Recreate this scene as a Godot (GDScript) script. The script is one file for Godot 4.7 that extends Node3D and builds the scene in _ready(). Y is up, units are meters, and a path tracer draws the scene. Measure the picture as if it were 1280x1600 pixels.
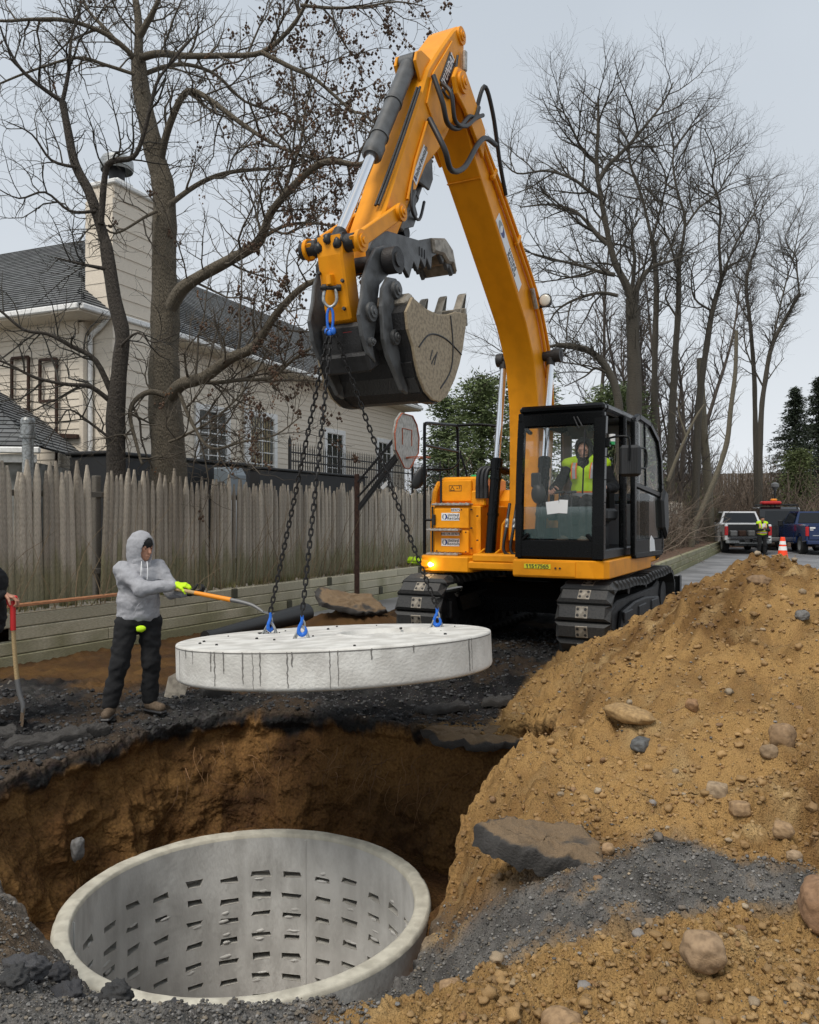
extends Node3D
# An overcast day at a drainage dig: an excavator lowers a concrete lid over a leaching ring.

const UP := Vector3.UP
var N1 := FastNoiseLite.new()
var N2 := FastNoiseLite.new()
var N3 := FastNoiseLite.new()
var M := {}
var used := {}

class MB:
	var v := PackedVector3Array()
	var n := PackedVector3Array()
	var c := PackedColorArray()
	var ix := PackedInt32Array()
	var col := Color.WHITE
	func vert(p: Vector3, nn: Vector3) -> int:
		v.append(p); n.append(nn); c.append(col)
		return v.size() - 1
	func tri(a: Vector3, b: Vector3, d: Vector3) -> void:   # counter-clockwise from outside
		var nn := (b - a).cross(d - a).normalized()
		var i := vert(a, nn); vert(b, nn); vert(d, nn)
		ix.append(i); ix.append(i + 2); ix.append(i + 1)
	func quad(a: Vector3, b: Vector3, d: Vector3, e: Vector3) -> void:
		var nn := (d - a).cross(e - b).normalized()
		var i := vert(a, nn); vert(b, nn); vert(d, nn); vert(e, nn)
		ix.append_array([i, i + 2, i + 1, i, i + 3, i + 2])
	func box(ctr: Vector3, size: Vector3, bv := 0.0, bs := Basis()) -> void:
		var h := size * 0.5
		var b := minf(bv, minf(h.x, minf(h.y, h.z)) * 0.9)
		if b <= 0.0:
			var p := []
			for i in 8:
				p.append(ctr + bs * Vector3(h.x if i & 1 else -h.x, h.y if i & 2 else -h.y, h.z if i & 4 else -h.z))
			quad(p[4], p[5], p[7], p[6]); quad(p[1], p[0], p[2], p[3])
			quad(p[5], p[1], p[3], p[7]); quad(p[0], p[4], p[6], p[2])
			quad(p[6], p[7], p[3], p[2]); quad(p[0], p[1], p[5], p[4])
			return
		var pts := {}
		for i in 8:
			var s := Vector3(1 if i & 1 else -1, 1 if i & 2 else -1, 1 if i & 4 else -1)
			for a in 3:
				var q := s * h
				for k in 3:
					if k != a:
						q[k] -= s[k] * b
				pts[i * 3 + a] = ctr + bs * q
		var f := [[0, [1, 3, 7, 5]], [0, [0, 4, 6, 2]], [1, [2, 6, 7, 3]], [1, [0, 1, 5, 4]], [2, [4, 5, 7, 6]], [2, [0, 2, 3, 1]]]
		for g in f:
			var q: Array = g[1]
			quad(pts[q[0] * 3 + g[0]], pts[q[1] * 3 + g[0]], pts[q[2] * 3 + g[0]], pts[q[3] * 3 + g[0]])
		for i in 8:
			for a in 3:
				var j := i | (1 << a)
				if i & (1 << a):
					continue
				var a1 := (a + 1) % 3
				var a2 := (a + 2) % 3
				ori(pts[i * 3 + a1], pts[j * 3 + a1], pts[j * 3 + a2], pts[i * 3 + a2], ctr)
			oritri(pts[i * 3], pts[i * 3 + 1], pts[i * 3 + 2], ctr)
	func ori(a: Vector3, b: Vector3, d: Vector3, e: Vector3, ctr: Vector3) -> void:
		if (d - a).cross(e - b).dot((a + d) * 0.5 - ctr) >= 0.0: quad(a, b, d, e)
		else: quad(e, d, b, a)
	func oritri(a: Vector3, b: Vector3, d: Vector3, ctr: Vector3) -> void:
		if (b - a).cross(d - a).dot(a - ctr) >= 0.0: tri(a, b, d)
		else: tri(d, b, a)
	func bar(a: Vector3, b: Vector3, w: float, h: float, bv := 0.004, side := Vector3.ZERO) -> void:
		var z := (b - a).normalized()
		var x := side if side != Vector3.ZERO else UP.cross(z)
		if x.length() < 0.01: x = Vector3.RIGHT
		x = (x - z * x.dot(z)).normalized()
		box((a + b) * 0.5, Vector3(w, h, a.distance_to(b)), bv, Basis(x, z.cross(x), z))
	func beam(a: Vector3, b: Vector3, w: float, h: float, n: int, tint: Callable) -> void:   # a long timber with its colour varying along it
		var z := (b - a).normalized()
		var x := UP.cross(z).normalized()
		var y := z.cross(x)
		var c4 := [x * w * 0.5 - y * h * 0.5, x * w * 0.5 + y * h * 0.5, -x * w * 0.5 + y * h * 0.5, -x * w * 0.5 - y * h * 0.5]
		var cr := []
		for q in 4:
			var e0: Vector3 = c4[q]
			var e1: Vector3 = c4[(q + 1) % 4]
			cr.append(e0.lerp(e1, 0.07)); cr.append(e0.lerp(e1, 0.93))
		for q in 8:
			var p: Vector3 = cr[q]
			var r: Vector3 = cr[(q + 1) % 8]
			var nn := z.cross(r - p).normalized() * -1.0
			if nn.dot(p + r) < 0.0: nn = -nn
			var b0 := v.size()
			for i in n + 1:
				var o := a.lerp(b, float(i) / n)
				col = tint.call(o + p); vert(o + p, nn)
				col = tint.call(o + r); vert(o + r, nn)
			for i in n:
				var s := b0 + i * 2
				ix.append_array([s, s + 2, s + 1, s + 1, s + 2, s + 3])
		for e in [[a, -z], [b, z]]:
			var o := vert(e[0], e[1])
			for q in 8: vert(e[0] + cr[q], e[1])
			for q in 8:
				if e[1] == z: ix.append_array([o, o + 1 + (q + 1) % 8, o + 1 + q])
				else: ix.append_array([o, o + 1 + q, o + 1 + (q + 1) % 8])
	func tube(pts: Array, r0: float, r1: float, seg := 8, caps := true) -> void:
		var rr := []
		for i in pts.size(): rr.append(lerpf(r0, r1, float(i) / maxf(1, pts.size() - 1)))
		tuber(pts, rr, seg, caps)
	func tuber(pts: Array, rr: Array, seg := 8, caps := true) -> void:
		var m := pts.size()
		var t: Vector3 = (pts[1] - pts[0]).normalized()
		var x := t.cross(UP if absf(t.y) < 0.95 else Vector3.RIGHT).normalized()
		var b0 := v.size()
		for i in m:
			var tt: Vector3 = (pts[mini(i + 1, m - 1)] - pts[maxi(i - 1, 0)]).normalized()
			x = (x - tt * x.dot(tt)).normalized()
			var y := tt.cross(x)
			for k in seg:
				var a := TAU * k / seg
				var d := x * cos(a) + y * sin(a)
				vert(pts[i] + d * rr[i], d)
		for i in m - 1:
			for k in seg:
				var p := b0 + i * seg + k
				var q := b0 + i * seg + (k + 1) % seg
				ix.append_array([p, p + seg, q, q, p + seg, q + seg])
		if caps:
			fan(b0, seg, pts[0], (pts[0] - pts[1]).normalized(), true)
			fan(b0 + (m - 1) * seg, seg, pts[m - 1], (pts[m - 1] - pts[m - 2]).normalized(), false)
	func fan(b: int, seg: int, ctr: Vector3, nn: Vector3, flip: bool) -> void:
		var o := vert(ctr, nn)
		for k in seg: vert(v[b + k], nn)
		for k in seg:
			var p := o + 1 + k
			var q := o + 1 + (k + 1) % seg
			if flip: ix.append_array([o, p, q])
			else: ix.append_array([o, q, p])
	func cyl(a: Vector3, b: Vector3, r: float, seg := 16, r1 := -1.0) -> void:
		tube([a, b], r, r if r1 < 0.0 else r1, seg)
	func lathe(prof: Array, seg := 32, xf := Transform3D(), a0 := 0.0, a1 := TAU) -> void:   # prof: Vector2(radius, y), outside to the right when going up
		for i in prof.size() - 1:
			var p: Vector2 = prof[i]
			var q: Vector2 = prof[i + 1]
			var nn := Vector2(q.y - p.y, p.x - q.x).normalized()
			var b0 := v.size()
			for k in seg + 1:
				var a := lerpf(a0, a1, float(k) / seg)
				var d := Vector3(cos(a), 0, -sin(a))
				var nw := (xf.basis * (d * nn.x + UP * nn.y)).normalized()
				vert(xf * (d * p.x + UP * p.y), nw); vert(xf * (d * q.x + UP * q.y), nw)
			for k in seg:
				var s := b0 + k * 2
				ix.append_array([s, s + 1, s + 2, s + 2, s + 1, s + 3])
	func prism(poly: Array, x0: float, x1: float, bv := 0.0, xf := Transform3D()) -> void:   # poly: Vector2(z, y); extruded along x
		var pp := PackedVector2Array()
		for p in poly: pp.append(p)
		var m := pp.size()
		var area := 0.0
		for i in m: area += pp[i].cross(pp[(i + 1) % m])
		if area < 0.0: pp.reverse()
		var inn := PackedVector2Array()
		for i in m:
			var e0 := (pp[i] - pp[(i + m - 1) % m]).normalized()
			var e1 := (pp[(i + 1) % m] - pp[i]).normalized()
			var n0 := Vector2(-e0.y, e0.x)
			var n1 := Vector2(-e1.y, e1.x)
			var k := n0 + n1
			inn.append(pp[i] + k * (bv / maxf(0.35, 0.5 * k.length_squared())))
		var ts := Geometry2D.triangulate_polygon(inn)
		var P := func(x: float, q: Vector2) -> Vector3: return xf * Vector3(x, q.y, q.x)
		for i in range(0, ts.size(), 3):
			var a := inn[ts[i]]
			var b := inn[ts[i + 1]]
			var d := inn[ts[i + 2]]
			if (b - a).cross(d - a) < 0.0:
				var tmp := b
				b = d; d = tmp
			tri(P.call(x1, a), P.call(x1, d), P.call(x1, b))
			tri(P.call(x0, a), P.call(x0, b), P.call(x0, d))
		var lo := minf(x0, x1)
		var hi := maxf(x0, x1)
		for i in m:
			var j := (i + 1) % m
			quad(P.call(hi - bv, pp[i]), P.call(hi - bv, pp[j]), P.call(lo + bv, pp[j]), P.call(lo + bv, pp[i]))
			if bv > 0.0:
				quad(P.call(hi, inn[i]), P.call(hi, inn[j]), P.call(hi - bv, pp[j]), P.call(hi - bv, pp[i]))
				quad(P.call(lo + bv, pp[i]), P.call(lo + bv, pp[j]), P.call(lo, inn[j]), P.call(lo, inn[i]))
	func ball(ctr: Vector3, r: Vector3, rows := 8, seg := 12, noise: FastNoiseLite = null, amp := 0.0, freq := 1.0, bs := Basis(), flat := 0.0, off := Vector3.ZERO) -> void:
		var b0 := v.size()
		for i in rows + 1:
			for k in seg:
				var a := PI * i / rows
				var b := TAU * k / seg
				var d := Vector3(sin(a) * cos(b), cos(a), sin(a) * sin(b))
				var s := 1.0
				if noise: s += amp * noise.get_noise_3dv(d * freq * 60.0 + off)
				var q := d * s
				if flat > 0.0:
					var mx := maxf(absf(q.x), maxf(absf(q.y), absf(q.z)))
					q = q.lerp(q / maxf(mx, 0.001) * 0.85, flat)
				vert(ctr + bs * (q * r), Vector3.ZERO)
		var i0 := ix.size()
		for i in rows:
			for k in seg:
				var p := b0 + i * seg + k
				var q := b0 + i * seg + (k + 1) % seg
				ix.append_array([p, p + seg, q, q, p + seg, q + seg])
		smooth(b0, i0)
	func smooth(b0: int, i0: int) -> void:
		for i in range(b0, v.size()): n[i] = Vector3.ZERO
		for i in range(i0, ix.size(), 3):
			var a := ix[i]
			var b := ix[i + 1]
			var d := ix[i + 2]
			var nn := (v[d] - v[a]).cross(v[b] - v[a])
			n[a] += nn; n[b] += nn; n[d] += nn
		for i in range(b0, v.size()): n[i] = n[i].normalized() if n[i].length_squared() > 1e-18 else UP
	func mesh(m: Material) -> ArrayMesh:
		var am := ArrayMesh.new()
		add_to(am, m)
		return am
	func add_to(am: ArrayMesh, m: Material) -> void:
		if v.is_empty(): return
		var arr := []
		arr.resize(Mesh.ARRAY_MAX)
		arr[Mesh.ARRAY_VERTEX] = v; arr[Mesh.ARRAY_NORMAL] = n; arr[Mesh.ARRAY_COLOR] = c; arr[Mesh.ARRAY_INDEX] = ix
		am.add_surface_from_arrays(Mesh.PRIMITIVE_TRIANGLES, arr)
		am.surface_set_material(am.get_surface_count() - 1, m)

func numbered(called: String) -> String:
	var k: int = used.get(called, -1) + 1
	used[called] = k
	return called if k == 0 else "%s_%03d" % [called, k]

func obj(called: String, mb: MB, mat: Material, parent: Node3D) -> MeshInstance3D:
	return inst(called, mb.mesh(mat), parent)

func inst(called: String, me: Mesh, parent: Node3D, xf := Transform3D()) -> MeshInstance3D:
	var o := MeshInstance3D.new()
	o.mesh = me
	o.transform = xf
	o.name = numbered(called) if parent == self else called
	parent.add_child(o, true)
	return o

func thing(called: String, label: String, category: String, at := Vector3.ZERO, turn := 0.0, group := "") -> Node3D:
	var o := Node3D.new()
	o.name = numbered(called)
	add_child(o)
	o.position = at
	o.rotation.y = turn
	tag(o, label, category, group)
	return o

func tag(o: Node3D, label: String, category: String, group := "") -> void:
	o.set_meta("label", label)
	o.set_meta("category", category)
	if group: o.set_meta("group", group)

func structure(called: String, mb: MB, mat: Material) -> MeshInstance3D:
	var o := obj(called, mb, mat, self)
	o.set_meta("kind", "structure")
	return o

func stuff(o: Node3D) -> void:
	o.set_meta("kind", "stuff")

func curve(pts: Array, per := 4) -> Array:   # Catmull-Rom
	var out := []
	var m := pts.size()
	for i in m - 1:
		var p0: Vector3 = pts[maxi(i - 1, 0)]
		var p1: Vector3 = pts[i]
		var p2: Vector3 = pts[i + 1]
		var p3: Vector3 = pts[mini(i + 2, m - 1)]
		for k in per:
			out.append(p1.cubic_interpolate(p2, p0, p3, float(k) / per))
	out.append(pts[m - 1])
	return out

# ---- materials -------------------------------------------------------------
func srgb(r: float, g: float, b: float) -> Color:   # from linear base colours
	return Color(r, g, b).linear_to_srgb()

func ntex(freq: float, lo: float, hi: float, sd := 1, oct := 4, p0 := 0.3, p1 := 0.7, warm := 0.0, size := 512, kind := FastNoiseLite.TYPE_SIMPLEX_SMOOTH) -> NoiseTexture2D:
	var f := FastNoiseLite.new()
	f.seed = sd; f.frequency = freq; f.fractal_octaves = oct; f.noise_type = kind
	var g := Gradient.new()
	g.offsets = PackedFloat32Array([p0, p1])
	g.colors = PackedColorArray([srgb(lo, lo * (1.0 - warm), lo * (1.0 - 2.0 * warm)), srgb(hi, hi, hi)])
	var t := NoiseTexture2D.new()
	t.width = size; t.height = size; t.seamless = true; t.noise = f; t.color_ramp = g; t.normalize = true
	return t

func nnor(freq: float, bump: float, sd := 1, oct := 4, size := 512, kind := FastNoiseLite.TYPE_SIMPLEX_SMOOTH) -> NoiseTexture2D:
	var f := FastNoiseLite.new()
	f.seed = sd; f.frequency = freq; f.fractal_octaves = oct; f.noise_type = kind
	var t := NoiseTexture2D.new()
	t.width = size; t.height = size; t.seamless = true; t.noise = f; t.as_normal_map = true; t.bump_strength = bump
	return t

func mat(key: String, r: float, g: float, b: float, rough := 0.7, metal := 0.0, tex: Texture2D = null, scale := Vector3.ONE, nor: Texture2D = null, nscale := 1.0, vc := false) -> StandardMaterial3D:
	var m := StandardMaterial3D.new()
	m.resource_name = key
	m.albedo_color = srgb(r, g, b)
	m.roughness = rough
	m.metallic = metal
	if vc: m.vertex_color_use_as_albedo = true
	if tex or nor:
		m.uv1_triplanar = true
		m.uv1_world_triplanar = true
		m.uv1_scale = scale
	if tex: m.albedo_texture = tex
	if nor:
		m.normal_enabled = true; m.normal_texture = nor; m.normal_scale = nscale
	M[key] = m
	return m

func local_map(key: String) -> void:
	M[key].uv1_world_triplanar = false

func make_materials() -> void:
	var grime := ntex(0.012, 0.72, 1.0, 3, 5, 0.25, 0.6, 0.02)
	var fine := ntex(0.06, 0.8, 1.0, 5, 4, 0.2, 0.7)
	var speck := ntex(0.12, 0.55, 1.1, 9, 3, 0.25, 0.75)
	var blot := ntex(0.01, 0.55, 1.0, 12, 5, 0.25, 0.65, 0.03)
	var nf := nnor(0.08, 6.0, 2, 4)
	var nc := nnor(0.03, 10.0, 4, 5)
	# machine
	mat("yellow", 0.82, 0.315, 0.006, 0.45, 0.0, ntex(0.008, 0.84, 1.0, 3, 6, 0.1, 0.6, 0.03), Vector3.ONE * 0.9, nnor(0.02, 2.0, 7, 3), 0.12); local_map("yellow")
	M.yellow.metallic_specular = 0.35
	mat("black_paint", 0.0045, 0.005, 0.0055, 0.25, 0.0, fine, Vector3.ONE); local_map("black_paint"); M.black_paint.metallic_specular = 0.28
	mat("dark_steel", 0.035, 0.035, 0.036, 0.55, 0.3, blot, Vector3.ONE * 1.3, nf, 0.25); local_map("dark_steel")
	mat("grey_paint", 0.1, 0.105, 0.108, 0.5, 0.0, blot, Vector3.ONE, nf, 0.1); local_map("grey_paint")
	mat("worn_steel", 0.32, 0.29, 0.24, 0.5, 0.35, blot, Vector3.ONE * 2.0, nf, 0.3); local_map("worn_steel")
	mat("bucket_side", 0.36, 0.29, 0.19, 0.65, 0.1, ntex(0.02, 0.62, 1.05, 31, 6, 0.2, 0.7, 0.03), Vector3.ONE * 2.2, nf, 0.35); local_map("bucket_side")
	mat("bucket_black", 0.013, 0.013, 0.014, 0.45, 0.0, ntex(0.015, 0.8, 3.5, 33, 5, 0.55, 0.95, 0.02), Vector3.ONE, nf, 0.3); local_map("bucket_black")
	mat("track_rubber", 0.045, 0.044, 0.042, 0.6, 0.1, ntex(0.03, 0.6, 2.4, 37, 6, 0.4, 0.85, -0.06), Vector3.ONE * 2.5, nf, 0.4)
	mat("chrome", 0.75, 0.77, 0.8, 0.12, 0.9)
	mat("aluminium", 0.45, 0.43, 0.4, 0.45, 0.6, blot, Vector3.ONE * 3.0)
	mat("hose", 0.02, 0.021, 0.023, 0.5)
	mat("plastic", 0.014, 0.015, 0.016, 0.45)
	mat("seat_cloth", 0.02, 0.02, 0.022, 0.9)
	mat("cab_lining", 0.16, 0.165, 0.17, 0.7)
	mat("decal_white", 0.75, 0.76, 0.76, 0.5)
	mat("decal_blue", 0.012, 0.03, 0.16, 0.5)
	mat("decal_grey", 0.25, 0.29, 0.3, 0.5)
	mat("decal_black", 0.02, 0.02, 0.022, 0.5)
	mat("plate_yellow", 0.7, 0.66, 0.02, 0.5)
	mat("plate_gold", 0.75, 0.5, 0.02, 0.5)
	mat("green_light", 0.02, 0.35, 0.1, 0.4)
	mat("red_paint", 0.55, 0.02, 0.02, 0.45)
	mat("blue_paint", 0.01, 0.14, 0.62, 0.4, 0.0, fine, Vector3.ONE * 4.0)
	mat("chain", 0.022, 0.021, 0.021, 0.5, 0.5, fine, Vector3.ONE * 6.0)
	mat("galvanised", 0.42, 0.44, 0.44, 0.45, 0.6, blot, Vector3.ONE * 3.0)
	var gl := mat("glass", 0.55, 0.66, 0.62, 0.03)
	gl.transparency = BaseMaterial3D.TRANSPARENCY_ALPHA; gl.albedo_color.a = 0.02; gl.metallic_specular = 0.25
	var gd := mat("tint_glass", 0.12, 0.2, 0.2, 0.03)
	gd.transparency = BaseMaterial3D.TRANSPARENCY_ALPHA; gd.albedo_color.a = 0.22
	var lampm := mat("lamp_glow", 1.0, 0.85, 0.55, 0.3)
	lampm.emission_enabled = true; lampm.emission = Color(1.0, 0.86, 0.6); lampm.emission_energy_multiplier = 3.0
	# concrete
	var cg := ntex(0.008, 0.72, 1.02, 21, 6, 0.25, 0.75, 0.015)
	mat("lid_concrete", 0.68, 0.67, 0.635, 0.85, 0.0, cg, Vector3.ONE * 0.9, nf, 0.25, true)
	mat("ring_concrete", 0.62, 0.615, 0.585, 0.85, 0.0, ntex(0.01, 0.72, 1.0, 22, 5, 0.2, 0.7, 0.01), Vector3(1.1, 0.3, 1.1), nf, 0.1, true)
	mat("stain", 0.2, 0.19, 0.175, 0.8, 0.0, speck, Vector3.ONE * 4.0)
	# ground
	var gm := mat("soil", 1.0, 1.0, 1.0, 0.95, 0.0, ntex(0.09, 0.55, 1.2, 41, 5, 0.2, 0.8), Vector3.ONE * 2.3, nnor(0.07, 16.0, 42, 5), 1.0, true)
	gm.metallic_specular = 0.25
	var gw := mat("wet_soil", 1.0, 1.0, 1.0, 0.85, 0.0, ntex(0.05, 0.5, 1.2, 43, 5, 0.2, 0.8), Vector3.ONE * 1.3, nnor(0.03, 16.0, 44, 5), 0.9, true)
	gw.metallic_specular = 0.25
	mat("asphalt", 0.22, 0.22, 0.225, 0.5, 0.0, ntex(0.004, 0.62, 1.05, 45, 6, 0.25, 0.7), Vector3(0.25, 0.25, 0.25), nnor(0.15, 3.0, 46, 3), 0.25)
	mat("rubble", 1.0, 1.0, 1.0, 0.85, 0.0, speck, Vector3.ONE * 3.0, nc, 0.8, true)
	mat("gravel", 1, 1, 1, 0.75, 0.0, speck, Vector3.ONE * 5.0, null, 1.0, true)
	mat("stone", 1, 1, 1, 0.75, 0.0, ntex(0.02, 0.55, 1.1, 48, 5, 0.2, 0.75, 0.03), Vector3.ONE * 2.5, nf, 0.35, true)
	mat("leaf_litter", 0.17, 0.1, 0.06, 0.9, 0.0, ntex(0.05, 0.45, 1.2, 50, 5, 0.2, 0.8, 0.02), Vector3.ONE * 0.35, nc, 0.8)
	mat("yard", 0.1, 0.09, 0.05, 0.95, 0.0, speck, Vector3.ONE * 0.6)
	# timber
	var grain := ntex(0.05, 0.5, 1.05, 60, 5, 0.2, 0.75, 0.01)
	mat("picket", 1, 1, 1, 0.85, 0.0, grain, Vector3(9, 0.55, 9), nnor(0.05, 9.0, 61, 4), 0.7, true)
	mat("timber", 1, 1, 1, 0.85, 0.0, grain, Vector3(2.6, 5, 2.6) * Vector3(0.28, 1.3, 0.28), nnor(0.05, 8.0, 62, 4), 0.5, true)
	mat("new_board", 0.55, 0.25, 0.12, 0.8, 0.0, grain, Vector3(0.5, 8, 0.5))
	mat("pale_wood", 0.5, 0.36, 0.18, 0.75, 0.0, grain, Vector3(1.5, 6, 6))
	mat("bark", 1, 1, 1, 0.92, 0.0, ntex(0.04, 0.4, 1.15, 64, 5, 0.2, 0.75, 0.01), Vector3(3.2, 0.75, 3.2), nnor(0.04, 16.0, 65, 5), 1.0, true)
	mat("twig", 1, 1, 1, 0.9, 0.0, null, Vector3.ONE, null, 1.0, true)
	mat("pods", 1, 1, 1, 0.85, 0.0, null, Vector3.ONE, null, 1.0, true)
	var nd := mat("needles", 1, 1, 1, 0.75, 0.0, null, Vector3.ONE, null, 1.0, true)
	nd.backlight_enabled = true; nd.backlight = Color(0.05, 0.08, 0.02)
	# house
	mat("siding", 0.76, 0.68, 0.565, 0.75, 0.0, ntex(0.02, 0.86, 1.0, 70, 4, 0.2, 0.8), Vector3(1.2, 3.0, 1.2))
	mat("white_trim", 0.86, 0.86, 0.84, 0.6, 0.0, ntex(0.02, 0.85, 1.0, 71, 4), Vector3.ONE)
	mat("shingle", 1, 1, 1, 0.9, 0.0, speck, Vector3.ONE * 2.0, null, 1.0, true)
	mat("room_wall", 0.45, 0.42, 0.38, 0.9)
	mat("lamp_glass", 0.7, 0.68, 0.6, 0.15)
	mat("blind", 0.45, 0.36, 0.2, 0.9)
	mat("black_board", 0.015, 0.016, 0.018, 0.6, 0.0, fine, Vector3.ONE)
	mat("hvac", 0.2, 0.235, 0.26, 0.5, 0.2)
	mat("rust_steel", 0.06, 0.03, 0.02, 0.8, 0.2, blot, Vector3.ONE * 2.0)
	mat("iron", 0.012, 0.012, 0.013, 0.5)
	mat("backboard", 0.5, 0.48, 0.43, 0.6, 0.0, ntex(0.02, 0.45, 1.0, 74, 5, 0.25, 0.6, 0.03), Vector3(3, 0.7, 3))
	mat("orange_paint", 0.62, 0.16, 0.07, 0.6, 0.0, blot, Vector3.ONE * 3.0)
	mat("grey_wall", 0.3, 0.3, 0.28, 0.85, 0.0, blot, Vector3.ONE * 0.6)
	mat("pipe_black", 0.02, 0.021, 0.022, 0.5, 0.0, fine, Vector3.ONE)
	# cloth and skin
	var weave := nnor(0.2, 3.0, 80, 2)
	mat("hoodie", 0.37, 0.375, 0.4, 0.95, 0.0, ntex(0.02, 0.82, 1.0, 81, 5), Vector3.ONE * 3.0, weave, 0.3)
	mat("dark_cloth", 0.009, 0.0095, 0.011, 0.9, 0.0, ntex(0.02, 0.7, 1.3, 82, 5), Vector3.ONE * 3.0, weave, 0.3)
	mat("skin", 0.42, 0.215, 0.14, 0.55)
	mat("skin_pale", 0.5, 0.28, 0.2, 0.55)
	mat("hair", 0.015, 0.011, 0.009, 0.8)
	mat("boot", 0.14, 0.1, 0.065, 0.85, 0.0, blot, Vector3.ONE * 6.0)
	mat("hi_vis", 0.55, 0.85, 0.01, 0.75)
	mat("hi_vis_orange", 0.95, 0.2, 0.01, 0.75)
	mat("reflective", 0.42, 0.43, 0.44, 0.35, 0.3)
	mat("glove_black", 0.01, 0.01, 0.011, 0.8)
	mat("tool_orange", 0.82, 0.28, 0.015, 0.5)
	mat("tool_grey", 0.17, 0.17, 0.17, 0.5, 0.4)
	# cars
	mat("car_white", 0.72, 0.73, 0.74, 0.25)
	mat("car_blue", 0.006, 0.022, 0.085, 0.2)
	mat("car_black", 0.006, 0.006, 0.007, 0.2)
	for k in ["car_white", "car_blue", "car_black"]:
		M[k].clearcoat_enabled = true; M[k].clearcoat = 0.8; M[k].clearcoat_roughness = 0.05
	mat("car_glass", 0.012, 0.014, 0.016, 0.04)
	mat("tyre", 0.012, 0.012, 0.012, 0.85)
	mat("tail_lamp", 0.45, 0.012, 0.015, 0.2)
	mat("cone_orange", 0.95, 0.06, 0.008, 0.5)
	mat("cone_white", 0.8, 0.8, 0.78, 0.4)

# ---- the ground, the pit and what is in it ----------------------------------
# d is the distance along -z
const RIM := [[-0.84, 7.75], [-1.5, 7.8], [-2.05, 7.5], [-2.45, 6.8], [-2.85, 5.9], [-3.0, 5.2], [-2.98, 4.8], [-2.6, 4.45], [-2.15, 4.3], [-1.65, 4.18], [-1.05, 4.1], [-0.5, 4.16], [-0.06, 4.5], [0.2, 5.0], [0.42, 5.45], [0.84, 5.92], [1.2, 6.45], [0.98, 6.84], [0.42, 7.05], [-0.1, 7.4]]
const PIT := Vector2(-1.06, 5.5)
var rim_tab := PackedFloat32Array()

func make_rim() -> void:   # rim radius by angle round the middle of the pit
	var pts := []
	for i in RIM.size():
		for k in 8:
			var a := Vector2(RIM[(i + RIM.size() - 1) % RIM.size()][0], RIM[(i + RIM.size() - 1) % RIM.size()][1])
			var b := Vector2(RIM[i][0], RIM[i][1])
			var c := Vector2(RIM[(i + 1) % RIM.size()][0], RIM[(i + 1) % RIM.size()][1])
			var e := Vector2(RIM[(i + 2) % RIM.size()][0], RIM[(i + 2) % RIM.size()][1])
			pts.append(b.cubic_interpolate(c, a, e, k / 8.0))
	rim_tab.resize(720)
	for t in 720:
		var dir := Vector2.from_angle(TAU * t / 720.0)
		var best := 0.0
		for i in pts.size():
			var p: Vector2 = pts[i] - PIT
			var q: Vector2 = pts[(i + 1) % pts.size()] - PIT
			var cp := dir.cross(p)
			var cq := dir.cross(q)
			if (cp <= 0.0) != (cq <= 0.0):
				var h := p.lerp(q, cp / (cp - cq)).dot(dir)
				best = maxf(best, h)
		rim_tab[t] = best + 0.06 * N1.get_noise_1d(t * 3.0) + 0.05 * N2.get_noise_1d(t * 11.0) + 0.03 * absf(N3.get_noise_1d(t * 40.0))

var rim_soft := PackedFloat32Array()
func rim_s(a: float) -> float:
	if rim_soft.is_empty():
		rim_soft.resize(720)
		for t in 720:
			var s := 0.0
			for k in range(-12, 13): s += rim_tab[(t + k + 720) % 720]
			rim_soft[t] = s / 25.0
	var t := fposmod(a / TAU, 1.0) * 720.0
	var i := int(t) % 720
	return lerpf(rim_soft[i], rim_soft[(i + 1) % 720], t - floorf(t))

func rim_r(a: float) -> float:
	var t := fposmod(a / TAU, 1.0) * 720.0
	var i := int(t) % 720
	return lerpf(rim_tab[i], rim_tab[(i + 1) % 720], t - floorf(t))

func cone_h(x: float, d: float, cx: float, cd: float, h: float, rx: float, rf: float, rb: float) -> float:
	var dx := (x - cx) / rx
	var dd := (d - cd) / (rf if d < cd else rb)
	var r := sqrt(dx * dx + dd * dd + 0.012)
	return h * maxf(-1.0, 1.0 - r)

func smx(a: float, b: float, k := 0.12) -> float:
	var h := clampf(0.5 + 0.5 * (a - b) / k, 0.0, 1.0)
	return lerpf(b, a, h) + k * h * (1.0 - h)

func pile_h(x: float, d: float) -> float:
	var h := cone_h(x, d, 3.2, 7.4, 1.64, 2.4, 3.6, 2.3)
	h = smx(h, cone_h(x, d, 4.9, 6.6, 1.42, 2.6, 3.0, 2.6))
	h = smx(h, cone_h(x, d, 2.5, 6.1, 0.84, 1.8, 2.1, 2.0))
	h = smx(h, cone_h(x, d, 1.75, 6.7, 0.36, 1.1, 1.5, 1.1))
	h = smx(h, cone_h(x, d, 3.4, 5.2, 0.5, 2.4, 1.3, 1.6))
	h = smx(h, cone_h(x, d, 1.0, 5.3, 0.24, 0.9, 1.0, 1.3), 0.08)
	return h - 0.03

func mound_h(x: float, d: float) -> float:   # the loose sand by the photographer
	var h := cone_h(x, d, 1.15, 3.05, 0.17, 1.3, 1.4, 0.62)
	h = smx(h, cone_h(x, d, 1.75, 3.25, 0.14, 0.9, 1.0, 0.5), 0.05)
	return smx(h, cone_h(x, d, 0.45, 2.95, 0.13, 0.7, 0.9, 0.6), 0.05) - 0.02

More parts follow.
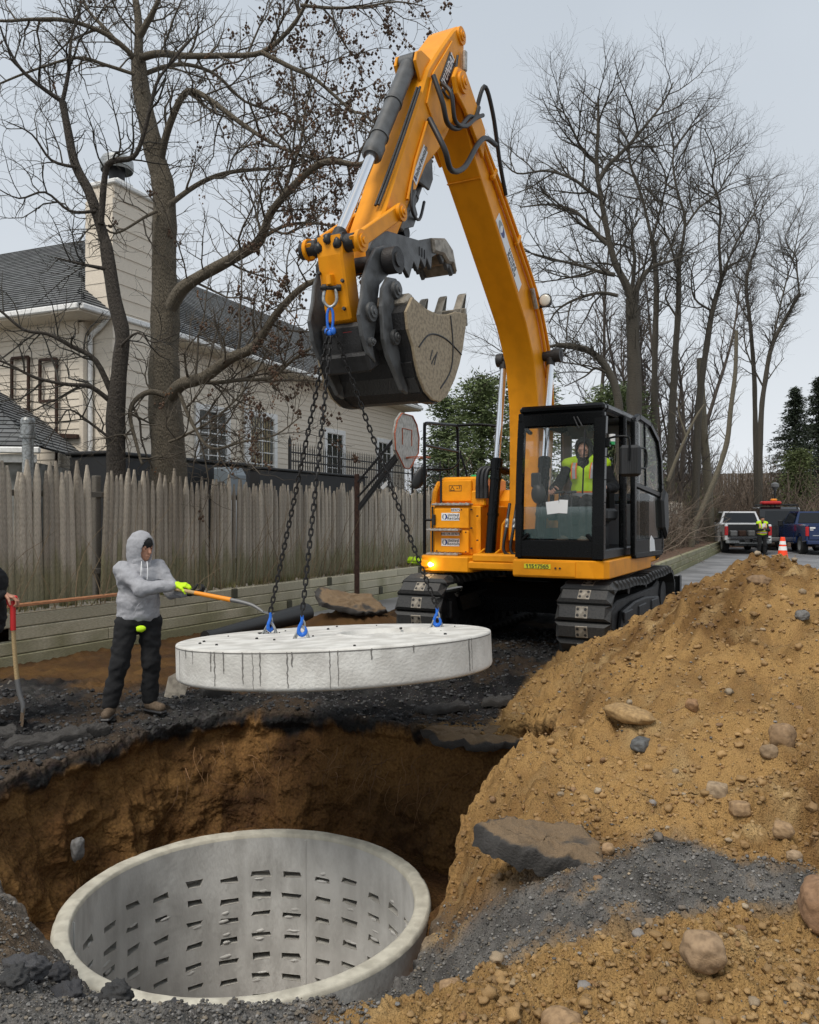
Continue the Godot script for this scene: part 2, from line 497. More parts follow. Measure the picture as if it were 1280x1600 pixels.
func base_h(x: float, d: float) -> float:
	var h := -0.2 + 0.25 * smoothstep(7.9, 9.3, d) * smoothstep(-1.2, 0.8, x) - 0.22 * smoothstep(14.0, 24.0, d) * smoothstep(-1.2, 0.8, x)
	h += 0.1 * smoothstep(0.3, 1.4, x) * (1.0 - smoothstep(6.5, 7.5, d))
	# falls towards the ring at the near edge
	var nr := smoothstep(2.95, 4.35, d) * (1.0 - smoothstep(4.9, 5.9, d)) * (1.0 - smoothstep(-0.1, 0.85, x)) * smoothstep(-2.45, -1.35, x)
	h -= 0.68 * nr
	h += 0.1 * smoothstep(0.8, 0.1, Vector2(x + 2.0, d - 3.8).length())
	h += 0.42 * smoothstep(1.0, 0.1, Vector2((x + 0.95) * 0.8, d - 12.2).length())
	return h

func crumb(x: float, d: float) -> float:   # clumps with creases between them
	return 0.085 * absf(NS.get_noise_2d(x * 450.0, d * 450.0)) + 0.05 * absf(NS.get_noise_2d(x * 1050.0 + 70.0, d * 1050.0)) + 0.03 * absf(NS.get_noise_2d(x * 2300.0, d * 2300.0 + 70.0)) - 0.04

var NS := FastNoiseLite.new()
var pil := 0.0
var mnd := 0.0
func ground_h(x: float, d: float) -> float:
	var h := base_h(x, d)
	var b := N1.get_noise_2d(x * 60.0, d * 60.0)
	pil = pile_h(x, d) + b * 0.05
	mnd = mound_h(x, d) + b * 0.03
	var hh := smx(h, h + maxf(pil, mnd), 0.04) if maxf(pil, mnd) > -0.04 else h
	var rough := 0.022 if pil > 0.0 or mnd > 0.0 else 0.016
	if pil <= 0.02 and mnd <= 0.0: hh += 0.55 * crumb(x, d)
	hh += 0.035 * N2.get_noise_2d(x * 40.0, d * 40.0) + rough * N3.get_noise_2d(x * 420.0, d * 420.0) + rough * 0.9 * N2.get_noise_2d(x * 230.0 + 90.0, d * 230.0)
	if pil > 0.02:   # slips, pockets and ledges in the heap
		var k := N1.get_noise_2d(x * 150.0 + 500.0, d * 150.0)
		hh += 0.12 * k * absf(k) + 0.1 * absf(NS.get_noise_2d(x * 190.0 + 300.0, d * 190.0)) - 0.03 + 0.05 * maxf(0.0, N3.get_noise_2d(x * 95.0, d * 95.0 + 300.0)) - 0.06 * maxf(0.0, N2.get_noise_2d(x * 120.0 - 700.0, d * 120.0) - 0.25)
		hh += crumb(x, d) * (0.55 + 0.9 * clampf(0.4 + 1.6 * N3.get_noise_2d(x * 70.0 + 900.0, d * 70.0), 0.0, 1.0))
	elif mnd > 0.0:
		hh += crumb(x, d)
		hh += 0.06 * N1.get_noise_2d(x * 190.0 + 100.0, d * 190.0)
	return hh

const TAN := Color(0.4, 0.245, 0.098)
const TAN2 := Color(0.18, 0.099, 0.038)
const BROWN := Color(0.1, 0.055, 0.026)
const COAL := Color(0.022, 0.0215, 0.0225)
const GREYG := Color(0.172, 0.164, 0.152)

func ground_c(x: float, d: float) -> Color:   # call after ground_h
	var a := N1.get_noise_2d(x * 90.0 + 40.0, d * 90.0)
	var b := N2.get_noise_2d(x * 300.0, d * 300.0 + 80.0)
	var e := N3.get_noise_2d(x * 35.0 - 80.0, d * 35.0)
	var c := COAL.lerp(GREYG, clampf(0.25 + 0.5 * e + 0.4 * b, 0.0, 1.0) * 0.55)
	var front := 1.0 - smoothstep(4.6, 5.4, d + 0.5 * e)   # paler crushed asphalt round the near edge
	c = c.lerp(GREYG * (1.0 + 0.7 * b), front * 0.8)
	var mix := smoothstep(0.05, 0.4, a + 0.6 * e + 0.25 * b) * (1.0 - front)
	c = c.lerp(Color(0.085, 0.06, 0.04), 0.75 * mix)
	# trampled brown earth beside the timbers
	var br := smoothstep(8.6, 9.3, d + 0.5 * a + 0.25 * (x + 3.2)) * (1.0 - smoothstep(-1.9, -1.2, x + 0.4 * e))
	br = maxf(br, smoothstep(1.0, 0.5, Vector2((x + 0.95) * 0.8, d - 12.2).length() + 0.2 * a))
	br = maxf(br, smoothstep(11.0, 12.0, d) * (1.0 - smoothstep(-0.6, 0.2, x)))
	c = c.lerp(BROWN.lerp(TAN2, clampf(0.35 + 0.9 * a, 0.0, 1.0)), clampf(br + 0.4 * b * br, 0.0, 1.0))
	var lb := smoothstep(0.45, 0.0, Vector2(x + 2.0, d - 3.95).length() + 0.2 * a)
	c = c.lerp(Color(0.15, 0.11, 0.075), lb)
	var s := smoothstep(-0.045, 0.03, maxf(pil, mnd) + 0.06 * a + 0.03 * b)
	s = maxf(s, 0.75 * smoothstep(0.2, 0.5, a + 0.5 * b) * smoothstep(0.1, 0.9, x) * (1.0 - smoothstep(5.5, 7.8, d)))
	s = maxf(s, smoothstep(0.9, 0.5, Vector2(x - 0.62, (d - 7.0) * 1.6).length() + 0.3 * a))
	var t := TAN.lerp(TAN2, clampf(0.36 + 1.3 * a + 1.5 * e + 0.8 * b, 0.0, 1.0))
	t = t.lerp(Color(0.47, 0.32, 0.15), clampf(b * 1.3 + a - 0.3, 0.0, 1.0))
	if mnd > pil: t = t.lerp(Color(0.4, 0.25, 0.1), clampf(0.45 + 0.8 * e - 0.6 * b, 0.0, 1.0))
	return c.lerp(t, s)

func inside_pit(x: float, d: float, grow := 0.0) -> bool:
	var q := Vector2(x, d) - PIT
	if q.length_squared() > 14.0: return false
	return q.length() < rim_r(q.angle()) + grow

func ground_tile(mb: MB, x0: float, x1: float, d0: float, d1: float, step: float, drop := 0.0, skip := Rect2()) -> void:
	var nx := int((x1 - x0) / step) + 1
	var nd := int((d1 - d0) / step) + 1
	var b0 := mb.v.size()
	var i0 := mb.ix.size()
	var inn := PackedByteArray()
	inn.resize(nx * nd)
	for j in nd:
		var d := d0 + j * step
		for i in nx:
			var x := x0 + i * step
			var y := ground_h(x, d)
			mb.col = ground_c(x, d)
			mb.vert(Vector3(x, y - drop, -d), UP)
			inn[j * nx + i] = 1 if inside_pit(x, d) else 0
	for j in nd - 1:
		for i in nx - 1:
			var p := j * nx + i
			if inn[p] + inn[p + 1] + inn[p + nx] + inn[p + nx + 1] > 0: continue
			if skip.has_area() and skip.has_point(Vector2(x0 + i * step, d0 + j * step)) and skip.has_point(Vector2(x0 + (i + 1) * step, d0 + (j + 1) * step)): continue
			var q := b0 + p
			mb.ix.append_array([q, q + nx, q + 1, q + 1, q + nx, q + nx + 1])
	mb.smooth(b0, i0)
	mb.col = Color.WHITE

func build_ground() -> void:
	make_rim()
	var mb := MB.new()
	ground_tile(mb, -4.4, 6.6, 1.6, 9.2, 0.023, 0.0, Rect2(-2.3, 2.5, 4.6, 2.3))
	ground_tile(mb, -2.33, 2.33, 2.47, 4.83, 0.0125, 0.004)
	ground_tile(mb, -6.6, -4.36, 1.6, 9.2, 0.08, 0.01)
	ground_tile(mb, -6.6, 7.4, 9.16, 15.0, 0.055, 0.01)
	structure("ground", mb, M.soil)
	# pit wall
	mb = MB.new()
	var na := 760
	var nt := 110
	for j in nt + 1:
		for i in na:
			var a := TAU * i / na
			var r0 := rim_r(a)
			var dir := Vector2.from_angle(a)
			var p := PIT + dir * (r0 + 0.07)
			var top := ground_h(p.x, p.y)
			var s := maxf(pil, mnd)
			var y := 0.0
			var r := 0.0
			if j < 4:
				r = r0 + 0.07 - 0.03 * j
				var pp := PIT + dir * r
				top = ground_h(pp.x, pp.y)
				y = top - 0.012 + (0.008 if j > 0 else -0.02)
			else:
				var t := float(j - 4) / (nt - 4)
				var pp := PIT + dir * (r0 - 0.02)
				top = ground_h(pp.x, pp.y)
				y = lerpf(top - 0.01, -1.35, t)
				var dep := top - y
				var slope := lerpf(0.12, 0.42, clampf(N1.get_noise_2d(cos(a) * 90.0, sin(a) * 90.0) + 0.5, 0.0, 1.0))
				r = lerpf(r0, rim_s(a), smoothstep(0.0, 0.13, dep)) - 0.03 - dep * slope
				r += 0.07 * smoothstep(0.1, 0.18, dep) * (1.0 - smoothstep(0.2, 0.6, dep))
				r -= 0.1 * smoothstep(0.45, 0.75, dep + 0.35 * N3.get_noise_2d(i * 2.0, 40.0)) * maxf(0.0, N2.get_noise_2d(i * 3.0, 900.0) + 0.25)
				var w := dir * r * 100.0
				r += smoothstep(0.0, 0.12, dep) * (0.09 * N1.get_noise_3d(w.x * 0.9, y * 90.0, w.y * 0.9) + 0.05 * N2.get_noise_3d(w.x * 1.4, y * 200.0, w.y * 1.4) + 0.04 * N3.get_noise_3d(w.x * 3.2, y * 380.0, w.y * 3.2) + 0.03 * absf(N2.get_noise_3d(w.x * 7.0, y * 700.0, w.y * 7.0)) + 0.05 * absf(NS.get_noise_3d(w.x * 3.0, y * 300.0, w.y * 3.0)))
			var q := PIT + dir * r
			var w3 := Vector3(q.x, y, q.y)
			var ns := N1.get_noise_3dv(w3 * 130.0)
			var nb := N2.get_noise_3dv(w3 * 330.0)
			var dp := top - y
			var crust := 0.17 + 0.16 * N3.get_noise_1d(i * 1.5) + 0.16 * ns
			if q.x < -1.6: crust *= 0.55
			if q.x > 0.2 and q.y > 4.8: crust = 0.1
			if q.x < -2.3 and q.y < 5.0: crust = 0.05
			var soil := Color(0.15, 0.078, 0.03).lerp(Color(0.055, 0.029, 0.014), clampf(0.5 + 1.1 * ns + 0.5 * nb, 0.0, 1.0))
			soil = soil.lerp(Color(0.27, 0.145, 0.052), clampf(0.2 + 1.9 * N3.get_noise_3dv(w3 * 60.0) + 0.5 * nb, 0.0, 1.0) * 0.8)
			if q.x > 0.1: soil = soil.lerp(TAN2, 0.25)
			if q.x < -1.7: soil = soil.lerp(Color(0.3, 0.165, 0.06), clampf(0.35 + ns + 0.8 * nb, 0.0, 1.0) * 0.7)
			var k := smoothstep(crust - 0.04, crust + 0.05, dp + 0.05 * nb)
			ground_h(PIT.x + dir.x * r0, PIT.y + dir.y * r0)
			mb.col = ground_c(PIT.x + dir.x * r0, PIT.y + dir.y * r0).lerp(COAL, smoothstep(0.0, 0.08, dp) * (1.0 if s < 0.0 else 0.3)).lerp(soil, k)
			mb.vert(Vector3(q.x, y, -q.y), UP)
	for j in nt:
		for i in na:
			var p := j * na + i
			var q := j * na + (i + 1) % na
			mb.ix.append_array([p, p + na, q, q, p + na, q + na])
	mb.smooth(0, 0)
	structure("pit_wall", mb, M.wet_soil)
	# pit floor
	mb = MB.new()
	for j in 41:
		for i in 160:
			var r := 2.6 * (1.0 - j / 40.0)
			var a := TAU * i / 160.0
			var q := PIT + Vector2.from_angle(a) * r
			var nn := N1.get_noise_2d(q.x * 80.0, q.y * 80.0)
			mb.col = Color(0.09, 0.046, 0.02).lerp(Color(0.16, 0.085, 0.034), clampf(0.5 + nn, 0.0, 1.0))
			var y := -1.2 + 0.1 * nn + 0.03 * N3.get_noise_2d(q.x * 300.0, q.y * 300.0)
			if Vector2(q.x + 1.08, q.y - 5.52).length() < 1.235: y = -2.38 + 0.03 * nn
			mb.vert(Vector3(q.x, y, -q.y), UP)
	for j in 40:
		for i in 160:
			var p := j * 160 + i
			var q := j * 160 + (i + 1) % 160
			mb.ix.append_array([p, p + 160, q, q, p + 160, q + 160])
	mb.smooth(0, 0)
	structure("pit_floor", mb, M.wet_soil)
	# paved lot that runs on behind, and the raised yard behind the timbers
	mb = MB.new()
	for j in range(0, 48):
		for i in range(-26, 60):
			var x := i * 2.0
			var d := j * 2.0 - 8.0
			if x >= -6.0 and x + 2.0 <= 6.5 and d >= 1.8 and d + 2.0 <= 14.5: continue
			if x < line_x(d) - 2.5 and x + 2.0 < line_x(d + 2.0) - 2.5 and d > 8: continue
			var q := func(xx: float, dd: float) -> Vector3: return Vector3(xx, base_h(xx, dd) - 0.035 if dd < 16.0 else -0.2 + 0.004 * sin(xx), -dd)
			mb.quad(q.call(x, d), q.call(x + 2, d), q.call(x + 2, d + 2), q.call(x, d + 2))
	structure("parking_lot", mb, M.asphalt)
	mb = MB.new()
	var e0 := Vector3(-5.2, 0.42, -10.4) - FU * 14.0 + FN * 0.12
	for k in 9:
		var a := e0 + FU * (k * 12.0)
		mb.quad(a, a + FU * 12.0, a + FU * 12.0 + FN * 60.0, a + FN * 60.0)
	structure("yard_lawn", mb, M.yard)
	# raised ground under the trees beyond the machine
	mb = MB.new()
	for j in 40:
		for i in 22:
			var p := K0 + KU * (j * 1.1 - 1.0) + KN * (0.05 + i * i * 0.035)
			p.y = 0.26 + 0.05 * N2.get_noise_2d(p.x * 60.0, p.z * 60.0) + 0.02 * i * i * 0.06 + 0.12 * maxf(0.0, N1.get_noise_2d(p.x * 8.0, p.z * 8.0)) * minf(1.0, i * 0.3)
			mb.vert(p, UP)
	for j in 39:
		for i in 21:
			var q := j * 22 + i
			mb.ix.append_array([q, q + 1, q + 22, q + 1, q + 23, q + 22])
	mb.smooth(0, 0)
	if mb.n[50].y < 0.0:
		mb.ix.reverse()
		mb.smooth(0, 0)
	structure("wood_floor", mb, M.leaf_litter)
	# leaf-strewn bank at the end of the lot
	mb = MB.new()
	var nx := 60
	for j in 24:
		for i in nx:
			var x := -4.0 + i * 1.6
			var d := 41.0 + j * 1.6 + 0.3 * maxf(0.0, x - 16.0) * 0.3
			var y := -0.35 + 3.4 * smoothstep(41.0, 66.0, d) + 0.25 * N1.get_noise_2d(x * 6.0, d * 6.0) + 0.06 * N2.get_noise_2d(x * 60.0, d * 60.0)
			mb.vert(Vector3(x, y, -d), UP)
	for j in 23:
		for i in nx - 1:
			var q := j * nx + i
			mb.ix.append_array([q, q + nx, q + 1, q + 1, q + nx, q + nx + 1])
	mb.smooth(0, 0)
	structure("leafy_bank", mb, M.leaf_litter)

const FU := Vector3(0.492, 0, -0.8706)     # along the picket fence
const FN := Vector3(-0.8706, 0, -0.492)    # behind the picket fence
const K0 := Vector3(7.0, 0, -23.0)         # kerb timbers beyond the machine
const KU := Vector3(0.4306, 0, -0.9026)
const KN := Vector3(-0.9026, 0, -0.4306)
func line_x(d: float) -> float: return -5.2 + (d - 10.4) * 0.565

func build_ring() -> void:
	var t := thing("concrete_ring", "grey perforated concrete leaching ring sunk in the pit", "concrete ring", Vector3(-1.08, -0.9, -5.52))
	var ri := 1.112
	var ro := 1.225
	var H := 1.5
	var cols := 27
	var mb := MB.new()
	var rng := RandomNumberGenerator.new()
	rng.seed = 7
	# angular and vertical cell edges; a slot sits in the middle cell of each column
	var sw := 0.062
	var rows := 7
	var ys := [-0.03]
	for k in rows:
		var y0 := -0.33 - k * 0.165
		ys.append(y0); ys.append(y0 - 0.04)
	ys.append(-H)
	var P := func(r: float, a: float, y: float) -> Vector3: return Vector3(r * sin(a), y, -r * cos(a))
	for cix in cols:
		var a0 := TAU * cix / cols
		var jog := 0.0
		var jj := rng.randf_range(-0.012, 0.012)
		var e := [a0, a0 + TAU / cols * 0.5 - sw * rng.randf_range(0.85, 1.1) + jj, a0 + TAU / cols * 0.5 + sw * rng.randf_range(0.85, 1.1) + jj, a0 + TAU / cols]
		ys = [-0.03]
		var shift := rng.randf_range(-0.02, 0.02) + (0.03 if cix % 2 else 0.0)
		for k in rows:
			var yt := -0.3 - k * 0.165 + rng.randf_range(-0.006, 0.006) - shift
			ys.append(yt); ys.append(yt - rng.randf_range(0.036, 0.05))
		ys.append(-H)
		var ca := []   # corner angles and heights, roughened round each slot
		var cy := []
		for j in ys.size():
			var ra := []
			var ry := []
			for k in 4:
				var free := (k == 1 or k == 2) and j > 0 and j < ys.size() - 1
				ra.append(e[k] + (rng.randf_range(-0.012, 0.012) if free else 0.0))
				ry.append(ys[j] + (rng.randf_range(-0.008, 0.008) if free else 0.0))
			ca.append(ra); cy.append(ry)
		for k in 3:
			for s in 2:
				for j in ys.size() - 1:
					if k == 1 and j % 2 == 1: continue
					mb.col = Color.WHITE
					var f0 := s * 0.5
					var f1 := f0 + 0.5
					var an := [lerpf(ca[j][k], ca[j][k + 1], f0), lerpf(ca[j][k], ca[j][k + 1], f1), lerpf(ca[j + 1][k], ca[j + 1][k + 1], f1), lerpf(ca[j + 1][k], ca[j + 1][k + 1], f0)]
					var yy := [lerpf(cy[j][k], cy[j][k + 1], f0), lerpf(cy[j][k], cy[j][k + 1], f1), lerpf(cy[j + 1][k], cy[j + 1][k + 1], f1), lerpf(cy[j + 1][k], cy[j + 1][k + 1], f0)]
					for side in [ri, ro]:
						var i := mb.v.size()
						for q in 4: mb.vert(P.call(side, an[q], yy[q]), Vector3(-sin(an[q]), 0, cos(an[q])) * (1.0 if side == ri else -1.0))
						if side == ri: mb.ix.append_array([i, i + 1, i + 2, i, i + 2, i + 3])
						else: mb.ix.append_array([i, i + 2, i + 1, i, i + 3, i + 2])
		for j in range(1, ys.size() - 1, 2):
			mb.col = Color(0.8, 0.79, 0.76)
			var h := [[ca[j][1], cy[j][1]], [ca[j][2], cy[j][2]], [ca[j + 1][2], cy[j + 1][2]], [ca[j + 1][1], cy[j + 1][1]]]
			for q in 4:
				var u: Array = h[q]
				var w: Array = h[(q + 1) % 4]
				mb.quad(P.call(ri, u[0], u[1]), P.call(ro, u[0], u[1]), P.call(ro, w[0], w[1]), P.call(ri, w[0], w[1]))
	obj("wall", mb, M.ring_concrete, t)
	# rough rim
	mb = MB.new()
	mb.col = Color(0.95, 0.93, 0.85)
	var seg := 260
	var prof := [[ri, -0.03], [ri + 0.006, -0.008], [ri + 0.018, 0.0], [ri + 0.05, 0.004], [ri + 0.09, 0.002], [ro - 0.016, 0.0], [ro - 0.004, -0.01], [ro, -0.03]]
	for i in seg:
		for k in prof.size():
			var a := TAU * i / seg
			var nn := N2.get_noise_2d(i * 8.0, k * 25.0)
			var chip := maxf(0.0, N1.get_noise_1d(i * 11.0 + k * 3.0) - 0.3) * 0.05 if k > 3 and k < 7 else 0.0
			mb.col = Color(1.0, 0.96, 0.84) * (0.92 + 0.16 * N3.get_noise_2d(i * 60.0, k * 90.0))
			mb.vert(P.call(prof[k][0] + (nn * 0.003 if k > 1 and k < 6 else 0.0), a, prof[k][1] + (nn * 0.004 - chip if k > 0 and k < 7 else 0.0)), UP)
	for i in seg:
		for k in prof.size() - 1:
			var p := i * prof.size() + k
			var q := ((i + 1) % seg) * prof.size() + k
			mb.ix.append_array([p, p + 1, q, q, p + 1, q + 1])
	mb.smooth(0, 0)
	obj("rim", mb, M.ring_concrete, t)
	# knocked-out lips below the slots and the vertical form seams
	mb = MB.new()
	for cix in cols:
		var a := TAU * (cix + 0.5) / cols
		for k in rows:
			if rng.randf() < 0.45: continue
			var y: float = ys[2 + 2 * k]
			mb.col = Color(1.12, 1.1, 1.05)
			for q in rng.randi_range(1, 2):
				var up := rng.randf() < 0.35
				mb.ball(P.call(ri + 0.003, a + rng.randf_range(-0.03, 0.03), (y + 0.052 if up else y - 0.012)), Vector3(rng.randf_range(0.025, 0.06), rng.randf_range(0.008, 0.016), rng.randf_range(0.006, 0.011)), 5, 9, N2, 0.5, 1.0, Basis(UP, -a))
	obj("chipped_lips", mb, M.ring_concrete, t)
	stuff(t.get_child(t.get_child_count() - 1))
	for a in [0.22, 2.6, 4.5]:
		mb = MB.new()
		mb.bar(P.call(ri - 0.001, a, -0.04), P.call(ri - 0.001, a, -H), 0.022, 0.008, 0.003)
		obj("form_seam", mb, M.ring_concrete, t)
	# short ends of black liner that show under the rim
	mb = MB.new()
	mb.lathe([Vector2(ro + 0.012, -0.32), Vector2(ro + 0.03, -0.1)], 40, Transform3D(), -2.3, -0.9)
	obj("liner", mb, M.pipe_black, t)

func build_lid() -> void:
	var t := thing("concrete_disc", "round pale concrete lid hanging from chains above the pit", "concrete lid", Vector3(-0.57, 0.75, -6.35))
	var bs := Basis(Vector3(0, 0, 1), deg_to_rad(2.2)) * Basis(Vector3(1, 0, 0), deg_to_rad(-4.2))
	t.basis = bs
	var R := 1.195
	var T := 0.265
	var mb := MB.new()
	var seg := 220
	var hx := 0.42   # middle of the round hatch
	var prof := [[0.0, -T], [R - 0.02, -T], [R - 0.004, -T + 0.014], [R, -T + 0.03], [R, -0.2], [R, -0.13], [R, -0.07], [R, -0.018], [R, -0.014], [R - 0.004, -0.004], [R - 0.014, 0.0], [R - 0.018, 0.0]]
	for k in 26: prof.append([(R - 0.03) * (1.0 - (k + 1) / 26.0), 0.0])
	var m := prof.size()
	for i in seg:
		var a := TAU * i / seg
		for k in m:
			var r: float = prof[k][0]
			var q := Vector3(r * cos(a), prof[k][1], r * sin(a))
			var nn := N2.get_noise_3dv(q * 150.0)
			if k > 11:
				var hd := Vector2(q.x - hx, q.z + 0.05).length()
				q.y += 0.003 * nn - 0.028 * smoothstep(0.4, 0.38, hd) + 0.012 * smoothstep(0.43, 0.4, hd) * smoothstep(0.37, 0.4, hd)
			elif k > 2 and k < 8:
				q.x += 0.002 * nn
			var g := 1.0 + 0.1 * N1.get_noise_3dv(q * 60.0)
			mb.col = Color(g, g, g * 0.99)
			mb.vert(q, UP)
	for i in seg:
		for k in m - 1:
			var p := i * m + k
			var q := ((i + 1) % seg) * m + k
			mb.ix.append_array([p, q, p + 1, q, q + 1, p + 1])
	mb.smooth(0, 0)
	obj("slab", mb, M.lid_concrete, t)
	# water drips and mould lines down the edge: thin dark films on the concrete
	var rng := RandomNumberGenerator.new()
	rng.seed = 5
	mb = MB.new()
	var drips := [[-1.05, 1.0], [-0.97, 0.25], [-0.9, 0.4], [-0.74, 0.55], [-0.71, 0.95], [-0.64, 0.6], [-0.5, 0.85], [-0.43, 1.0], [-0.38, 0.9], [-0.2, 0.95], [-0.17, 0.4], [0.07, 1.0], [0.12, 0.95], [0.33, 0.3], [0.98, 0.95], [1.0, 0.9], [-1.15, 0.9], [0.6, 0.2]]
	for dr in drips:
		var a := asin(clampf(dr[0] / R, -0.99, 0.99))
		var w := rng.randf_range(0.002, 0.007)
		var prev := Vector3.ZERO
		var n := int(dr[1] * 12) + 2
		for k in n:
			var y: float = -0.012 - (T - 0.03) * dr[1] * k / (n - 1)
			var aa := a + 0.006 * N2.get_noise_2d(k * 40.0, a * 900.0)
			var c := Vector3(sin(aa) * (R + 0.0025), y, cos(aa) * (R + 0.0025))
			var tx := Vector3(cos(aa), 0, -sin(aa))
			if k > 0:
				var ww := w * (1.0 - 0.5 * float(k) / n) * (1.0 + 0.8 * N2.get_noise_2d(k * 90.0, a * 500.0))
				mb.quad(c - tx * ww, c + tx * ww, prev + tx * ww, prev - tx * ww)
			prev = c
	for k in 46:   # damp line under the top arris
		var a := lerpf(-1.25, 1.35, k / 46.0)
		var b := lerpf(-1.25, 1.35, (k + 1) / 46.0)
		var w := 0.0025 + 0.002 * N1.get_noise_1d(k * 50.0)
		mb.quad(Vector3(sin(a) * (R + 0.002), -0.02 - w, cos(a) * (R + 0.002)), Vector3(sin(b) * (R + 0.002), -0.02 - w, cos(b) * (R + 0.002)), Vector3(sin(b) * (R + 0.002), -0.016, cos(b) * (R + 0.002)), Vector3(sin(a) * (R + 0.002), -0.016, cos(a) * (R + 0.002)))
	stuff(obj("water_stains", mb, M.stain, t))
	for s in LUGS:
		mb = MB.new()
		var c: Vector3 = bs.inverse() * (s - t.position)
		c.y = 0.0
		mb.tube(curve([c + Vector3(-0.05, -0.02, 0), c + Vector3(-0.03, 0.05, 0.0), c + Vector3(0, 0.085, 0), c + Vector3(0.03, 0.05, 0), c + Vector3(0.05, -0.02, 0)], 4), 0.008, 0.008, 7)
		obj("lifting_eye", mb, M.galvanised, t)
	# crumbs of asphalt left on top
	mb = MB.new()
	for k in 30:
		var r := R * sqrt(rng.randf()) * 0.93
		var a := rng.randf() * TAU
		var near := k < 12
		var p := Vector3(r * cos(a), 0.004, r * sin(a))
		if near: p = Vector3(-0.62 + rng.randfn(0, 0.06), 0.004, -0.45 + rng.randfn(0, 0.05))
		var s := rng.randf_range(0.006, 0.016) if not near else rng.randf_range(0.006, 0.013)
		mb.col = Color.WHITE
		mb.col = Color(0.04, 0.04, 0.042)
		mb.ball(p, Vector3(s, s * 0.7, s * rng.randf_range(0.7, 1.3)), 4, 6, N2, 0.4)
	stuff(obj("asphalt_crumbs", mb, M.rubble, t))

const HOOKP := Vector3(-0.612, 3.13, -6.33)
const LUGS := [Vector3(-1.15, 0.702, -6.78), Vector3(-0.803, 0.76, -6.13), Vector3(0.228, 0.739, -6.8)]

func chain_link() -> ArrayMesh:
	var mb := MB.new()
	var pts := []
	for k in 13:
		var a := TAU * k / 12.0
		pts.append(Vector3(cos(a) * 0.015, sin(a) * 0.015 + (0.015 if sin(a) > 0.01 else (-0.015 if sin(a) < -0.01 else 0.0)), 0))
	mb.tube(pts, 0.0068, 0.0068, 6, false)
	return mb.mesh(M.chain)

func build_chains() -> void:
	var link := chain_link()
	var names := ["black lifting chain with its blue hook at the lid's back left, near the worker's tool", "black lifting chain with its blue hook closest to the photographer", "black lifting chain with its blue hook at the lid's side by the excavator track"]
	for i in 3:
		var a := HOOKP + Vector3([-0.012, 0.012, 0.03][i], -0.03, 0)
		var b: Vector3 = LUGS[i] + Vector3(0, 0.165, 0)
		var t := thing("lifting_chain", names[i], "chain", a, 0, "chains of the lifting sling")
		var dir := (b - a)
		var L := dir.length()
		var step := 0.047
		var n := int(L / step)
		var z := dir.cross(Vector3(0, 0, 1)).normalized()
		for k in n:
			var f := (k + 0.5) / n
			var sag := Vector3(0, -0.02 * sin(PI * f), 0)
			var y := -dir.normalized()
			var x := z if k % 2 == 0 else z.cross(y)
			inst("link", link, t, Transform3D(Basis(x, y, x.cross(y)), dir * f + sag))
		# blue self-locking hook
		var h := LUGS[i] as Vector3
		var o := h - a
		var mb := MB.new()
		var tw := [0.9, 0.1, -0.3][i] as float
		var hb := Basis(UP, tw)
		mb.tube(curve([Vector3(0, 0.27, 0), Vector3(0.0, 0.2, 0), Vector3(-0.028, 0.14, 0), Vector3(-0.04, 0.1, 0)].map(func(q): return o + hb * (q * 0.62)), 4), 0.012, 0.014, 8)
		mb.tuber(curve([Vector3(-0.04, 0.1, 0), Vector3(-0.036, 0.06, 0), Vector3(0, 0.035, 0), Vector3(0.042, 0.06, 0), Vector3(0.046, 0.1, 0), Vector3(0.03, 0.14, 0)].map(func(q): return o + hb * (q * 0.62)), 3), [0.014, 0.0145, 0.016, 0.017, 0.0175, 0.0175, 0.0175, 0.017, 0.016, 0.0155, 0.014, 0.0125, 0.011, 0.01, 0.009, 0.008], 8)
		obj("hook", mb, M.blue_paint, t)
		mb = MB.new()
		mb.tube([o + hb * Vector3(0.002, 0.14, 0), o + hb * Vector3(0.018, 0.115, 0), o + hb * Vector3(0.022, 0.085, 0)], 0.009, 0.007, 6)
		obj("latch", mb, M.galvanised, t)
		mb = MB.new()
		mb.tube(curve([o + Vector3(-0.07, -0.02, 0.02), o + Vector3(-0.03, 0.06, 0), o + Vector3(0.0, 0.09, 0.0), o + Vector3(0.03, 0.06, 0), o + Vector3(0.06, -0.02, -0.02)], 3), 0.006, 0.006, 6)
		obj("wire_loop", mb, M.galvanised, t)
	# master link and shackle that carry the three chains
	var t := thing("lifting_shackle", "steel shackle and blue master link under the yellow bucket link", "shackle", HOOKP)
	var mb := MB.new()
	mb.tube(curve([Vector3(-0.04, 0.3, 0), Vector3(-0.05, 0.2, 0), Vector3(0, 0.15, 0), Vector3(0.05, 0.2, 0), Vector3(0.04, 0.3, 0)], 5), 0.013, 0.013, 9)
	obj("bow", mb, M.galvanised, t)
	mb = MB.new()
	mb.cyl(Vector3(-0.075, 0.3, 0), Vector3(0.075, 0.3, 0), 0.017, 10)
	mb.cyl(Vector3(0.05, 0.3, 0), Vector3(0.085, 0.3, 0), 0.026, 6)
	mb.cyl(Vector3(-0.06, 0.3, 0), Vector3(-0.03, 0.3, 0), 0.028, 12)
	obj("pin", mb, M.dark_steel, t)
	mb = MB.new()
	mb.tube(curve([Vector3(0, 0.16, 0.0), Vector3(0.022, 0.1, 0), Vector3(0.018, 0.0, 0), Vector3(0, -0.02, 0), Vector3(-0.018, 0.0, 0), Vector3(-0.022, 0.1, 0), Vector3(0, 0.16, 0)], 5), 0.011, 0.011, 8)
	for k in 3:
		mb.ball(Vector3(-0.025 + 0.025 * k, -0.035 - 0.012 * (k % 2), 0.012 * (k - 1)), Vector3(0.022, 0.03, 0.016), 6, 8)
	obj("master_link", mb, M.blue_paint, t)

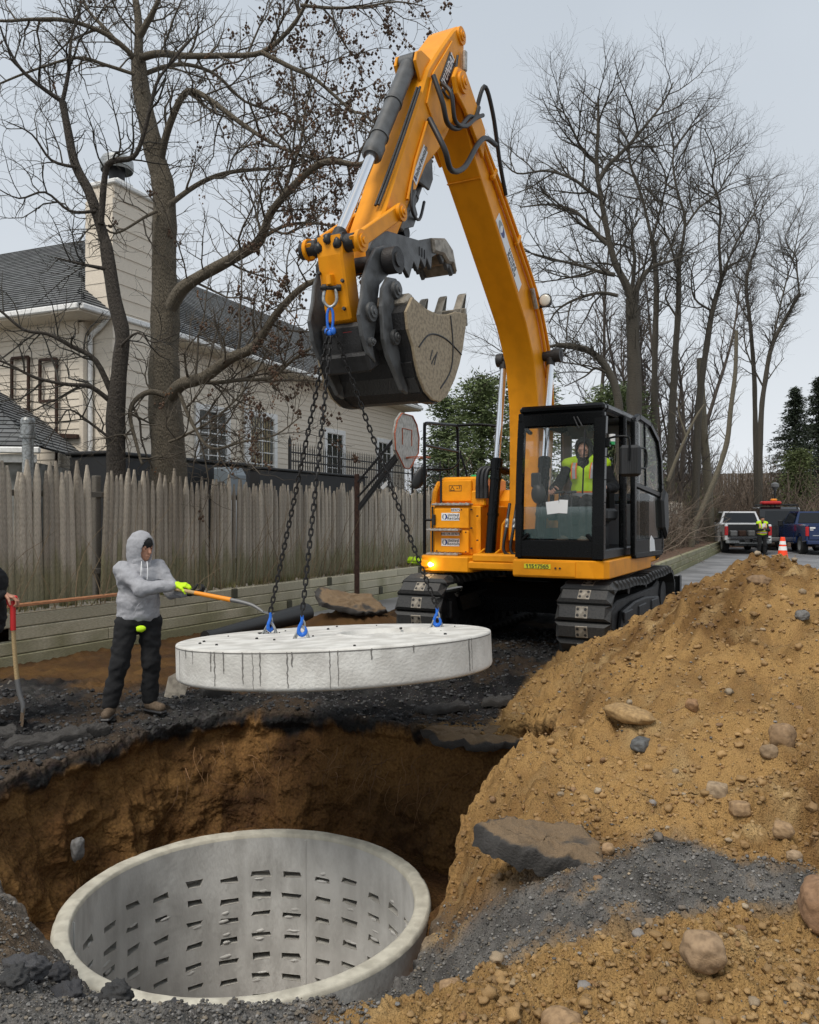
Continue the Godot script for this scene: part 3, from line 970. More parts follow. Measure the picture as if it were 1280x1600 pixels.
# ---- the excavator: x to the operator's left, y up, z forward ----------------
var ARM_T := Vector2(2.2, 6.35)
func ap(a: float, b: float) -> Vector2:   # arm coordinates (along, out to the front) to (z, y)
	return ARM_T + Vector2(0.51, -0.86) * a + Vector2(0.86, 0.51) * b

func zy(p: Vector2, x: float) -> Vector3: return Vector3(x, p.y, p.x)

func text_mesh(s: String, size: float, m: Material, depth := 0.002) -> TextMesh:
	var f := SystemFont.new()
	f.font_names = PackedStringArray(["Droid Sans"])
	f.font_weight = 700
	var t := TextMesh.new()
	t.text = s; t.font = f; t.font_size = 32; t.pixel_size = size / 32.0; t.depth = depth; t.material = m
	return t

func decal(parent: Node3D, xf: Transform3D, kind: int) -> void:   # rental stickers; drawn in the xy plane facing +z
	var mb := MB.new()
	var w := 0.25 if kind == 0 else 0.2
	if kind == 0:
		mb.box(Vector3.ZERO, Vector3(w, 0.095, 0.003), 0.0012)
		var o := inst("rental_sticker", mb.mesh(M.decal_white), parent, xf)
		mb = MB.new()
		for k in 14:   # dark half of the roundel
			var a := -PI / 2 + PI * k / 14.0
			var b := -PI / 2 + PI * (k + 1) / 14.0
			mb.quad(Vector3(-0.078 + 0.012 * cos(a), 0.026 * sin(a), 0.0025), Vector3(-0.078 + 0.036 * cos(a), 0.036 * sin(a), 0.0025), Vector3(-0.078 + 0.036 * cos(b), 0.036 * sin(b), 0.0025), Vector3(-0.078 + 0.012 * cos(b), 0.026 * sin(b), 0.0025))
		inst("roundel_blue", mb.mesh(M.decal_blue), o)
		mb = MB.new()
		for k in 14:
			var a := PI / 2 + PI * k / 14.0
			var b := PI / 2 + PI * (k + 1) / 14.0
			mb.quad(Vector3(-0.082 + 0.014 * cos(a), 0.028 * sin(a), 0.0025), Vector3(-0.082 + 0.034 * cos(a), 0.034 * sin(a), 0.0025), Vector3(-0.082 + 0.034 * cos(b), 0.034 * sin(b), 0.0025), Vector3(-0.082 + 0.014 * cos(b), 0.028 * sin(b), 0.0025))
		inst("roundel_grey", mb.mesh(M.decal_grey), o)
		inst("lettering", text_mesh("United", 0.048, M.decal_black), o, Transform3D(Basis(), Vector3(0.04, 0.02, 0.002)))
		inst("lettering", text_mesh("Rentals", 0.048, M.decal_black), o, Transform3D(Basis(), Vector3(0.042, -0.02, 0.002)))
	else:
		var s := "RENTS" if kind == 1 else "800-UR-RENTS"
		w = 0.12 if kind == 1 else 0.24
		mb.box(Vector3.ZERO, Vector3(w, 0.042, 0.003), 0.0012)
		var o := inst("phone_sticker", mb.mesh(M.decal_white), parent, xf)
		inst("lettering", text_mesh(s, 0.04, M.decal_black), o, Transform3D(Basis(), Vector3(0, 0, 0.002)))

func cylinder(t: Node3D, called: String, a: Vector3, b: Vector3, f: float, rb: float, rr: float, barrel: Material, eye := 0.09) -> void:
	var dir := (b - a).normalized()
	var m := a.lerp(b, f)
	var mb := MB.new()
	mb.tuber([a, a + dir * 0.05, a + dir * 0.08, m - dir * 0.14, m - dir * 0.13, m - dir * 0.02, m], [rb * 0.7, rb * 0.95, rb, rb, rb * 1.18, rb * 1.18, rb * 0.9], 20)
	mb.cyl(a + Vector3(eye * 0.8, 0, 0), a - Vector3(eye * 0.8, 0, 0), rb * 1.05, 16)
	for k in 2:
		var q := a.lerp(m, 0.45 + 0.35 * k)
		mb.tube([q - dir * 0.015, q + dir * 0.015], rb * 1.12, rb * 1.12, 20)
	var o := obj(called, mb, barrel, t)
	mb = MB.new()
	mb.cyl(m - dir * 0.01, b, rr, 18)
	obj("piston_rod", mb, M.chrome, o)
	mb = MB.new()
	mb.cyl(b + Vector3(eye, 0, 0), b - Vector3(eye, 0, 0), rb * 0.95, 16)
	mb.cyl(b - dir * 0.12, b, rr * 1.3, 14)
	obj("rod_eye", mb, M.dark_steel, o)

func pin(mb: MB, p: Vector2, x: float, r: float) -> void:   # round boss with a washer and bolt on the side face
	var s := signf(x)
	mb.cyl(zy(p, x), zy(p, x + 0.03 * s), r, 20)
	mb.cyl(zy(p, x + 0.03 * s), zy(p, x + 0.045 * s), r * 0.62, 16)
	mb.cyl(zy(p, x + 0.045 * s), zy(p, x + 0.055 * s), r * 0.3, 6)

func build_excavator() -> void:
	var t := thing("excavator", "yellow tracked excavator with black cab holding the concrete lid", "excavator", Vector3(1.4, 0.05, -10.1), -deg_to_rad(28))
	digger_tracks(t)
	digger_house(t)
	digger_cab(t)
	digger_boom(t)
	digger_bucket(t)

func digger_tracks(t: Node3D) -> void:
	var pitch := 0.181
	var R := 0.36
	var zc0 := 0.52
	var zc1 := -2.5
	var yc := 0.46
	# one pad: chunky plate with sloped ends, centre bolt plate and bolts
	var mb := MB.new()
	var hw := 0.3
	var hp := pitch * 0.47
	var prof := [Vector2(-hp, -0.03), Vector2(-hp, 0.03), Vector2(-hp + 0.025, 0.066), Vector2(hp - 0.025, 0.066), Vector2(hp, 0.03), Vector2(hp, -0.03)]
	for i in prof.size():
		var j := (i + 1) % prof.size()
		var p: Vector2 = prof[i]
		var q: Vector2 = prof[j]
		var ip := hw - (0.05 if p.y > 0.05 else 0.0)
		var iq := hw - (0.05 if q.y > 0.05 else 0.0)
		mb.quad(Vector3(-ip, p.y, p.x), Vector3(ip, p.y, p.x), Vector3(iq, q.y, q.x), Vector3(-iq, q.y, q.x))
		for s in [-1, 1]:
			if i > 0 and i < prof.size() - 1: mb.oritri(Vector3(s * (hw - (0.05 if prof[0].y > 0.05 else 0.0)), prof[0].y, prof[0].x), Vector3(s * ip, p.y, p.x), Vector3(s * iq, q.y, q.x), Vector3.ZERO)
	mb.box(Vector3(0, -0.05, 0), Vector3(0.17, 0.05, pitch * 0.8), 0.01)
	var pad := mb.mesh(M.track_rubber)
	mb = MB.new()
	mb.box(Vector3(0, 0.062, 0), Vector3(0.135, 0.014, pitch * 0.72), 0.004)
	mb.add_to(pad, M.worn_steel)
	mb = MB.new()
	for x in [-0.042, 0.042]:
		for z in [-0.033, 0.033]:
			mb.cyl(Vector3(x, 0.06, z), Vector3(x, 0.073, z), 0.016, 8)
	mb.add_to(pad, M.dark_steel)
	var straight := zc0 - zc1
	var total := 2.0 * straight + TAU * R
	var n := int(round(total / pitch))
	for side in [-1.0, 1.0]:
		var cx: float = side * 1.0
		for k in n:
			var s := fposmod(k * total / n + 0.06, total)
			var p := Vector2.ZERO
			var nr := Vector2.ZERO
			if s < straight:
				p = Vector2(zc1 + s, yc + R); nr = Vector2(0, 1)
				p.y -= 0.035 * sin(PI * s / straight) * (1.0 + 0.4 * sin(s * 5.0))
			elif s < straight + PI * R:
				var a := PI / 2 - (s - straight) / R
				nr = Vector2(cos(a), sin(a)); p = Vector2(zc0, yc) + nr * R
			elif s < 2.0 * straight + PI * R:
				p = Vector2(zc0 - (s - straight - PI * R), yc - R); nr = Vector2(0, -1)
			else:
				var a := -PI / 2 - (s - 2.0 * straight - PI * R) / R
				nr = Vector2(cos(a), sin(a)); p = Vector2(zc1, yc) + nr * R
			var y := Vector3(0, nr.y, nr.x)
			inst("track_pad", pad, t, Transform3D(Basis(Vector3.RIGHT, y, Vector3.RIGHT.cross(y)), zy(p, cx)))
		mb = MB.new()
		mb.prism([Vector2(zc1 + 0.1, 0.22), Vector2(zc0 - 0.35, 0.22), Vector2(zc0 - 0.2, 0.33), Vector2(zc0 - 0.2, 0.55), Vector2(zc0 - 0.5, 0.62), Vector2(zc1 + 0.5, 0.62), Vector2(zc1 + 0.2, 0.7), Vector2(zc1 - 0.1, 0.5)], cx - 0.17, cx + 0.17, 0.02)
		mb.prism([Vector2(zc1 + 0.4, 0.3), Vector2(zc0 - 0.4, 0.3), Vector2(zc0 - 0.5, 0.5), Vector2(-0.6, 0.56), Vector2(-1.2, 0.56), Vector2(zc1 + 0.5, 0.5)], cx + side * 0.17 - (0.07 if side < 0 else 0.0), cx + side * 0.17 + (0.07 if side > 0 else 0.0), 0.02)
		var fr := obj("track_frame", mb, M.dark_steel, t)
		for k in 3:
			mb = MB.new()
			mb.box(Vector3(cx + side * 0.245, 0.43, -0.15 - k * 0.75), Vector3(0.03, 0.13, 0.42), 0.015)
			obj("step_plate", mb, M.dark_steel, fr)
		for k in 8:
			mb = MB.new()
			var z := lerpf(zc1 + 0.45, zc0 - 0.45, k / 7.0)
			mb.cyl(Vector3(cx - 0.18, 0.2, z), Vector3(cx + 0.18, 0.2, z), 0.09, 16)
			obj("track_roller", mb, M.dark_steel, fr)
		for z in [-0.6, -1.6]:
			mb = MB.new()
			mb.cyl(Vector3(cx - 0.15, 0.7, z), Vector3(cx + 0.15, 0.7, z), 0.06, 14)
			obj("carrier_roller", mb, M.dark_steel, fr)
		mb = MB.new()
		mb.cyl(Vector3(cx - 0.1, yc, zc0), Vector3(cx + 0.1, yc, zc0), R - 0.08, 28)
		mb.cyl(Vector3(cx - 0.16, yc, zc0), Vector3(cx + 0.16, yc, zc0), 0.1, 16)
		obj("idler", mb, M.dark_steel, t)
		mb = MB.new()
		for k in 21:
			var a := TAU * k / 21.0
			mb.box(Vector3(cx, yc + cos(a) * (R - 0.07), zc1 + sin(a) * (R - 0.07)), Vector3(0.06, 0.09, 0.05), 0.01, Basis(Vector3.RIGHT, a))
		mb.cyl(Vector3(cx - 0.03, yc, zc1), Vector3(cx + 0.03, yc, zc1), R - 0.09, 30)
		mb.cyl(Vector3(cx - 0.18, yc, zc1), Vector3(cx + 0.2, yc, zc1), 0.2, 24)
		obj("sprocket", mb, M.dark_steel, t)
	# centre frame
	mb = MB.new()
	mb.box(Vector3(0, 0.68, -0.98), Vector3(1.1, 0.26, 1.3), 0.03)
	mb.prism([Vector2(-0.35, 0.45), Vector2(0.0, 0.42), Vector2(0.05, 0.6), Vector2(-0.1, 0.76), Vector2(-0.4, 0.78)], -0.85, 0.85, 0.02)
	mb.prism([Vector2(-1.95, 0.45), Vector2(-1.6, 0.42), Vector2(-1.5, 0.78), Vector2(-1.85, 0.76)], -0.85, 0.85, 0.02)
	for s in [-1.0, 1.0]:
		mb.bar(Vector3(s * 0.86, 0.5, 0.1), Vector3(s * 0.3, 0.7, -0.4), 0.3, 0.22, 0.02)
		mb.bar(Vector3(s * 0.86, 0.5, -2.0), Vector3(s * 0.3, 0.7, -1.5), 0.3, 0.22, 0.02)
	obj("centre_frame", mb, M.black_paint, t)
	mb = MB.new()
	mb.cyl(Vector3(0, 0.8, -0.98), Vector3(0, 0.98, -0.98), 0.55, 48)
	for k in 30:
		var a := TAU * k / 30.0
		mb.cyl(Vector3(sin(a) * 0.52, 0.82, -0.98 + cos(a) * 0.52), Vector3(sin(a) * 0.57, 0.82, -0.98 + cos(a) * 0.57), 0.018, 6)
	obj("slewing_ring", mb, M.dark_steel, t)
	# dozer blade at the back
	mb = MB.new()
	mb.prism([Vector2(-3.32, 0.12), Vector2(-3.27, 0.12), Vector2(-3.22, 0.4), Vector2(-3.27, 0.68), Vector2(-3.34, 0.68), Vector2(-3.29, 0.4)], -1.3, 1.3, 0.005)
	for s in [-1.0, 1.0]:
		mb.box(Vector3(s * 1.29, 0.4, -3.3), Vector3(0.03, 0.6, 0.16), 0.01)
		mb.bar(Vector3(s * 0.45, 0.45, -1.7), Vector3(s * 0.55, 0.35, -3.25), 0.13, 0.17, 0.02)
	obj("dozer_blade", mb, M.black_paint, t)

func digger_house(t: Node3D) -> void:
	var mb := MB.new()
	mb.box(Vector3(0, 1.01, -0.95), Vector3(2.3, 0.1, 3.0), 0.02)
	mb.box(Vector3(-0.1, 1.1, 0.2), Vector3(0.7, 0.1, 0.7), 0.02)
	obj("turntable_deck", mb, M.yellow, t)
	# cross member under the cab with its rounded outer corner
	mb = MB.new()
	var pts := [Vector2(0.18, 0.82), Vector2(1.1, 0.82), Vector2(1.2, 0.78), Vector2(1.245, 0.7), Vector2(1.25, -1.4), Vector2(0.18, -1.4)]
	var xf := Transform3D(Basis(Vector3(0, 1, 0), Vector3(0, 0, 1), Vector3(1, 0, 0)), Vector3.ZERO)   # prism (z,y) -> world (x,z)
	mb.prism(pts, 0.92, 1.12, 0.012, xf)
	mb.prism([Vector2(0.18, 0.83), Vector2(0.9, 0.83), Vector2(0.9, 0.815), Vector2(0.18, 0.815)], 0.94, 1.1, 0.004, xf)
	obj("cab_skirt", mb, M.yellow, t)
	mb = MB.new()
	mb.box(Vector3(0.47, 1.045, 0.834), Vector3(0.31, 0.052, 0.004), 0.001)
	var pl := obj("number_plate", mb, M.plate_yellow, t)
	inst("lettering", text_mesh("11517565", 0.062, M.decal_black), pl, Transform3D(Basis(), Vector3(0.47, 1.045, 0.8375)))
	for k in 2:
		mb = MB.new()
		mb.cyl(Vector3(0.68 + 0.05 * k, 1.03, 0.825), Vector3(0.68 + 0.05 * k, 1.03, 0.84), 0.011, 10)
		obj("bolt", mb, M.decal_black, t)
	# tool box and tank on the operator's right
	mb = MB.new()
	mb.prism([Vector2(-1.22, 0.36), Vector2(-1.14, 0.5), Vector2(-0.98, 0.56), Vector2(-0.5, 0.56), Vector2(-0.46, 0.5), Vector2(-0.46, -1.2), Vector2(-1.22, -1.2)], 0.92, 1.11, 0.014, xf)
	mb.prism([Vector2(-1.24, 0.3), Vector2(-1.16, 0.47), Vector2(-1.05, 0.52), Vector2(-0.82, 0.52), Vector2(-0.82, 0.2), Vector2(-1.24, 0.2)], 0.9, 1.09, 0.02, xf)
	obj("front_fender", mb, M.yellow, t)
	mb = MB.new()
	mb.prism([Vector2(-1.19, 0.1), Vector2(-1.15, 0.18), Vector2(-1.08, 0.22), Vector2(-0.64, 0.22), Vector2(-0.56, 0.16), Vector2(-0.5, 0.16), Vector2(-0.5, -1.1), Vector2(-1.19, -1.1)], 1.11, 1.73, 0.016, xf)
	mb.prism([Vector2(-1.17, -0.1), Vector2(-1.1, -0.02), Vector2(-0.62, -0.02), Vector2(-0.62, -1.0), Vector2(-1.17, -1.0)], 1.73, 2.1, 0.03, xf)
	mb.box(Vector3(-0.56, 1.82, -0.15), Vector3(0.2, 0.2, 0.5), 0.02)
	obj("tool_box", mb, M.yellow, t)
	mb = MB.new()   # rounded outer shell beside the box
	mb.prism([Vector2(-0.5, 1.12), Vector2(0.08, 1.12), Vector2(0.08, 1.7), Vector2(0.02, 1.92), Vector2(-0.1, 2.05), Vector2(-0.5, 2.08)], -1.245, -1.18, 0.02)
	obj("side_shell", mb, M.yellow, t)
	for a in [[-0.86, 1.28, 0.236, 0.48, 0.28], [-0.86, 1.57, 0.236, 0.48, 0.25], [-0.9, 1.92, -0.005, 0.42, 0.27]]:
		mb = MB.new()
		mb.box(Vector3(a[0], a[1], a[2]), Vector3(a[3], a[4], 0.03), 0.01)
		obj("tool_box_door", mb, M.yellow, t)
	decal(t, Transform3D(Basis(), Vector3(-0.87, 1.59, 0.2535)), 0)
	decal(t, Transform3D(Basis(), Vector3(-0.87, 1.27, 0.2535)), 0)
	decal(t, Transform3D(Basis(), Vector3(-0.8, 1.675, 0.2535)), 1)
	decal(t, Transform3D(Basis(), Vector3(-0.87, 1.375, 0.2535)), 2)
	for a in [[-0.87, 1.745, 0.2, 0.52], [-0.93, 1.425, 0.31, 0.44], [-0.93, 1.125, 0.32, 0.44]]:
		mb = MB.new()
		mb.box(Vector3(a[0], a[1], a[2]), Vector3(a[3], 0.026, 0.13), 0.006)
		for k in 6: mb.box(Vector3(a[0] - a[3] * 0.4 + k * a[3] * 0.16, a[1] + 0.017, a[2]), Vector3(0.025, 0.01, 0.1), 0.003)
		obj("step_tread", mb, M.aluminium, t)
	mb = MB.new()   # warning sticker: frame, triangle, mark
	mb.bar(Vector3(-1.0, 1.99, 0.0125), Vector3(-0.83, 1.99, 0.0125), 0.004, 0.004, 0.0)
	mb.bar(Vector3(-1.0, 1.92, 0.0125), Vector3(-0.83, 1.92, 0.0125), 0.004, 0.004, 0.0)
	mb.bar(Vector3(-1.0, 1.92, 0.0125), Vector3(-1.0, 1.99, 0.0125), 0.004, 0.004, 0.0)
	mb.bar(Vector3(-0.83, 1.92, 0.0125), Vector3(-0.83, 1.99, 0.0125), 0.004, 0.004, 0.0)
	mb.bar(Vector3(-0.985, 1.93, 0.0125), Vector3(-0.955, 1.98, 0.0125), 0.006, 0.004, 0.0)
	mb.bar(Vector3(-0.925, 1.93, 0.0125), Vector3(-0.955, 1.98, 0.0125), 0.006, 0.004, 0.0)
	mb.bar(Vector3(-0.985, 1.93, 0.0125), Vector3(-0.925, 1.93, 0.0125), 0.006, 0.004, 0.0)
	mb.bar(Vector3(-0.9, 1.955, 0.0125), Vector3(-0.875, 1.955, 0.0125), 0.006, 0.004, 0.0)
	mb.bar(Vector3(-0.855, 1.95, 0.0125), Vector3(-0.855, 1.98, 0.0125), 0.007, 0.004, 0.0)
	obj("warning_sticker", mb, M.decal_black, t)
	mb = MB.new()   # gaps between panels: dark rubber strips
	mb.box(Vector3(-1.13, 1.42, 0.235), Vector3(0.022, 0.6, 0.02), 0.004)
	mb.box(Vector3(-1.12, 1.92, 0.005), Vector3(0.03, 0.34, 0.02), 0.004)
	obj("rubber_seal", mb, M.plastic, t)
	for a in [[-0.6, 1.68], [-0.6, 1.45], [-0.6, 1.2], [-0.72, 1.68], [-0.52, 1.3], [-0.52, 1.6], [-0.66, 1.155], [-0.73, 1.4], [-1.06, 1.16], [-0.66, 1.4]]:
		mb = MB.new()
		mb.cyl(Vector3(a[0], a[1], 0.2), Vector3(a[0], a[1], 0.257 if a[0] < -0.61 else 0.23), 0.009, 8)
		obj("bolt", mb, M.dark_steel, t)
	mb = MB.new()
	mb.box(Vector3(-1.1, 1.55, 0.26), Vector3(0.05, 0.14, 0.05), 0.01)
	obj("door_latch", mb, M.plastic, t)
	# working lamp in the fender
	mb = MB.new()
	mb.box(Vector3(-0.98, 1.005, 0.53), Vector3(0.17, 0.09, 0.03), 0.02)
	var lamp := obj("front_lamp", mb, M.plastic, t)
	mb = MB.new()
	mb.ball(Vector3(-0.98, 1.005, 0.545), Vector3(0.062, 0.036, 0.018), 8, 14)
	obj("lamp_lens", mb, M.lamp_glow, lamp)
	var l := OmniLight3D.new()
	l.name = "front_lamp_light"
	l.position = Vector3(-0.98, 1.005, 0.62); l.light_energy = 0.02; l.light_size = 0.05; l.light_color = Color(1.0, 0.86, 0.6); l.shadow_enabled = true; l.omni_range = 12.0
	t.add_child(l)
	# engine housing, counterweight
	mb = MB.new()
	mb.prism([Vector2(-0.75, 1.06), Vector2(-0.75, 1.8), Vector2(-0.95, 1.95), Vector2(-2.1, 1.95), Vector2(-2.2, 1.85), Vector2(-2.2, 1.06)], -1.2, 0.1, 0.04)
	obj("engine_hood", mb, M.yellow, t)
	mb = MB.new()
	mb.prism([Vector2(-1.5, 1.06), Vector2(-1.5, 1.8), Vector2(-1.6, 1.9), Vector2(-2.1, 1.9), Vector2(-2.2, 1.8), Vector2(-2.2, 1.06)], 0.1, 1.2, 0.04)
	obj("rear_cover", mb, M.black_paint, t)
	mb = MB.new()
	var cw := []
	for k in 13:
		var a := lerpf(-PI * 0.5, PI * 0.5, k / 12.0)
		cw.append(Vector2(sin(a) * 1.22, -2.18 - cos(a) * 0.42))
	mb.prism(cw, 0.98, 1.82, 0.05, xf)
	obj("counterweight", mb, M.grey_paint, t)
	mb = MB.new()
	mb.box(Vector3(-0.72, 2.11, -0.35), Vector3(0.2, 0.05, 0.2), 0.015)
	obj("filler_cap", mb, M.green_light, t)
	# handrail round the tank
	var rail := func(p: Array, r: float) -> void:
		var b := MB.new()
		b.tube(curve(p, 5), r, r, 10)
		obj("handrail", b, M.black_paint, t)
	var rounded := func(a: Vector3, b: Vector3, c: Vector3, d: Vector3) -> Array:
		return [a, a.lerp(b, 0.5), b.lerp(a, 0.08 / maxf(0.1, a.distance_to(b))), b.lerp(b + (c - b).normalized() * 0.08 + (a - b).normalized() * 0.08, 0.3), b + (c - b).normalized() * 0.08, b.lerp(c, 0.5), c + (b - c).normalized() * 0.08, c.lerp(c + (b - c).normalized() * 0.08 + (d - c).normalized() * 0.08, 0.3), c + (d - c).normalized() * 0.08, c.lerp(d, 0.5), d]
	rail.call(rounded.call(Vector3(-1.21, 1.12, 0.3), Vector3(-1.21, 2.78, 0.3), Vector3(-1.21, 2.84, -0.7), Vector3(-1.21, 2.06, -0.72)), 0.021)
	rail.call([Vector3(-1.21, 2.5, 0.3), Vector3(-1.21, 2.49, -0.2), Vector3(-1.21, 2.48, -0.71)], 0.018)
	rail.call([Vector3(-1.21, 1.55, 0.3), Vector3(-1.1, 1.55, 0.26)], 0.016)
	rail.call([Vector3(-0.62, 2.8, -0.72), Vector3(-0.64, 2.45, -0.72), Vector3(-0.66, 2.05, -0.74)], 0.019)
	rail.call([Vector3(-1.21, 2.84, -0.7), Vector3(-0.9, 2.84, -0.72), Vector3(-0.62, 2.8, -0.72)], 0.019)
	# mirror on its arm at the tank side
	mb = MB.new()
	mb.tube(curve([Vector3(-0.98, 2.46, -0.3), Vector3(-0.98, 2.32, -0.25), Vector3(-1.02, 2.22, -0.12), Vector3(-1.12, 2.2, -0.02), Vector3(-1.24, 2.2, 0.16)], 4), 0.012, 0.012, 8)
	mb.tube(curve([Vector3(-0.98, 2.4, -0.3), Vector3(-0.9, 2.2, -0.28), Vector3(-0.88, 2.08, -0.28)], 4), 0.014, 0.014, 8)
	var mo := obj("mirror_arm", mb, M.black_paint, t)
	mb = MB.new()
	mb.ball(Vector3(-1.3, 2.09, 0.26), Vector3(0.085, 0.16, 0.035), 12, 20, null, 0.0, 1.0, Basis(Vector3(0, 1, 0), 0.75) * Basis(Vector3(0, 0, 1), -0.45))
	obj("mirror", mb, M.plastic, mo)
	# hydraulic hoses that loop over behind the boom cylinder
	for k in 3:
		mb = MB.new()
		var x := -0.56 + k * 0.055
		mb.tube(curve([Vector3(x, 1.86, 0.1), Vector3(x, 2.08, 0.1), Vector3(x + 0.03, 2.19, 0.06), Vector3(x + 0.14, 2.2, -0.05), Vector3(x + 0.26, 2.14, -0.2)], 5), 0.027, 0.027, 10)
		var ho := obj("hydraulic_hose", mb, M.hose, t)
		mb = MB.new()
		mb.cyl(Vector3(x, 1.82, 0.1), Vector3(x, 1.98, 0.1), 0.033, 12)
		obj("hose_fitting", mb, M.dark_steel, ho)
	for k in 2:
		mb = MB.new()
		var x := -0.08 + 0.09 * k
		mb.tube(curve([Vector3(x, 1.75, 0.25), Vector3(x + 0.02, 1.45, 0.42), Vector3(x + 0.0, 1.2, 0.45), Vector3(x + 0.1, 1.13, 0.4), Vector3(x + 0.25, 1.17, 0.2)], 5), 0.019, 0.019, 9)
		var ho := obj("hydraulic_hose", mb, M.hose, t)
		mb = MB.new()
		mb.cyl(Vector3(x + 0.014, 1.56, 0.36), Vector3(x + 0.022, 1.46, 0.41), 0.025, 10)
		obj("hose_fitting", mb, M.galvanised, ho)

func digger_cab(t: Node3D) -> void:
	# frame corners (x across, z along); the cab stands between x 0.2 and 1.2
	var y0 := 1.12
	var y1 := 2.78
	var zf := 0.8
	var zb := -0.95
	var mb := MB.new()
	# floor sill and lower front
	mb.box(Vector3(0.7, y0 + 0.06, -0.08), Vector3(1.0, 0.12, 1.74), 0.02)
	obj("cab_floor", mb, M.black_paint, t)
	# front ring, leaning back at the top
	var ring := func(out: Array, inn: Array, x0: float, x1: float, m: Material, called: String) -> void:
		pass
	var fz := func(y: float) -> float: return zf + 0.02 - 0.12 * pow(clampf((y - 1.25) / 1.55, 0.0, 1.0), 2.0)
	mb = MB.new()
	var ys := [1.14, 1.3, 1.5, 1.75, 2.0, 2.25, 2.5, 2.7]
	for xx in [[0.2, 0.275], [1.08, 1.21]]:
		for i in ys.size() - 1:
			var a: float = ys[i]
			var b: float = ys[i + 1]
			mb.prism([Vector2(fz.call(a) - 0.09, a), Vector2(fz.call(a), a), Vector2(fz.call(b), b), Vector2(fz.call(b) - 0.09, b)], xx[0], xx[1], 0.006)
	mb.box(Vector3(0.7, 1.24, zf - 0.035), Vector3(0.98, 0.2, 0.09), 0.015)
	mb.box(Vector3(0.7, 2.68, fz.call(2.68) - 0.05), Vector3(0.98, 0.16, 0.1), 0.02)
	for s in [[0.3, 1.36, 0.75], [1.06, 1.36, -0.75], [0.3, 2.58, -0.75], [1.06, 2.58, 0.75]]:   # fillets of the window opening
		mb.box(Vector3(s[0], s[1], fz.call(s[1]) - 0.045), Vector3(0.13, 0.04, 0.07), 0.01, Basis(Vector3(0, 0, 1), s[2]))
	obj("front_frame", mb, M.black_paint, t)
	mb = MB.new()
	mb.box(Vector3(0.68, 1.98, fz.call(1.98) - 0.06), Vector3(0.8, 1.24, 0.008), 0.002)
	obj("windscreen", mb, M.glass, t)
	mb = MB.new()
	mb.box(Vector3(0.68, 1.53, fz.call(1.6) - 0.075), Vector3(0.8, 0.36, 0.006), 0.002)
	obj("lower_windscreen", mb, M.tint_glass, t)
	# side frames, rear frame, roof
	var posts := [[0.2, zb, 0.09], [1.12, zb, 0.09], [1.12, -0.28, 0.08]]
	for p in posts:
		mb = MB.new()
		mb.box(Vector3(p[0] + 0.045, (y0 + y1) * 0.5, p[1] + 0.05), Vector3(p[2], y1 - y0, 0.1), 0.02)
		obj("cab_post", mb, M.black_paint, t)
	mb = MB.new()
	mb.box(Vector3(0.235, 1.3, -0.08), Vector3(0.05, 0.3, 1.7), 0.01)
	mb.box(Vector3(0.235, 2.72, -0.1), Vector3(0.06, 0.1, 1.65), 0.01)
	obj("right_side_panel", mb, M.black_paint, t)
	mb = MB.new()
	mb.box(Vector3(0.23, 2.05, -0.08), Vector3(0.008, 1.2, 1.55), 0.002)
	obj("side_window", mb, M.glass, t)
	for rp in [[1.45, 0.6], [2.68, 0.16]]:
		mb = MB.new()
		mb.box(Vector3(0.7, rp[0], zb + 0.05), Vector3(0.9, rp[1], 0.06), 0.01)
		obj("rear_panel", mb, M.cab_lining, t)
	mb = MB.new()
	mb.box(Vector3(0.7, 2.18, zb + 0.05), Vector3(0.86, 0.84, 0.008), 0.002)
	obj("rear_window", mb, M.glass, t)
	mb = MB.new()
	mb.box(Vector3(0.28, 2.2, zb + 0.12), Vector3(0.09, 1.0, 0.05), 0.02)
	mb.box(Vector3(0.31, 2.1, zb + 0.14), Vector3(0.12, 1.1, 0.03), 0.02)
	obj("inner_pillar", mb, M.cab_lining, t)
	# roof: domed shell
	mb = MB.new()
	var cr := [Vector2(0.22, fz.call(2.76) - 0.02), Vector2(1.14, fz.call(2.76) - 0.02), Vector2(1.2, 0.5), Vector2(1.2, zb + 0.05), Vector2(1.12, zb), Vector2(0.26, zb), Vector2(0.2, zb + 0.06), Vector2(0.2, 0.5)]
	var xf := Transform3D(Basis(Vector3(0, 1, 0), Vector3(0, 0, 1), Vector3(1, 0, 0)), Vector3.ZERO)
	mb.prism([Vector2(1.2, -0.1), Vector2(1.2, zb + 0.05), Vector2(1.12, zb), Vector2(0.26, zb), Vector2(0.2, zb + 0.06), Vector2(0.2, -0.1)], 2.76, 2.85, 0.03, xf)
	mb.box(Vector3(0.7, 2.805, 0.64), Vector3(0.98, 0.09, 0.14), 0.03)
	mb.box(Vector3(0.25, 2.805, 0.24), Vector3(0.1, 0.088, 0.72), 0.03)
	mb.box(Vector3(1.14, 2.805, 0.24), Vector3(0.12, 0.088, 0.72), 0.03)
	obj("cab_roof", mb, M.black_paint, t)
	mb = MB.new()
	mb.prism([Vector2(0.28, 0.6), Vector2(1.1, 0.6), Vector2(1.1, -0.12), Vector2(0.28, -0.12)], 2.84, 2.846, 0.0, xf)
	var hm := obj("roof_window", mb, M.tint_glass, t)
	mb = MB.new()
	mb.bar(Vector3(0.86, 2.7, 0.75), Vector3(0.93, 2.56, 0.78), 0.012, 0.012, 0.002)
	mb.bar(Vector3(0.9, 2.7, 0.75), Vector3(0.97, 2.58, 0.78), 0.012, 0.012, 0.002)
	obj("wiper", mb, M.plastic, t)
	mb = MB.new()
	mb.bar(Vector3(1.0, 2.55, 0.79), Vector3(0.985, 1.85, 0.84), 0.014, 0.016, 0.003)
	obj("wiper", mb, M.plastic, t)
	# door, swung open against the side of the cab
	var dd := Node3D.new()
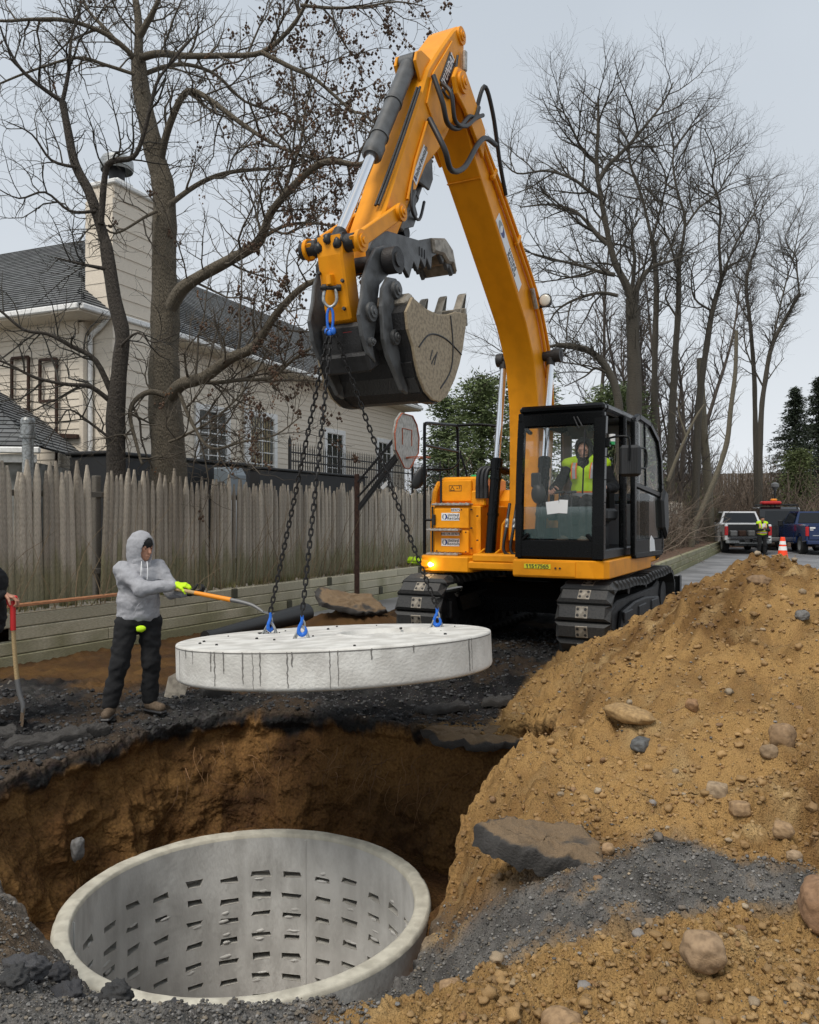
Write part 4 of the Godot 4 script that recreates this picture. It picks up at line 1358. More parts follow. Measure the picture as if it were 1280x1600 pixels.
	dd.name = "cab_door"
	t.add_child(dd, true)
	dd.position = Vector3(1.27, 0, -0.32)
	dd.rotation.y = deg_to_rad(-7.0)
	var dz := func(z: float, y: float) -> Vector3: return Vector3(0.0, y, z)
	mb = MB.new()
	var outer := [Vector2(0.0, 1.13), Vector2(0.0, 2.74), Vector2(-0.15, 2.8), Vector2(-0.55, 2.74), Vector2(-0.86, 2.56), Vector2(-0.97, 2.3), Vector2(-1.0, 2.0), Vector2(-1.02, 1.18), Vector2(-0.98, 1.13)]
	for i in outer.size():
		var a: Vector2 = outer[i]
		var b: Vector2 = outer[(i + 1) % outer.size()]
		mb.bar(Vector3(0, a.y, a.x), Vector3(0, b.y, b.x), 0.06, 0.075, 0.012, Vector3.RIGHT)
		mb.ball(Vector3(0, a.y, a.x), Vector3(0.03, 0.037, 0.037), 6, 10)
	mb.bar(Vector3(0, 1.98, -0.02), Vector3(0, 1.86, -1.0), 0.055, 0.07, 0.012, Vector3.RIGHT)
	mb.bar(Vector3(0, 2.74, -0.38), Vector3(0, 1.95, -0.42), 0.03, 0.025, 0.006, Vector3.RIGHT)
	mb.box(Vector3(0, 1.22, -0.5), Vector3(0.05, 0.2, 0.98), 0.012)
	obj("door_frame", mb, M.black_paint, dd)
	mb = MB.new()
	mb.prism([Vector2(-0.02, 1.95), Vector2(-0.02, 2.72), Vector2(-0.15, 2.77), Vector2(-0.55, 2.71), Vector2(-0.83, 2.54), Vector2(-0.95, 2.3), Vector2(-0.98, 1.86)], -0.004, 0.004, 0.0)
	mb.prism([Vector2(-0.02, 1.32), Vector2(-0.02, 1.95), Vector2(-0.98, 1.85), Vector2(-0.98, 1.32)], -0.004, 0.004, 0.0)
	obj("door_glass", mb, M.glass, dd)
	mb = MB.new()
	mb.tube(curve([Vector3(0.04, 2.42, -0.1), Vector3(0.07, 2.4, -0.24), Vector3(0.07, 2.2, -0.25), Vector3(0.04, 2.18, -0.1)], 4), 0.011, 0.011, 8)
	obj("door_handle", mb, M.plastic, dd)
	mb = MB.new()
	mb.prism([Vector2(-0.95, 1.45), Vector2(-0.9, 1.8), Vector2(-1.0, 1.95), Vector2(-1.12, 1.9), Vector2(-1.16, 1.5), Vector2(-1.08, 1.3)], -0.05, 0.07, 0.03)
	obj("rear_fairing", mb, M.plastic, dd)
	mb = MB.new()
	mb.prism([Vector2(-0.5, 1.16), Vector2(-0.5, 1.3), Vector2(-0.55, 1.36), Vector2(-0.66, 1.3), Vector2(-0.7, 1.16)], 0.026, 0.032, 0.002)
	obj("white_sticker", mb, M.decal_white, dd)
	# mirror in front of the door opening
	mb = MB.new()
	mb.tube(curve([Vector3(1.2, 2.44, 0.7), Vector3(1.3, 2.46, 0.72), Vector3(1.42, 2.46, 0.72), Vector3(1.46, 2.42, 0.72), Vector3(1.46, 2.2, 0.72)], 4), 0.012, 0.012, 8)
	mb.box(Vector3(1.22, 2.4, 0.7), Vector3(0.06, 0.1, 0.06), 0.01)
	var mo := obj("mirror_arm", mb, M.black_paint, t)
	mb = MB.new()
	mb.box(Vector3(1.46, 2.2, 0.68), Vector3(0.23, 0.34, 0.07), 0.035, Basis(UP, 0.1))
	for k in 9: mb.box(Vector3(1.46 - 0.088 + k * 0.022, 2.2, 0.717), Vector3(0.006, 0.28, 0.008), 0.002, Basis(UP, 0.1))
	obj("mirror", mb, M.plastic, mo)
	mb = MB.new()
	mb.cyl(Vector3(1.25, 2.42, 0.62), Vector3(1.25, 2.5, 0.62), 0.035, 14)
	obj("beacon_cap", mb, M.decal_white, t)
	mb = MB.new()
	mb.cyl(Vector3(1.25, 2.385, 0.62), Vector3(1.25, 2.42, 0.62), 0.034, 14)
	obj("green_beacon", mb, M.green_light, t)
	# inside: seat, consoles, levers, screen, papers
	mb = MB.new()
	mb.box(Vector3(0.74, 1.58, -0.25), Vector3(0.5, 0.14, 0.5), 0.05)
	obj("seat_cushion", mb, M.seat_cloth, t)
	mb = MB.new()
	mb.box(Vector3(0.74, 1.95, -0.56), Vector3(0.48, 0.66, 0.12), 0.05, Basis(Vector3.RIGHT, 0.14))
	mb.box(Vector3(0.74, 2.38, -0.64), Vector3(0.28, 0.2, 0.1), 0.04, Basis(Vector3.RIGHT, 0.14))
	obj("seat_back", mb, M.seat_cloth, t)
	mb = MB.new()
	mb.box(Vector3(0.74, 1.36, -0.3), Vector3(0.4, 0.3, 0.4), 0.03)
	obj("seat_base", mb, M.plastic, t)
	for x in [0.44, 1.04]:
		mb = MB.new()
		mb.box(Vector3(x, 1.62, 0.0), Vector3(0.13, 0.14, 0.5), 0.03)
		var cn := obj("console", mb, M.plastic, t)
		mb = MB.new()
		mb.tube(curve([Vector3(x, 1.68, 0.2), Vector3(x, 1.78, 0.22), Vector3(x + 0.01, 1.9, 0.24)], 3), 0.022, 0.028, 10)
		mb.ball(Vector3(x + 0.01, 1.92, 0.24), Vector3(0.032, 0.045, 0.036), 8, 12)
		obj("joystick", mb, M.plastic, cn)
	for x in [0.62, 0.76]:
		mb = MB.new()
		mb.tube([Vector3(x, 1.3, 0.5), Vector3(x, 1.6, 0.52), Vector3(x, 1.86, 0.5)], 0.012, 0.01, 8)
		mb.bar(Vector3(x - 0.06, 1.87, 0.5), Vector3(x + 0.06, 1.88, 0.5), 0.03, 0.03, 0.01)
		obj("travel_lever", mb, M.plastic, t)
		mb = MB.new()
		mb.box(Vector3(x, 1.28, 0.6), Vector3(0.1, 0.02, 0.18), 0.006, Basis(Vector3.RIGHT, 0.5))
		obj("pedal", mb, M.galvanised, t)
	mb = MB.new()
	mb.box(Vector3(0.34, 2.02, 0.5), Vector3(0.13, 0.17, 0.05), 0.015, Basis(UP, -0.3))
	mb.tube([Vector3(0.36, 1.6, 0.4), Vector3(0.35, 1.95, 0.47)], 0.025, 0.02, 8)
	mb.ball(Vector3(0.37, 1.86, 0.5), Vector3(0.09, 0.12, 0.07), 8, 12)
	obj("monitor", mb, M.plastic, t)
	mb = MB.new()
	mb.box(Vector3(0.62, 1.7, 0.74), Vector3(0.15, 0.14, 0.004), 0.001, Basis(Vector3(0, 0, 1), 0.12))
	mb.box(Vector3(0.74, 1.71, 0.742), Vector3(0.1, 0.15, 0.004), 0.001, Basis(Vector3(0, 0, 1), -0.06))
	obj("paper", mb, M.decal_white, t)

func digger_boom(t: Node3D) -> void:
	# boom: closed box section swept along a bent centre line, given by its lower and upper edges (z, y)
	var under := [Vector2(0.02, 1.3), Vector2(-0.02, 2.0), Vector2(-0.02, 2.6), Vector2(0.0, 2.95), Vector2(0.12, 3.45), Vector2(0.42, 3.86), Vector2(0.9, 4.3), Vector2(1.45, 4.8), Vector2(1.9, 5.2), Vector2(2.2, 5.5), Vector2(2.36, 5.66)]
	var over := [Vector2(-0.3, 1.36), Vector2(-0.5, 2.0), Vector2(-0.6, 2.6), Vector2(-0.6, 3.15), Vector2(-0.46, 3.62), Vector2(-0.16, 4.06), Vector2(0.35, 4.5), Vector2(0.92, 4.9), Vector2(1.42, 5.26), Vector2(1.86, 5.6), Vector2(2.2, 5.85)]
	var mb := MB.new()
	var hw := 0.19
	var bev := 0.03
	var m := under.size()
	for s in [-1.0, 1.0]:
		for i in m - 1:
			var a: Vector2 = under[i]
			var b: Vector2 = under[i + 1]
			var c: Vector2 = over[i + 1]
			var d: Vector2 = over[i]
			mb.ori(zy(a.lerp(d, 0.03), s * hw), zy(b.lerp(c, 0.03), s * hw), zy(c.lerp(b, 0.03), s * hw), zy(d.lerp(a, 0.03), s * hw), zy((a + c) * 0.5, 0))
			mb.ori(zy(a, s * (hw - 0.012)), zy(b, s * (hw - 0.012)), zy(b.lerp(c, 0.03), s * hw), zy(a.lerp(d, 0.03), s * hw), zy((a + c) * 0.5, 0))
			mb.ori(zy(d, s * (hw - 0.012)), zy(c, s * (hw - 0.012)), zy(c.lerp(b, 0.03), s * hw), zy(d.lerp(a, 0.03), s * hw), zy((a + c) * 0.5, 0))
	# top and bottom plates overhang the sides a little; smooth along the bend
	for e in [[under, -1.0], [over, 1.0]]:
		var line: Array = e[0]
		var b0 := mb.v.size()
		var i0 := mb.ix.size()
		for i in m:
			for s in [-1.0, 1.0]: mb.vert(zy(line[i], s * (hw - 0.01)), UP)
		for i in m - 1:
			var p := b0 + i * 2
			if e[1] < 0: mb.ix.append_array([p, p + 2, p + 1, p + 1, p + 2, p + 3])
			else: mb.ix.append_array([p, p + 1, p + 2, p + 1, p + 3, p + 2])
		mb.smooth(b0, i0)
	# weld seam plates
	mb.bar(zy(Vector2(1.78, 5.085), -hw), zy(Vector2(1.78, 5.085), hw), 0.03, 0.012, 0.003)
	var boom := obj("boom", mb, M.yellow, t)
	mb = MB.new()   # tip fork round the arm pivot
	for s in [-1.0, 1.0]:
		var x: float = s * 0.215
		mb.prism([Vector2(1.85, 5.25), Vector2(2.3, 5.55), Vector2(2.5, 5.62), Vector2(2.56, 5.75), Vector2(2.48, 5.88), Vector2(2.3, 5.92), Vector2(1.8, 5.55)], minf(x, x + s * 0.04), maxf(x, x + s * 0.04), 0.008)
		pin(mb, Vector2(2.4, 5.76), s * 0.255, 0.1)
	obj("boom_tip", mb, M.yellow, boom)
	mb = MB.new()   # pressed rib, clamps and pipes along the left side
	mb.tube(curve([zy(Vector2(-0.35, 3.0), hw + 0.03), zy(Vector2(-0.2, 3.6), hw + 0.03), zy(Vector2(0.2, 4.2), hw + 0.03), zy(Vector2(0.8, 4.68), hw + 0.03), zy(Vector2(1.4, 5.12), hw + 0.03), zy(Vector2(1.9, 5.48), hw + 0.03)], 5), 0.022, 0.022, 9)
	mb.tube(curve([zy(Vector2(-0.5, 3.0), hw + 0.025), zy(Vector2(-0.36, 3.62), hw + 0.025), zy(Vector2(0.05, 4.22), hw + 0.025), zy(Vector2(0.72, 4.76), hw + 0.025), zy(Vector2(1.34, 5.2), hw + 0.025), zy(Vector2(1.8, 5.5), hw + 0.025)], 5), 0.02, 0.02, 9)
	obj("boom_pipes", mb, M.yellow, boom)
	for p in [Vector2(1.5, 5.22), Vector2(0.78, 4.73), Vector2(0.1, 4.15), Vector2(-0.34, 3.4)]:
		mb = MB.new()
		mb.box(zy(p, hw + 0.03), Vector3(0.05, 0.17, 0.05), 0.01, Basis(Vector3.RIGHT, -0.7))
		obj("pipe_clamp", mb, M.yellow, boom)
	# long rental sticker on the boom's side
	var dir := (Vector2(0.55, 4.2) - Vector2(1.35, 4.9)).normalized()
	var bx := Vector3(0, dir.y, dir.x)
	var st := Transform3D(Basis(bx, Vector3.RIGHT.cross(bx), Vector3.RIGHT), zy(Vector2(0.98, 4.53), hw + 0.003))
	mb = MB.new()
	mb.box(Vector3.ZERO, Vector3(0.92, 0.15, 0.004), 0.001)
	var so := inst("rental_sticker", mb.mesh(M.decal_white), boom, st)
	mb = MB.new()
	for k in 16:
		var a := -PI / 2 + PI * k / 16.0
		var b := -PI / 2 + PI * (k + 1) / 16.0
		mb.quad(Vector3(-0.3 + 0.03 * cos(a), 0.045 * sin(a), 0.003), Vector3(-0.3 + 0.1 * cos(a), 0.06 * sin(a), 0.003), Vector3(-0.3 + 0.1 * cos(b), 0.06 * sin(b), 0.003), Vector3(-0.3 + 0.03 * cos(b), 0.045 * sin(b), 0.003))
	inst("roundel_blue", mb.mesh(M.decal_blue), so)
	mb = MB.new()
	for k in 16:
		var a := PI / 2 + PI * k / 16.0
		var b := PI / 2 + PI * (k + 1) / 16.0
		mb.quad(Vector3(-0.31 + 0.03 * cos(a), 0.045 * sin(a), 0.003), Vector3(-0.31 + 0.1 * cos(a), 0.06 * sin(a), 0.003), Vector3(-0.31 + 0.1 * cos(b), 0.06 * sin(b), 0.003), Vector3(-0.31 + 0.03 * cos(b), 0.045 * sin(b), 0.003))
	inst("roundel_grey", mb.mesh(M.decal_grey), so)
	inst("lettering", text_mesh("United", 0.085, M.decal_black), so, Transform3D(Basis(), Vector3(0.1, 0.033, 0.003)))
	inst("lettering", text_mesh("Rentals", 0.085, M.decal_black), so, Transform3D(Basis(), Vector3(0.12, -0.035, 0.003)))
	# work lamp on the boom
	mb = MB.new()
	mb.bar(zy(Vector2(0.05, 4.13), hw), zy(Vector2(0.06, 4.14), hw + 0.14), 0.03, 0.03, 0.006)
	mb.tube([zy(Vector2(0.0, 4.17), hw + 0.13), zy(Vector2(0.04, 4.18), hw + 0.13), zy(Vector2(0.12, 4.19), hw + 0.13)], 0.04, 0.085, 16)
	var wl := obj("boom_lamp", mb, M.plastic, boom)
	mb = MB.new()
	mb.ball(zy(Vector2(0.125, 4.19), hw + 0.13), Vector3(0.07, 0.07, 0.02), 8, 16)
	obj("lamp_lens", mb, M.lamp_glass, wl)
	mb = MB.new()
	mb.cyl(zy(Vector2(0.36, 4.28), hw + 0.05), zy(Vector2(0.22, 4.08), hw + 0.05), 0.03, 12)
	obj("boom_connector", mb, M.aluminium, boom)
	# cylinders
	cylinder(t, "boom_cylinder", Vector3(-0.33, 1.05, 0.28), Vector3(-0.33, 3.58, -0.2), 0.5, 0.066, 0.042, M.black_paint)
	cylinder(t, "boom_cylinder", Vector3(0.29, 1.05, 0.28), Vector3(0.29, 3.58, -0.2), 0.5, 0.066, 0.042, M.black_paint)
	mb = MB.new()
	mb.cyl(Vector3(-0.42, 3.58, -0.2), Vector3(0.42, 3.58, -0.2), 0.055, 18)
	mb.cyl(Vector3(0.33, 3.58, -0.2), Vector3(0.42, 3.58, -0.2), 0.085, 18)
	mb.cyl(Vector3(-0.42, 3.58, -0.2), Vector3(-0.33, 3.58, -0.2), 0.085, 18)
	obj("boom_pin", mb, M.dark_steel, t)
	mb = MB.new()
	for x in [-0.33, 0.29]:
		mb.prism([Vector2(0.1, 0.95), Vector2(0.42, 0.95), Vector2(0.38, 1.15), Vector2(0.2, 1.2)], x + 0.09, x + 0.12, 0.006)
		mb.prism([Vector2(0.1, 0.95), Vector2(0.42, 0.95), Vector2(0.38, 1.15), Vector2(0.2, 1.2)], x - 0.12, x - 0.09, 0.006)
	mb.prism([Vector2(-0.5, 1.05), Vector2(0.2, 1.05), Vector2(0.12, 1.5), Vector2(-0.1, 1.62), Vector2(-0.4, 1.4)], 0.215, 0.245, 0.008)
	mb.prism([Vector2(-0.5, 1.05), Vector2(0.2, 1.05), Vector2(0.12, 1.5), Vector2(-0.1, 1.62), Vector2(-0.4, 1.4)], -0.245, -0.215, 0.008)
	obj("boom_foot_bracket", mb, M.yellow, t)
	cylinder(t, "arm_cylinder", zy(Vector2(0.45, 4.8), 0.0), zy(Vector2(2.1, 6.32), 0.0), 0.62, 0.072, 0.045, M.grey_paint)
	mb = MB.new()
	for x in [-0.11, 0.085]:
		mb.prism([Vector2(0.3, 4.4), Vector2(0.75, 4.72), Vector2(0.52, 4.88), Vector2(0.38, 4.86)], x, x + 0.025, 0.005)
	obj("cylinder_lug", mb, M.yellow, boom)
	# arm
	mb = MB.new()
	var prof := [ap(-0.04, 0.07), ap(0.1, 0.12), ap(0.5, 0.2), ap(0.93, 0.27), ap(1.25, 0.24), ap(1.9, 0.21), ap(2.6, 0.17), ap(3.05, 0.15), ap(3.2, 0.1), ap(3.23, 0.03), ap(3.16, -0.05), ap(2.95, -0.09), ap(2.2, -0.14), ap(1.7, -0.17), ap(1.34, -0.28), ap(1.07, -0.32), ap(0.7, -0.34), ap(0.46, -0.31), ap(0.23, -0.24), ap(0.0, -0.12), ap(-0.06, -0.06)]
	mb.prism(prof, -0.15, 0.15, 0.02)
	var arm := obj("arm", mb, M.yellow, t)
	mb = MB.new()
	for s in [-1.0, 1.0]:   # doubler plate on each cheek
		mb.prism([ap(0.25, 0.1), ap(0.9, 0.2), ap(1.25, 0.14), ap(1.3, -0.18), ap(1.0, -0.27), ap(0.5, -0.27)], minf(s * 0.15, s * 0.166), maxf(s * 0.15, s * 0.166), 0.006)
		pin(mb, ap(0.0, -0.01), s * 0.14, 0.085)
		pin(mb, ap(0.62, -0.22), s * 0.19, 0.1)
		mb.prism([ap(0.72, 0.22), ap(1.1, 0.22), ap(1.02, 0.42), ap(0.92, 0.44), ap(0.84, 0.4)], minf(s * 0.085, s * 0.115), maxf(s * 0.085, s * 0.115), 0.006)
	obj("arm_cheek", mb, M.yellow, arm)
	var adir := Vector3(0, -0.86, 0.51)
	mb = MB.new()
	mb.box(Vector3.ZERO, Vector3(0.44, 0.13, 0.004), 0.001)
	var hx := Transform3D(Basis(-adir, Vector3.RIGHT.cross(-adir), Vector3.RIGHT), zy(ap(0.62, 0.02), 0.169))
	var hs := inst("maker_sticker", mb.mesh(M.decal_black), arm, hx)
	inst("lettering", text_mesh("HYUNDAI", 0.11, M.decal_white), hs, Transform3D(Basis(), Vector3(0, 0, 0.003)))
	mb = MB.new()
	mb.box(Vector3.ZERO, Vector3(0.44, 0.09, 0.004), 0.001)
	var us := inst("rental_sticker", mb.mesh(M.decal_white), arm, Transform3D(Basis(-adir, Vector3.RIGHT.cross(-adir), Vector3.RIGHT), zy(ap(1.82, -0.07), 0.1525)))
	inst("lettering", text_mesh("United Rentals", 0.06, M.decal_black), us, Transform3D(Basis(), Vector3(0.03, 0, 0.003)))
	mb = MB.new()
	mb.box(Vector3(-0.185, 0, 0.003), Vector3(0.03, 0.05, 0.002), 0.0005)
	inst("roundel_blue", mb.mesh(M.decal_blue), us)
	mb = MB.new()
	mb.bar(zy(ap(0.12, -0.1), 0.19), zy(ap(0.3, -0.2), 0.19), 0.04, 0.05, 0.01)
	obj("arm_connector", mb, M.aluminium, arm)
	# hoses round the joint, along the arm and up to the thumb
	var hoses := [
		[[ap(0.95, 0.2), ap(1.15, 0.05), ap(1.22, -0.12), ap(1.05, -0.3), ap(0.75, -0.4), ap(0.62, -0.5), Vector2(2.0, 5.7)], 0.26, 0.024],
		[[ap(0.85, 0.05), ap(1.0, 0.02), ap(1.14, -0.16), ap(0.98, -0.34), ap(0.7, -0.46), Vector2(1.98, 5.62)], 0.3, 0.02],
		[[ap(1.36, 0.05), ap(1.62, -0.1), ap(1.66, -0.3), ap(1.4, -0.48), ap(0.95, -0.58), ap(0.72, -0.68), Vector2(1.72, 5.42)], 0.33, 0.026],
		[[ap(0.3, -0.03), ap(0.6, -0.1), ap(0.82, -0.12), ap(0.9, 0.02)], 0.185, 0.013]]
	for h in hoses:
		mb = MB.new()
		var pts := []
		for p in h[0]: pts.append(zy(p, h[1] if pts.size() > 0 else 0.18))
		mb.tube(curve(pts, 6), h[2], h[2], 10)
		obj("hydraulic_hose", mb, M.hose, t)
	mb = MB.new()
	mb.tube(curve([zy(Vector2(1.95, 5.65), 0.2), zy(Vector2(1.9, 5.95), 0.28), zy(Vector2(1.72, 5.75), 0.3), zy(Vector2(1.45, 5.35), 0.27), zy(Vector2(1.2, 5.1), 0.24)], 6), 0.022, 0.022, 10)
	obj("hydraulic_hose", mb, M.hose, t)
	for k in 2:
		mb = MB.new()
		mb.tube(curve([zy(ap(1.2, 0.27), 0.11 + 0.03 * k), zy(ap(1.8, 0.25), 0.11 + 0.03 * k), zy(ap(2.3, 0.23), 0.1 + 0.03 * k), zy(ap(2.65, 0.21), 0.08 + 0.03 * k)], 5), 0.012, 0.012, 8)
		obj("arm_pipe", mb, M.dark_steel, arm)
	mb = MB.new()
	mb.tube([zy(ap(1.4, 0.05), 0.165), zy(ap(1.9, 0.02), 0.165), zy(ap(2.15, -0.02), 0.165), zy(ap(2.3, -0.05), 0.165)], 0.014, 0.014, 8)
	obj("arm_pipe", mb, M.yellow, arm)
	cylinder(t, "bucket_cylinder", zy(ap(0.93, 0.36), 0.0), zy(Vector2(4.2, 3.75), 0.0), 0.56, 0.075, 0.043, M.grey_paint)

func digger_bucket(t: Node3D) -> void:
	var tip := Vector2(3.85, 3.66)               # arm end, bucket pivot
	var knee := Vector2(4.22, 3.72)         # rod end and links
	# rocker links between the arm and the rod end
	for s in [-1.0, 1.0]:
		var mb := MB.new()
		var a := ap(2.6, 0.06)
		var d := (knee - a).normalized()
		var nn := Vector2(-d.y, d.x) * 0.06
		var x: float = s * 0.2
		mb.prism([a - d * 0.05 + nn, a - d * 0.05 - nn, knee + d * 0.06 - nn, knee + d * 0.06 + nn], x - 0.025, x + 0.025, 0.008)
		pin(mb, a, x + s * 0.025, 0.075)
		pin(mb, knee, x + s * 0.025, 0.085)
		obj("rocker_link", mb, M.yellow, t)
	var mb := MB.new()
	mb.cyl(zy(knee, -0.3), zy(knee, 0.2), 0.07, 18)
	obj("knee_pin", mb, M.dark_steel, t)
	mb = MB.new()   # squeezed-out grease at the joints
	for k in 9: mb.ball(zy(knee + Vector2(0.05 + 0.03 * sin(k * 2.0), 0.03 * cos(k * 3.0)), -0.12 + 0.028 * k), Vector3(0.035, 0.045, 0.04), 6, 9, N2, 0.6, 3.0, Basis(), 0.0, Vector3(k * 50, 0, 0))
	obj("grease", mb, M.plastic, t)
	# push link hanging from the knee down to the coupler; carries the shackle
	mb = MB.new()
	var low := Vector2(4.05, 3.1)
	mb.prism([knee + Vector2(-0.1, 0.04), knee + Vector2(0.09, 0.05), knee + Vector2(0.08, -0.1), Vector2(4.2, 3.24), Vector2(4.16, 3.15), Vector2(4.06, 3.12), Vector2(4.0, 3.2), knee + Vector2(-0.12, -0.12)], -0.115, 0.115, 0.015)
	mb.prism([Vector2(4.15, 3.36), Vector2(4.31, 3.4), Vector2(4.32, 3.47), Vector2(4.22, 3.5)], -0.02, 0.02, 0.006)
	obj("push_link", mb, M.yellow, t)
	mb = MB.new()
	for p in [[4.255, 3.42, 0.1], [4.275, 3.5, -0.1], [4.2, 3.22, 0.08]]:
		mb.cyl(Vector3(p[2], p[1], p[0]), Vector3(p[2], p[1] + 0.005, p[0] + 0.02), 0.014, 8)
	obj("bolt", mb, M.dark_steel, t)
	# coupler cheeks
	for s in [-1.0, 1.0]:
		mb = MB.new()
		var x: float = s * 0.21
		mb.prism([Vector2(3.74, 3.74), Vector2(3.86, 3.79), Vector2(4.0, 3.73), Vector2(4.1, 3.6), Vector2(4.18, 3.45), Vector2(4.2, 3.32), Vector2(4.25, 3.15), Vector2(4.2, 3.0), Vector2(4.12, 2.88), Vector2(4.0, 2.82), Vector2(4.05, 2.95), Vector2(4.0, 3.1), Vector2(3.98, 3.28), Vector2(3.94, 3.45), Vector2(3.76, 3.6)], minf(x, x + s * 0.035), maxf(x, x + s * 0.035), 0.008)
		pin(mb, Vector2(4.1, 3.2), x + s * 0.035, 0.075)
		pin(mb, Vector2(4.1, 2.97), x + s * 0.035, 0.035)
		obj("coupler_plate", mb, M.grey_paint, t)
	mb = MB.new()
	mb.cyl(zy(tip, -0.34), zy(tip, 0.34), 0.075, 20)
	mb.cyl(zy(tip, 0.26), zy(tip, 0.36), 0.105, 22)
	mb.cyl(zy(tip, 0.36), zy(tip, 0.375), 0.06, 18)
	mb.cyl(zy(tip, -0.36), zy(tip, -0.26), 0.105, 22)
	obj("arm_end_pin", mb, M.dark_steel, t)
	mb = MB.new()
	mb.box(Vector3(0, 3.02, 4.04), Vector3(0.4, 0.26, 0.16), 0.03, Basis(Vector3.RIGHT, 0.3))
	mb.box(Vector3(0, 2.86, 4.0), Vector3(0.46, 0.16, 0.2), 0.02, Basis(Vector3.RIGHT, 0.5))
	obj("coupler_body", mb, M.dark_steel, t)
	mb = MB.new()
	mb.box(Vector3(0.06, 3.06, 4.12), Vector3(0.1, 0.03, 0.03), 0.01, Basis(Vector3.RIGHT, 0.5))
	obj("safety_latch", mb, M.red_paint, t)
	# bucket: side profile (z, y); teeth point back and up towards the machine
	var W := 0.44
	var shell := [Vector2(3.8, 3.36), Vector2(3.91, 3.22), Vector2(3.88, 3.09), Vector2(3.79, 2.97), Vector2(3.75, 2.86), Vector2(3.69, 2.75), Vector2(3.58, 2.64), Vector2(3.44, 2.585), Vector2(3.3, 2.585), Vector2(3.16, 2.65), Vector2(3.0, 2.82), Vector2(2.9, 2.97), Vector2(2.83, 3.12), Vector2(2.73, 3.45)]
	var mouth := [Vector2(2.98, 3.42), Vector2(3.15, 3.36), Vector2(3.33, 3.32), Vector2(3.56, 3.32)]
	mb = MB.new()
	var inner := []
	for i in shell.size():
		var p: Vector2 = shell[i]
		inner.append(p.lerp(Vector2(3.35, 3.05), 0.035))
	for i in shell.size() - 1:
		var a: Vector2 = shell[i]
		var b: Vector2 = shell[i + 1]
		var c: Vector2 = inner[i + 1]
		var d: Vector2 = inner[i]
		mb.quad(zy(a, W), zy(a, -W), zy(b, -W), zy(b, W))
		mb.quad(zy(d, -W), zy(d, W), zy(c, W), zy(c, -W))
	for e in [0, shell.size() - 1]:
		mb.quad(zy(shell[e], W), zy(inner[e], W), zy(inner[e], -W), zy(shell[e], -W))
	# wear strips over the back
	for i in range(4, 9):
		var a: Vector2 = shell[i]
		var b: Vector2 = shell[i + 1]
		var out := (a + b) * 0.5 - Vector2(3.35, 3.05)
		for x in [-0.38, 0.38]: mb.bar(zy(a + out * 0.012, x), zy(b + out * 0.012, x), 0.1, 0.018, 0.004, Vector3.RIGHT)
	var bk := obj("bucket_shell", mb, M.bucket_black, t)
	for s in [-1.0, 1.0]:
		mb = MB.new()
		var poly := shell.duplicate()
		poly.append_array(mouth)
		mb.prism(poly, minf(s * W, s * (W + 0.025)), maxf(s * W, s * (W + 0.025)), 0.005)
		obj("bucket_side", mb, M.bucket_side, t)
	mb = MB.new()   # weld beads on the near side plate
	mb.tube(curve([zy(Vector2(3.7, 2.98), W + 0.026), zy(Vector2(3.5, 3.12), W + 0.026), zy(Vector2(3.2, 3.14), W + 0.026), zy(Vector2(2.87, 3.06), W + 0.026)], 5), 0.008, 0.008, 6)
	mb.tube(curve([zy(Vector2(3.1, 3.36), W + 0.026), zy(Vector2(3.05, 3.1), W + 0.026), zy(Vector2(3.1, 2.88), W + 0.026), zy(Vector2(3.3, 2.7), W + 0.026)], 5), 0.008, 0.008, 6)
	obj("weld_bead", mb, M.dark_steel, bk)
	mb = MB.new()   # gouges
	for k in 4: mb.bar(zy(Vector2(3.42 + 0.025 * k, 2.88 + 0.03 * (k % 2)), W + 0.026), zy(Vector2(3.36 + 0.03 * k, 3.0 - 0.03 * (k % 3)), W + 0.026), 0.004, 0.014, 0.001)
	obj("torch_mark", mb, M.dark_steel, bk)
	mb = MB.new()
	mb.box(zy(Vector2(2.755, 3.42), 0.0), Vector3(W * 2.0 + 0.05, 0.16, 0.04), 0.008, Basis(Vector3.RIGHT, 0.24))
	obj("cutting_edge", mb, M.worn_steel, t)
	for k in 5:
		mb = MB.new()
		var x := -W + 0.05 + k * (W * 2.0 - 0.1) / 4.0
		mb.prism([Vector2(2.8, 3.43), Vector2(2.72, 3.43), Vector2(2.67, 3.65), Vector2(2.675, 3.66), Vector2(2.71, 3.64), Vector2(2.8, 3.49)], x - 0.04, x + 0.04, 0.008)
		obj("bucket_tooth", mb, M.worn_steel, t)
	# ears that the coupler grips
	for s in [-1.0, 1.0]:
		mb = MB.new()
		var x: float = s * 0.29
		mb.prism([Vector2(3.72, 3.46), Vector2(3.82, 3.52), Vector2(3.95, 3.5), Vector2(4.03, 3.4), Vector2(4.05, 3.25), Vector2(4.02, 3.0), Vector2(3.96, 2.88), Vector2(3.72, 2.64), Vector2(3.62, 2.62), Vector2(3.7, 2.95), Vector2(3.74, 3.2)], minf(x, x + s * 0.04), maxf(x, x + s * 0.04), 0.008)
		pin(mb, Vector2(3.85, 3.42), x + s * 0.04, 0.07)
		pin(mb, Vector2(3.87, 3.04), x + s * 0.04, 0.06)
		obj("bucket_ear", mb, M.grey_paint, t)
	mb = MB.new()
	mb.box(zy(Vector2(3.79, 3.33), 0.0), Vector3(W * 2.0, 0.1, 0.14), 0.02, Basis(Vector3.RIGHT, 0.7))
	obj("bucket_torque_tube", mb, M.worn_steel, t)
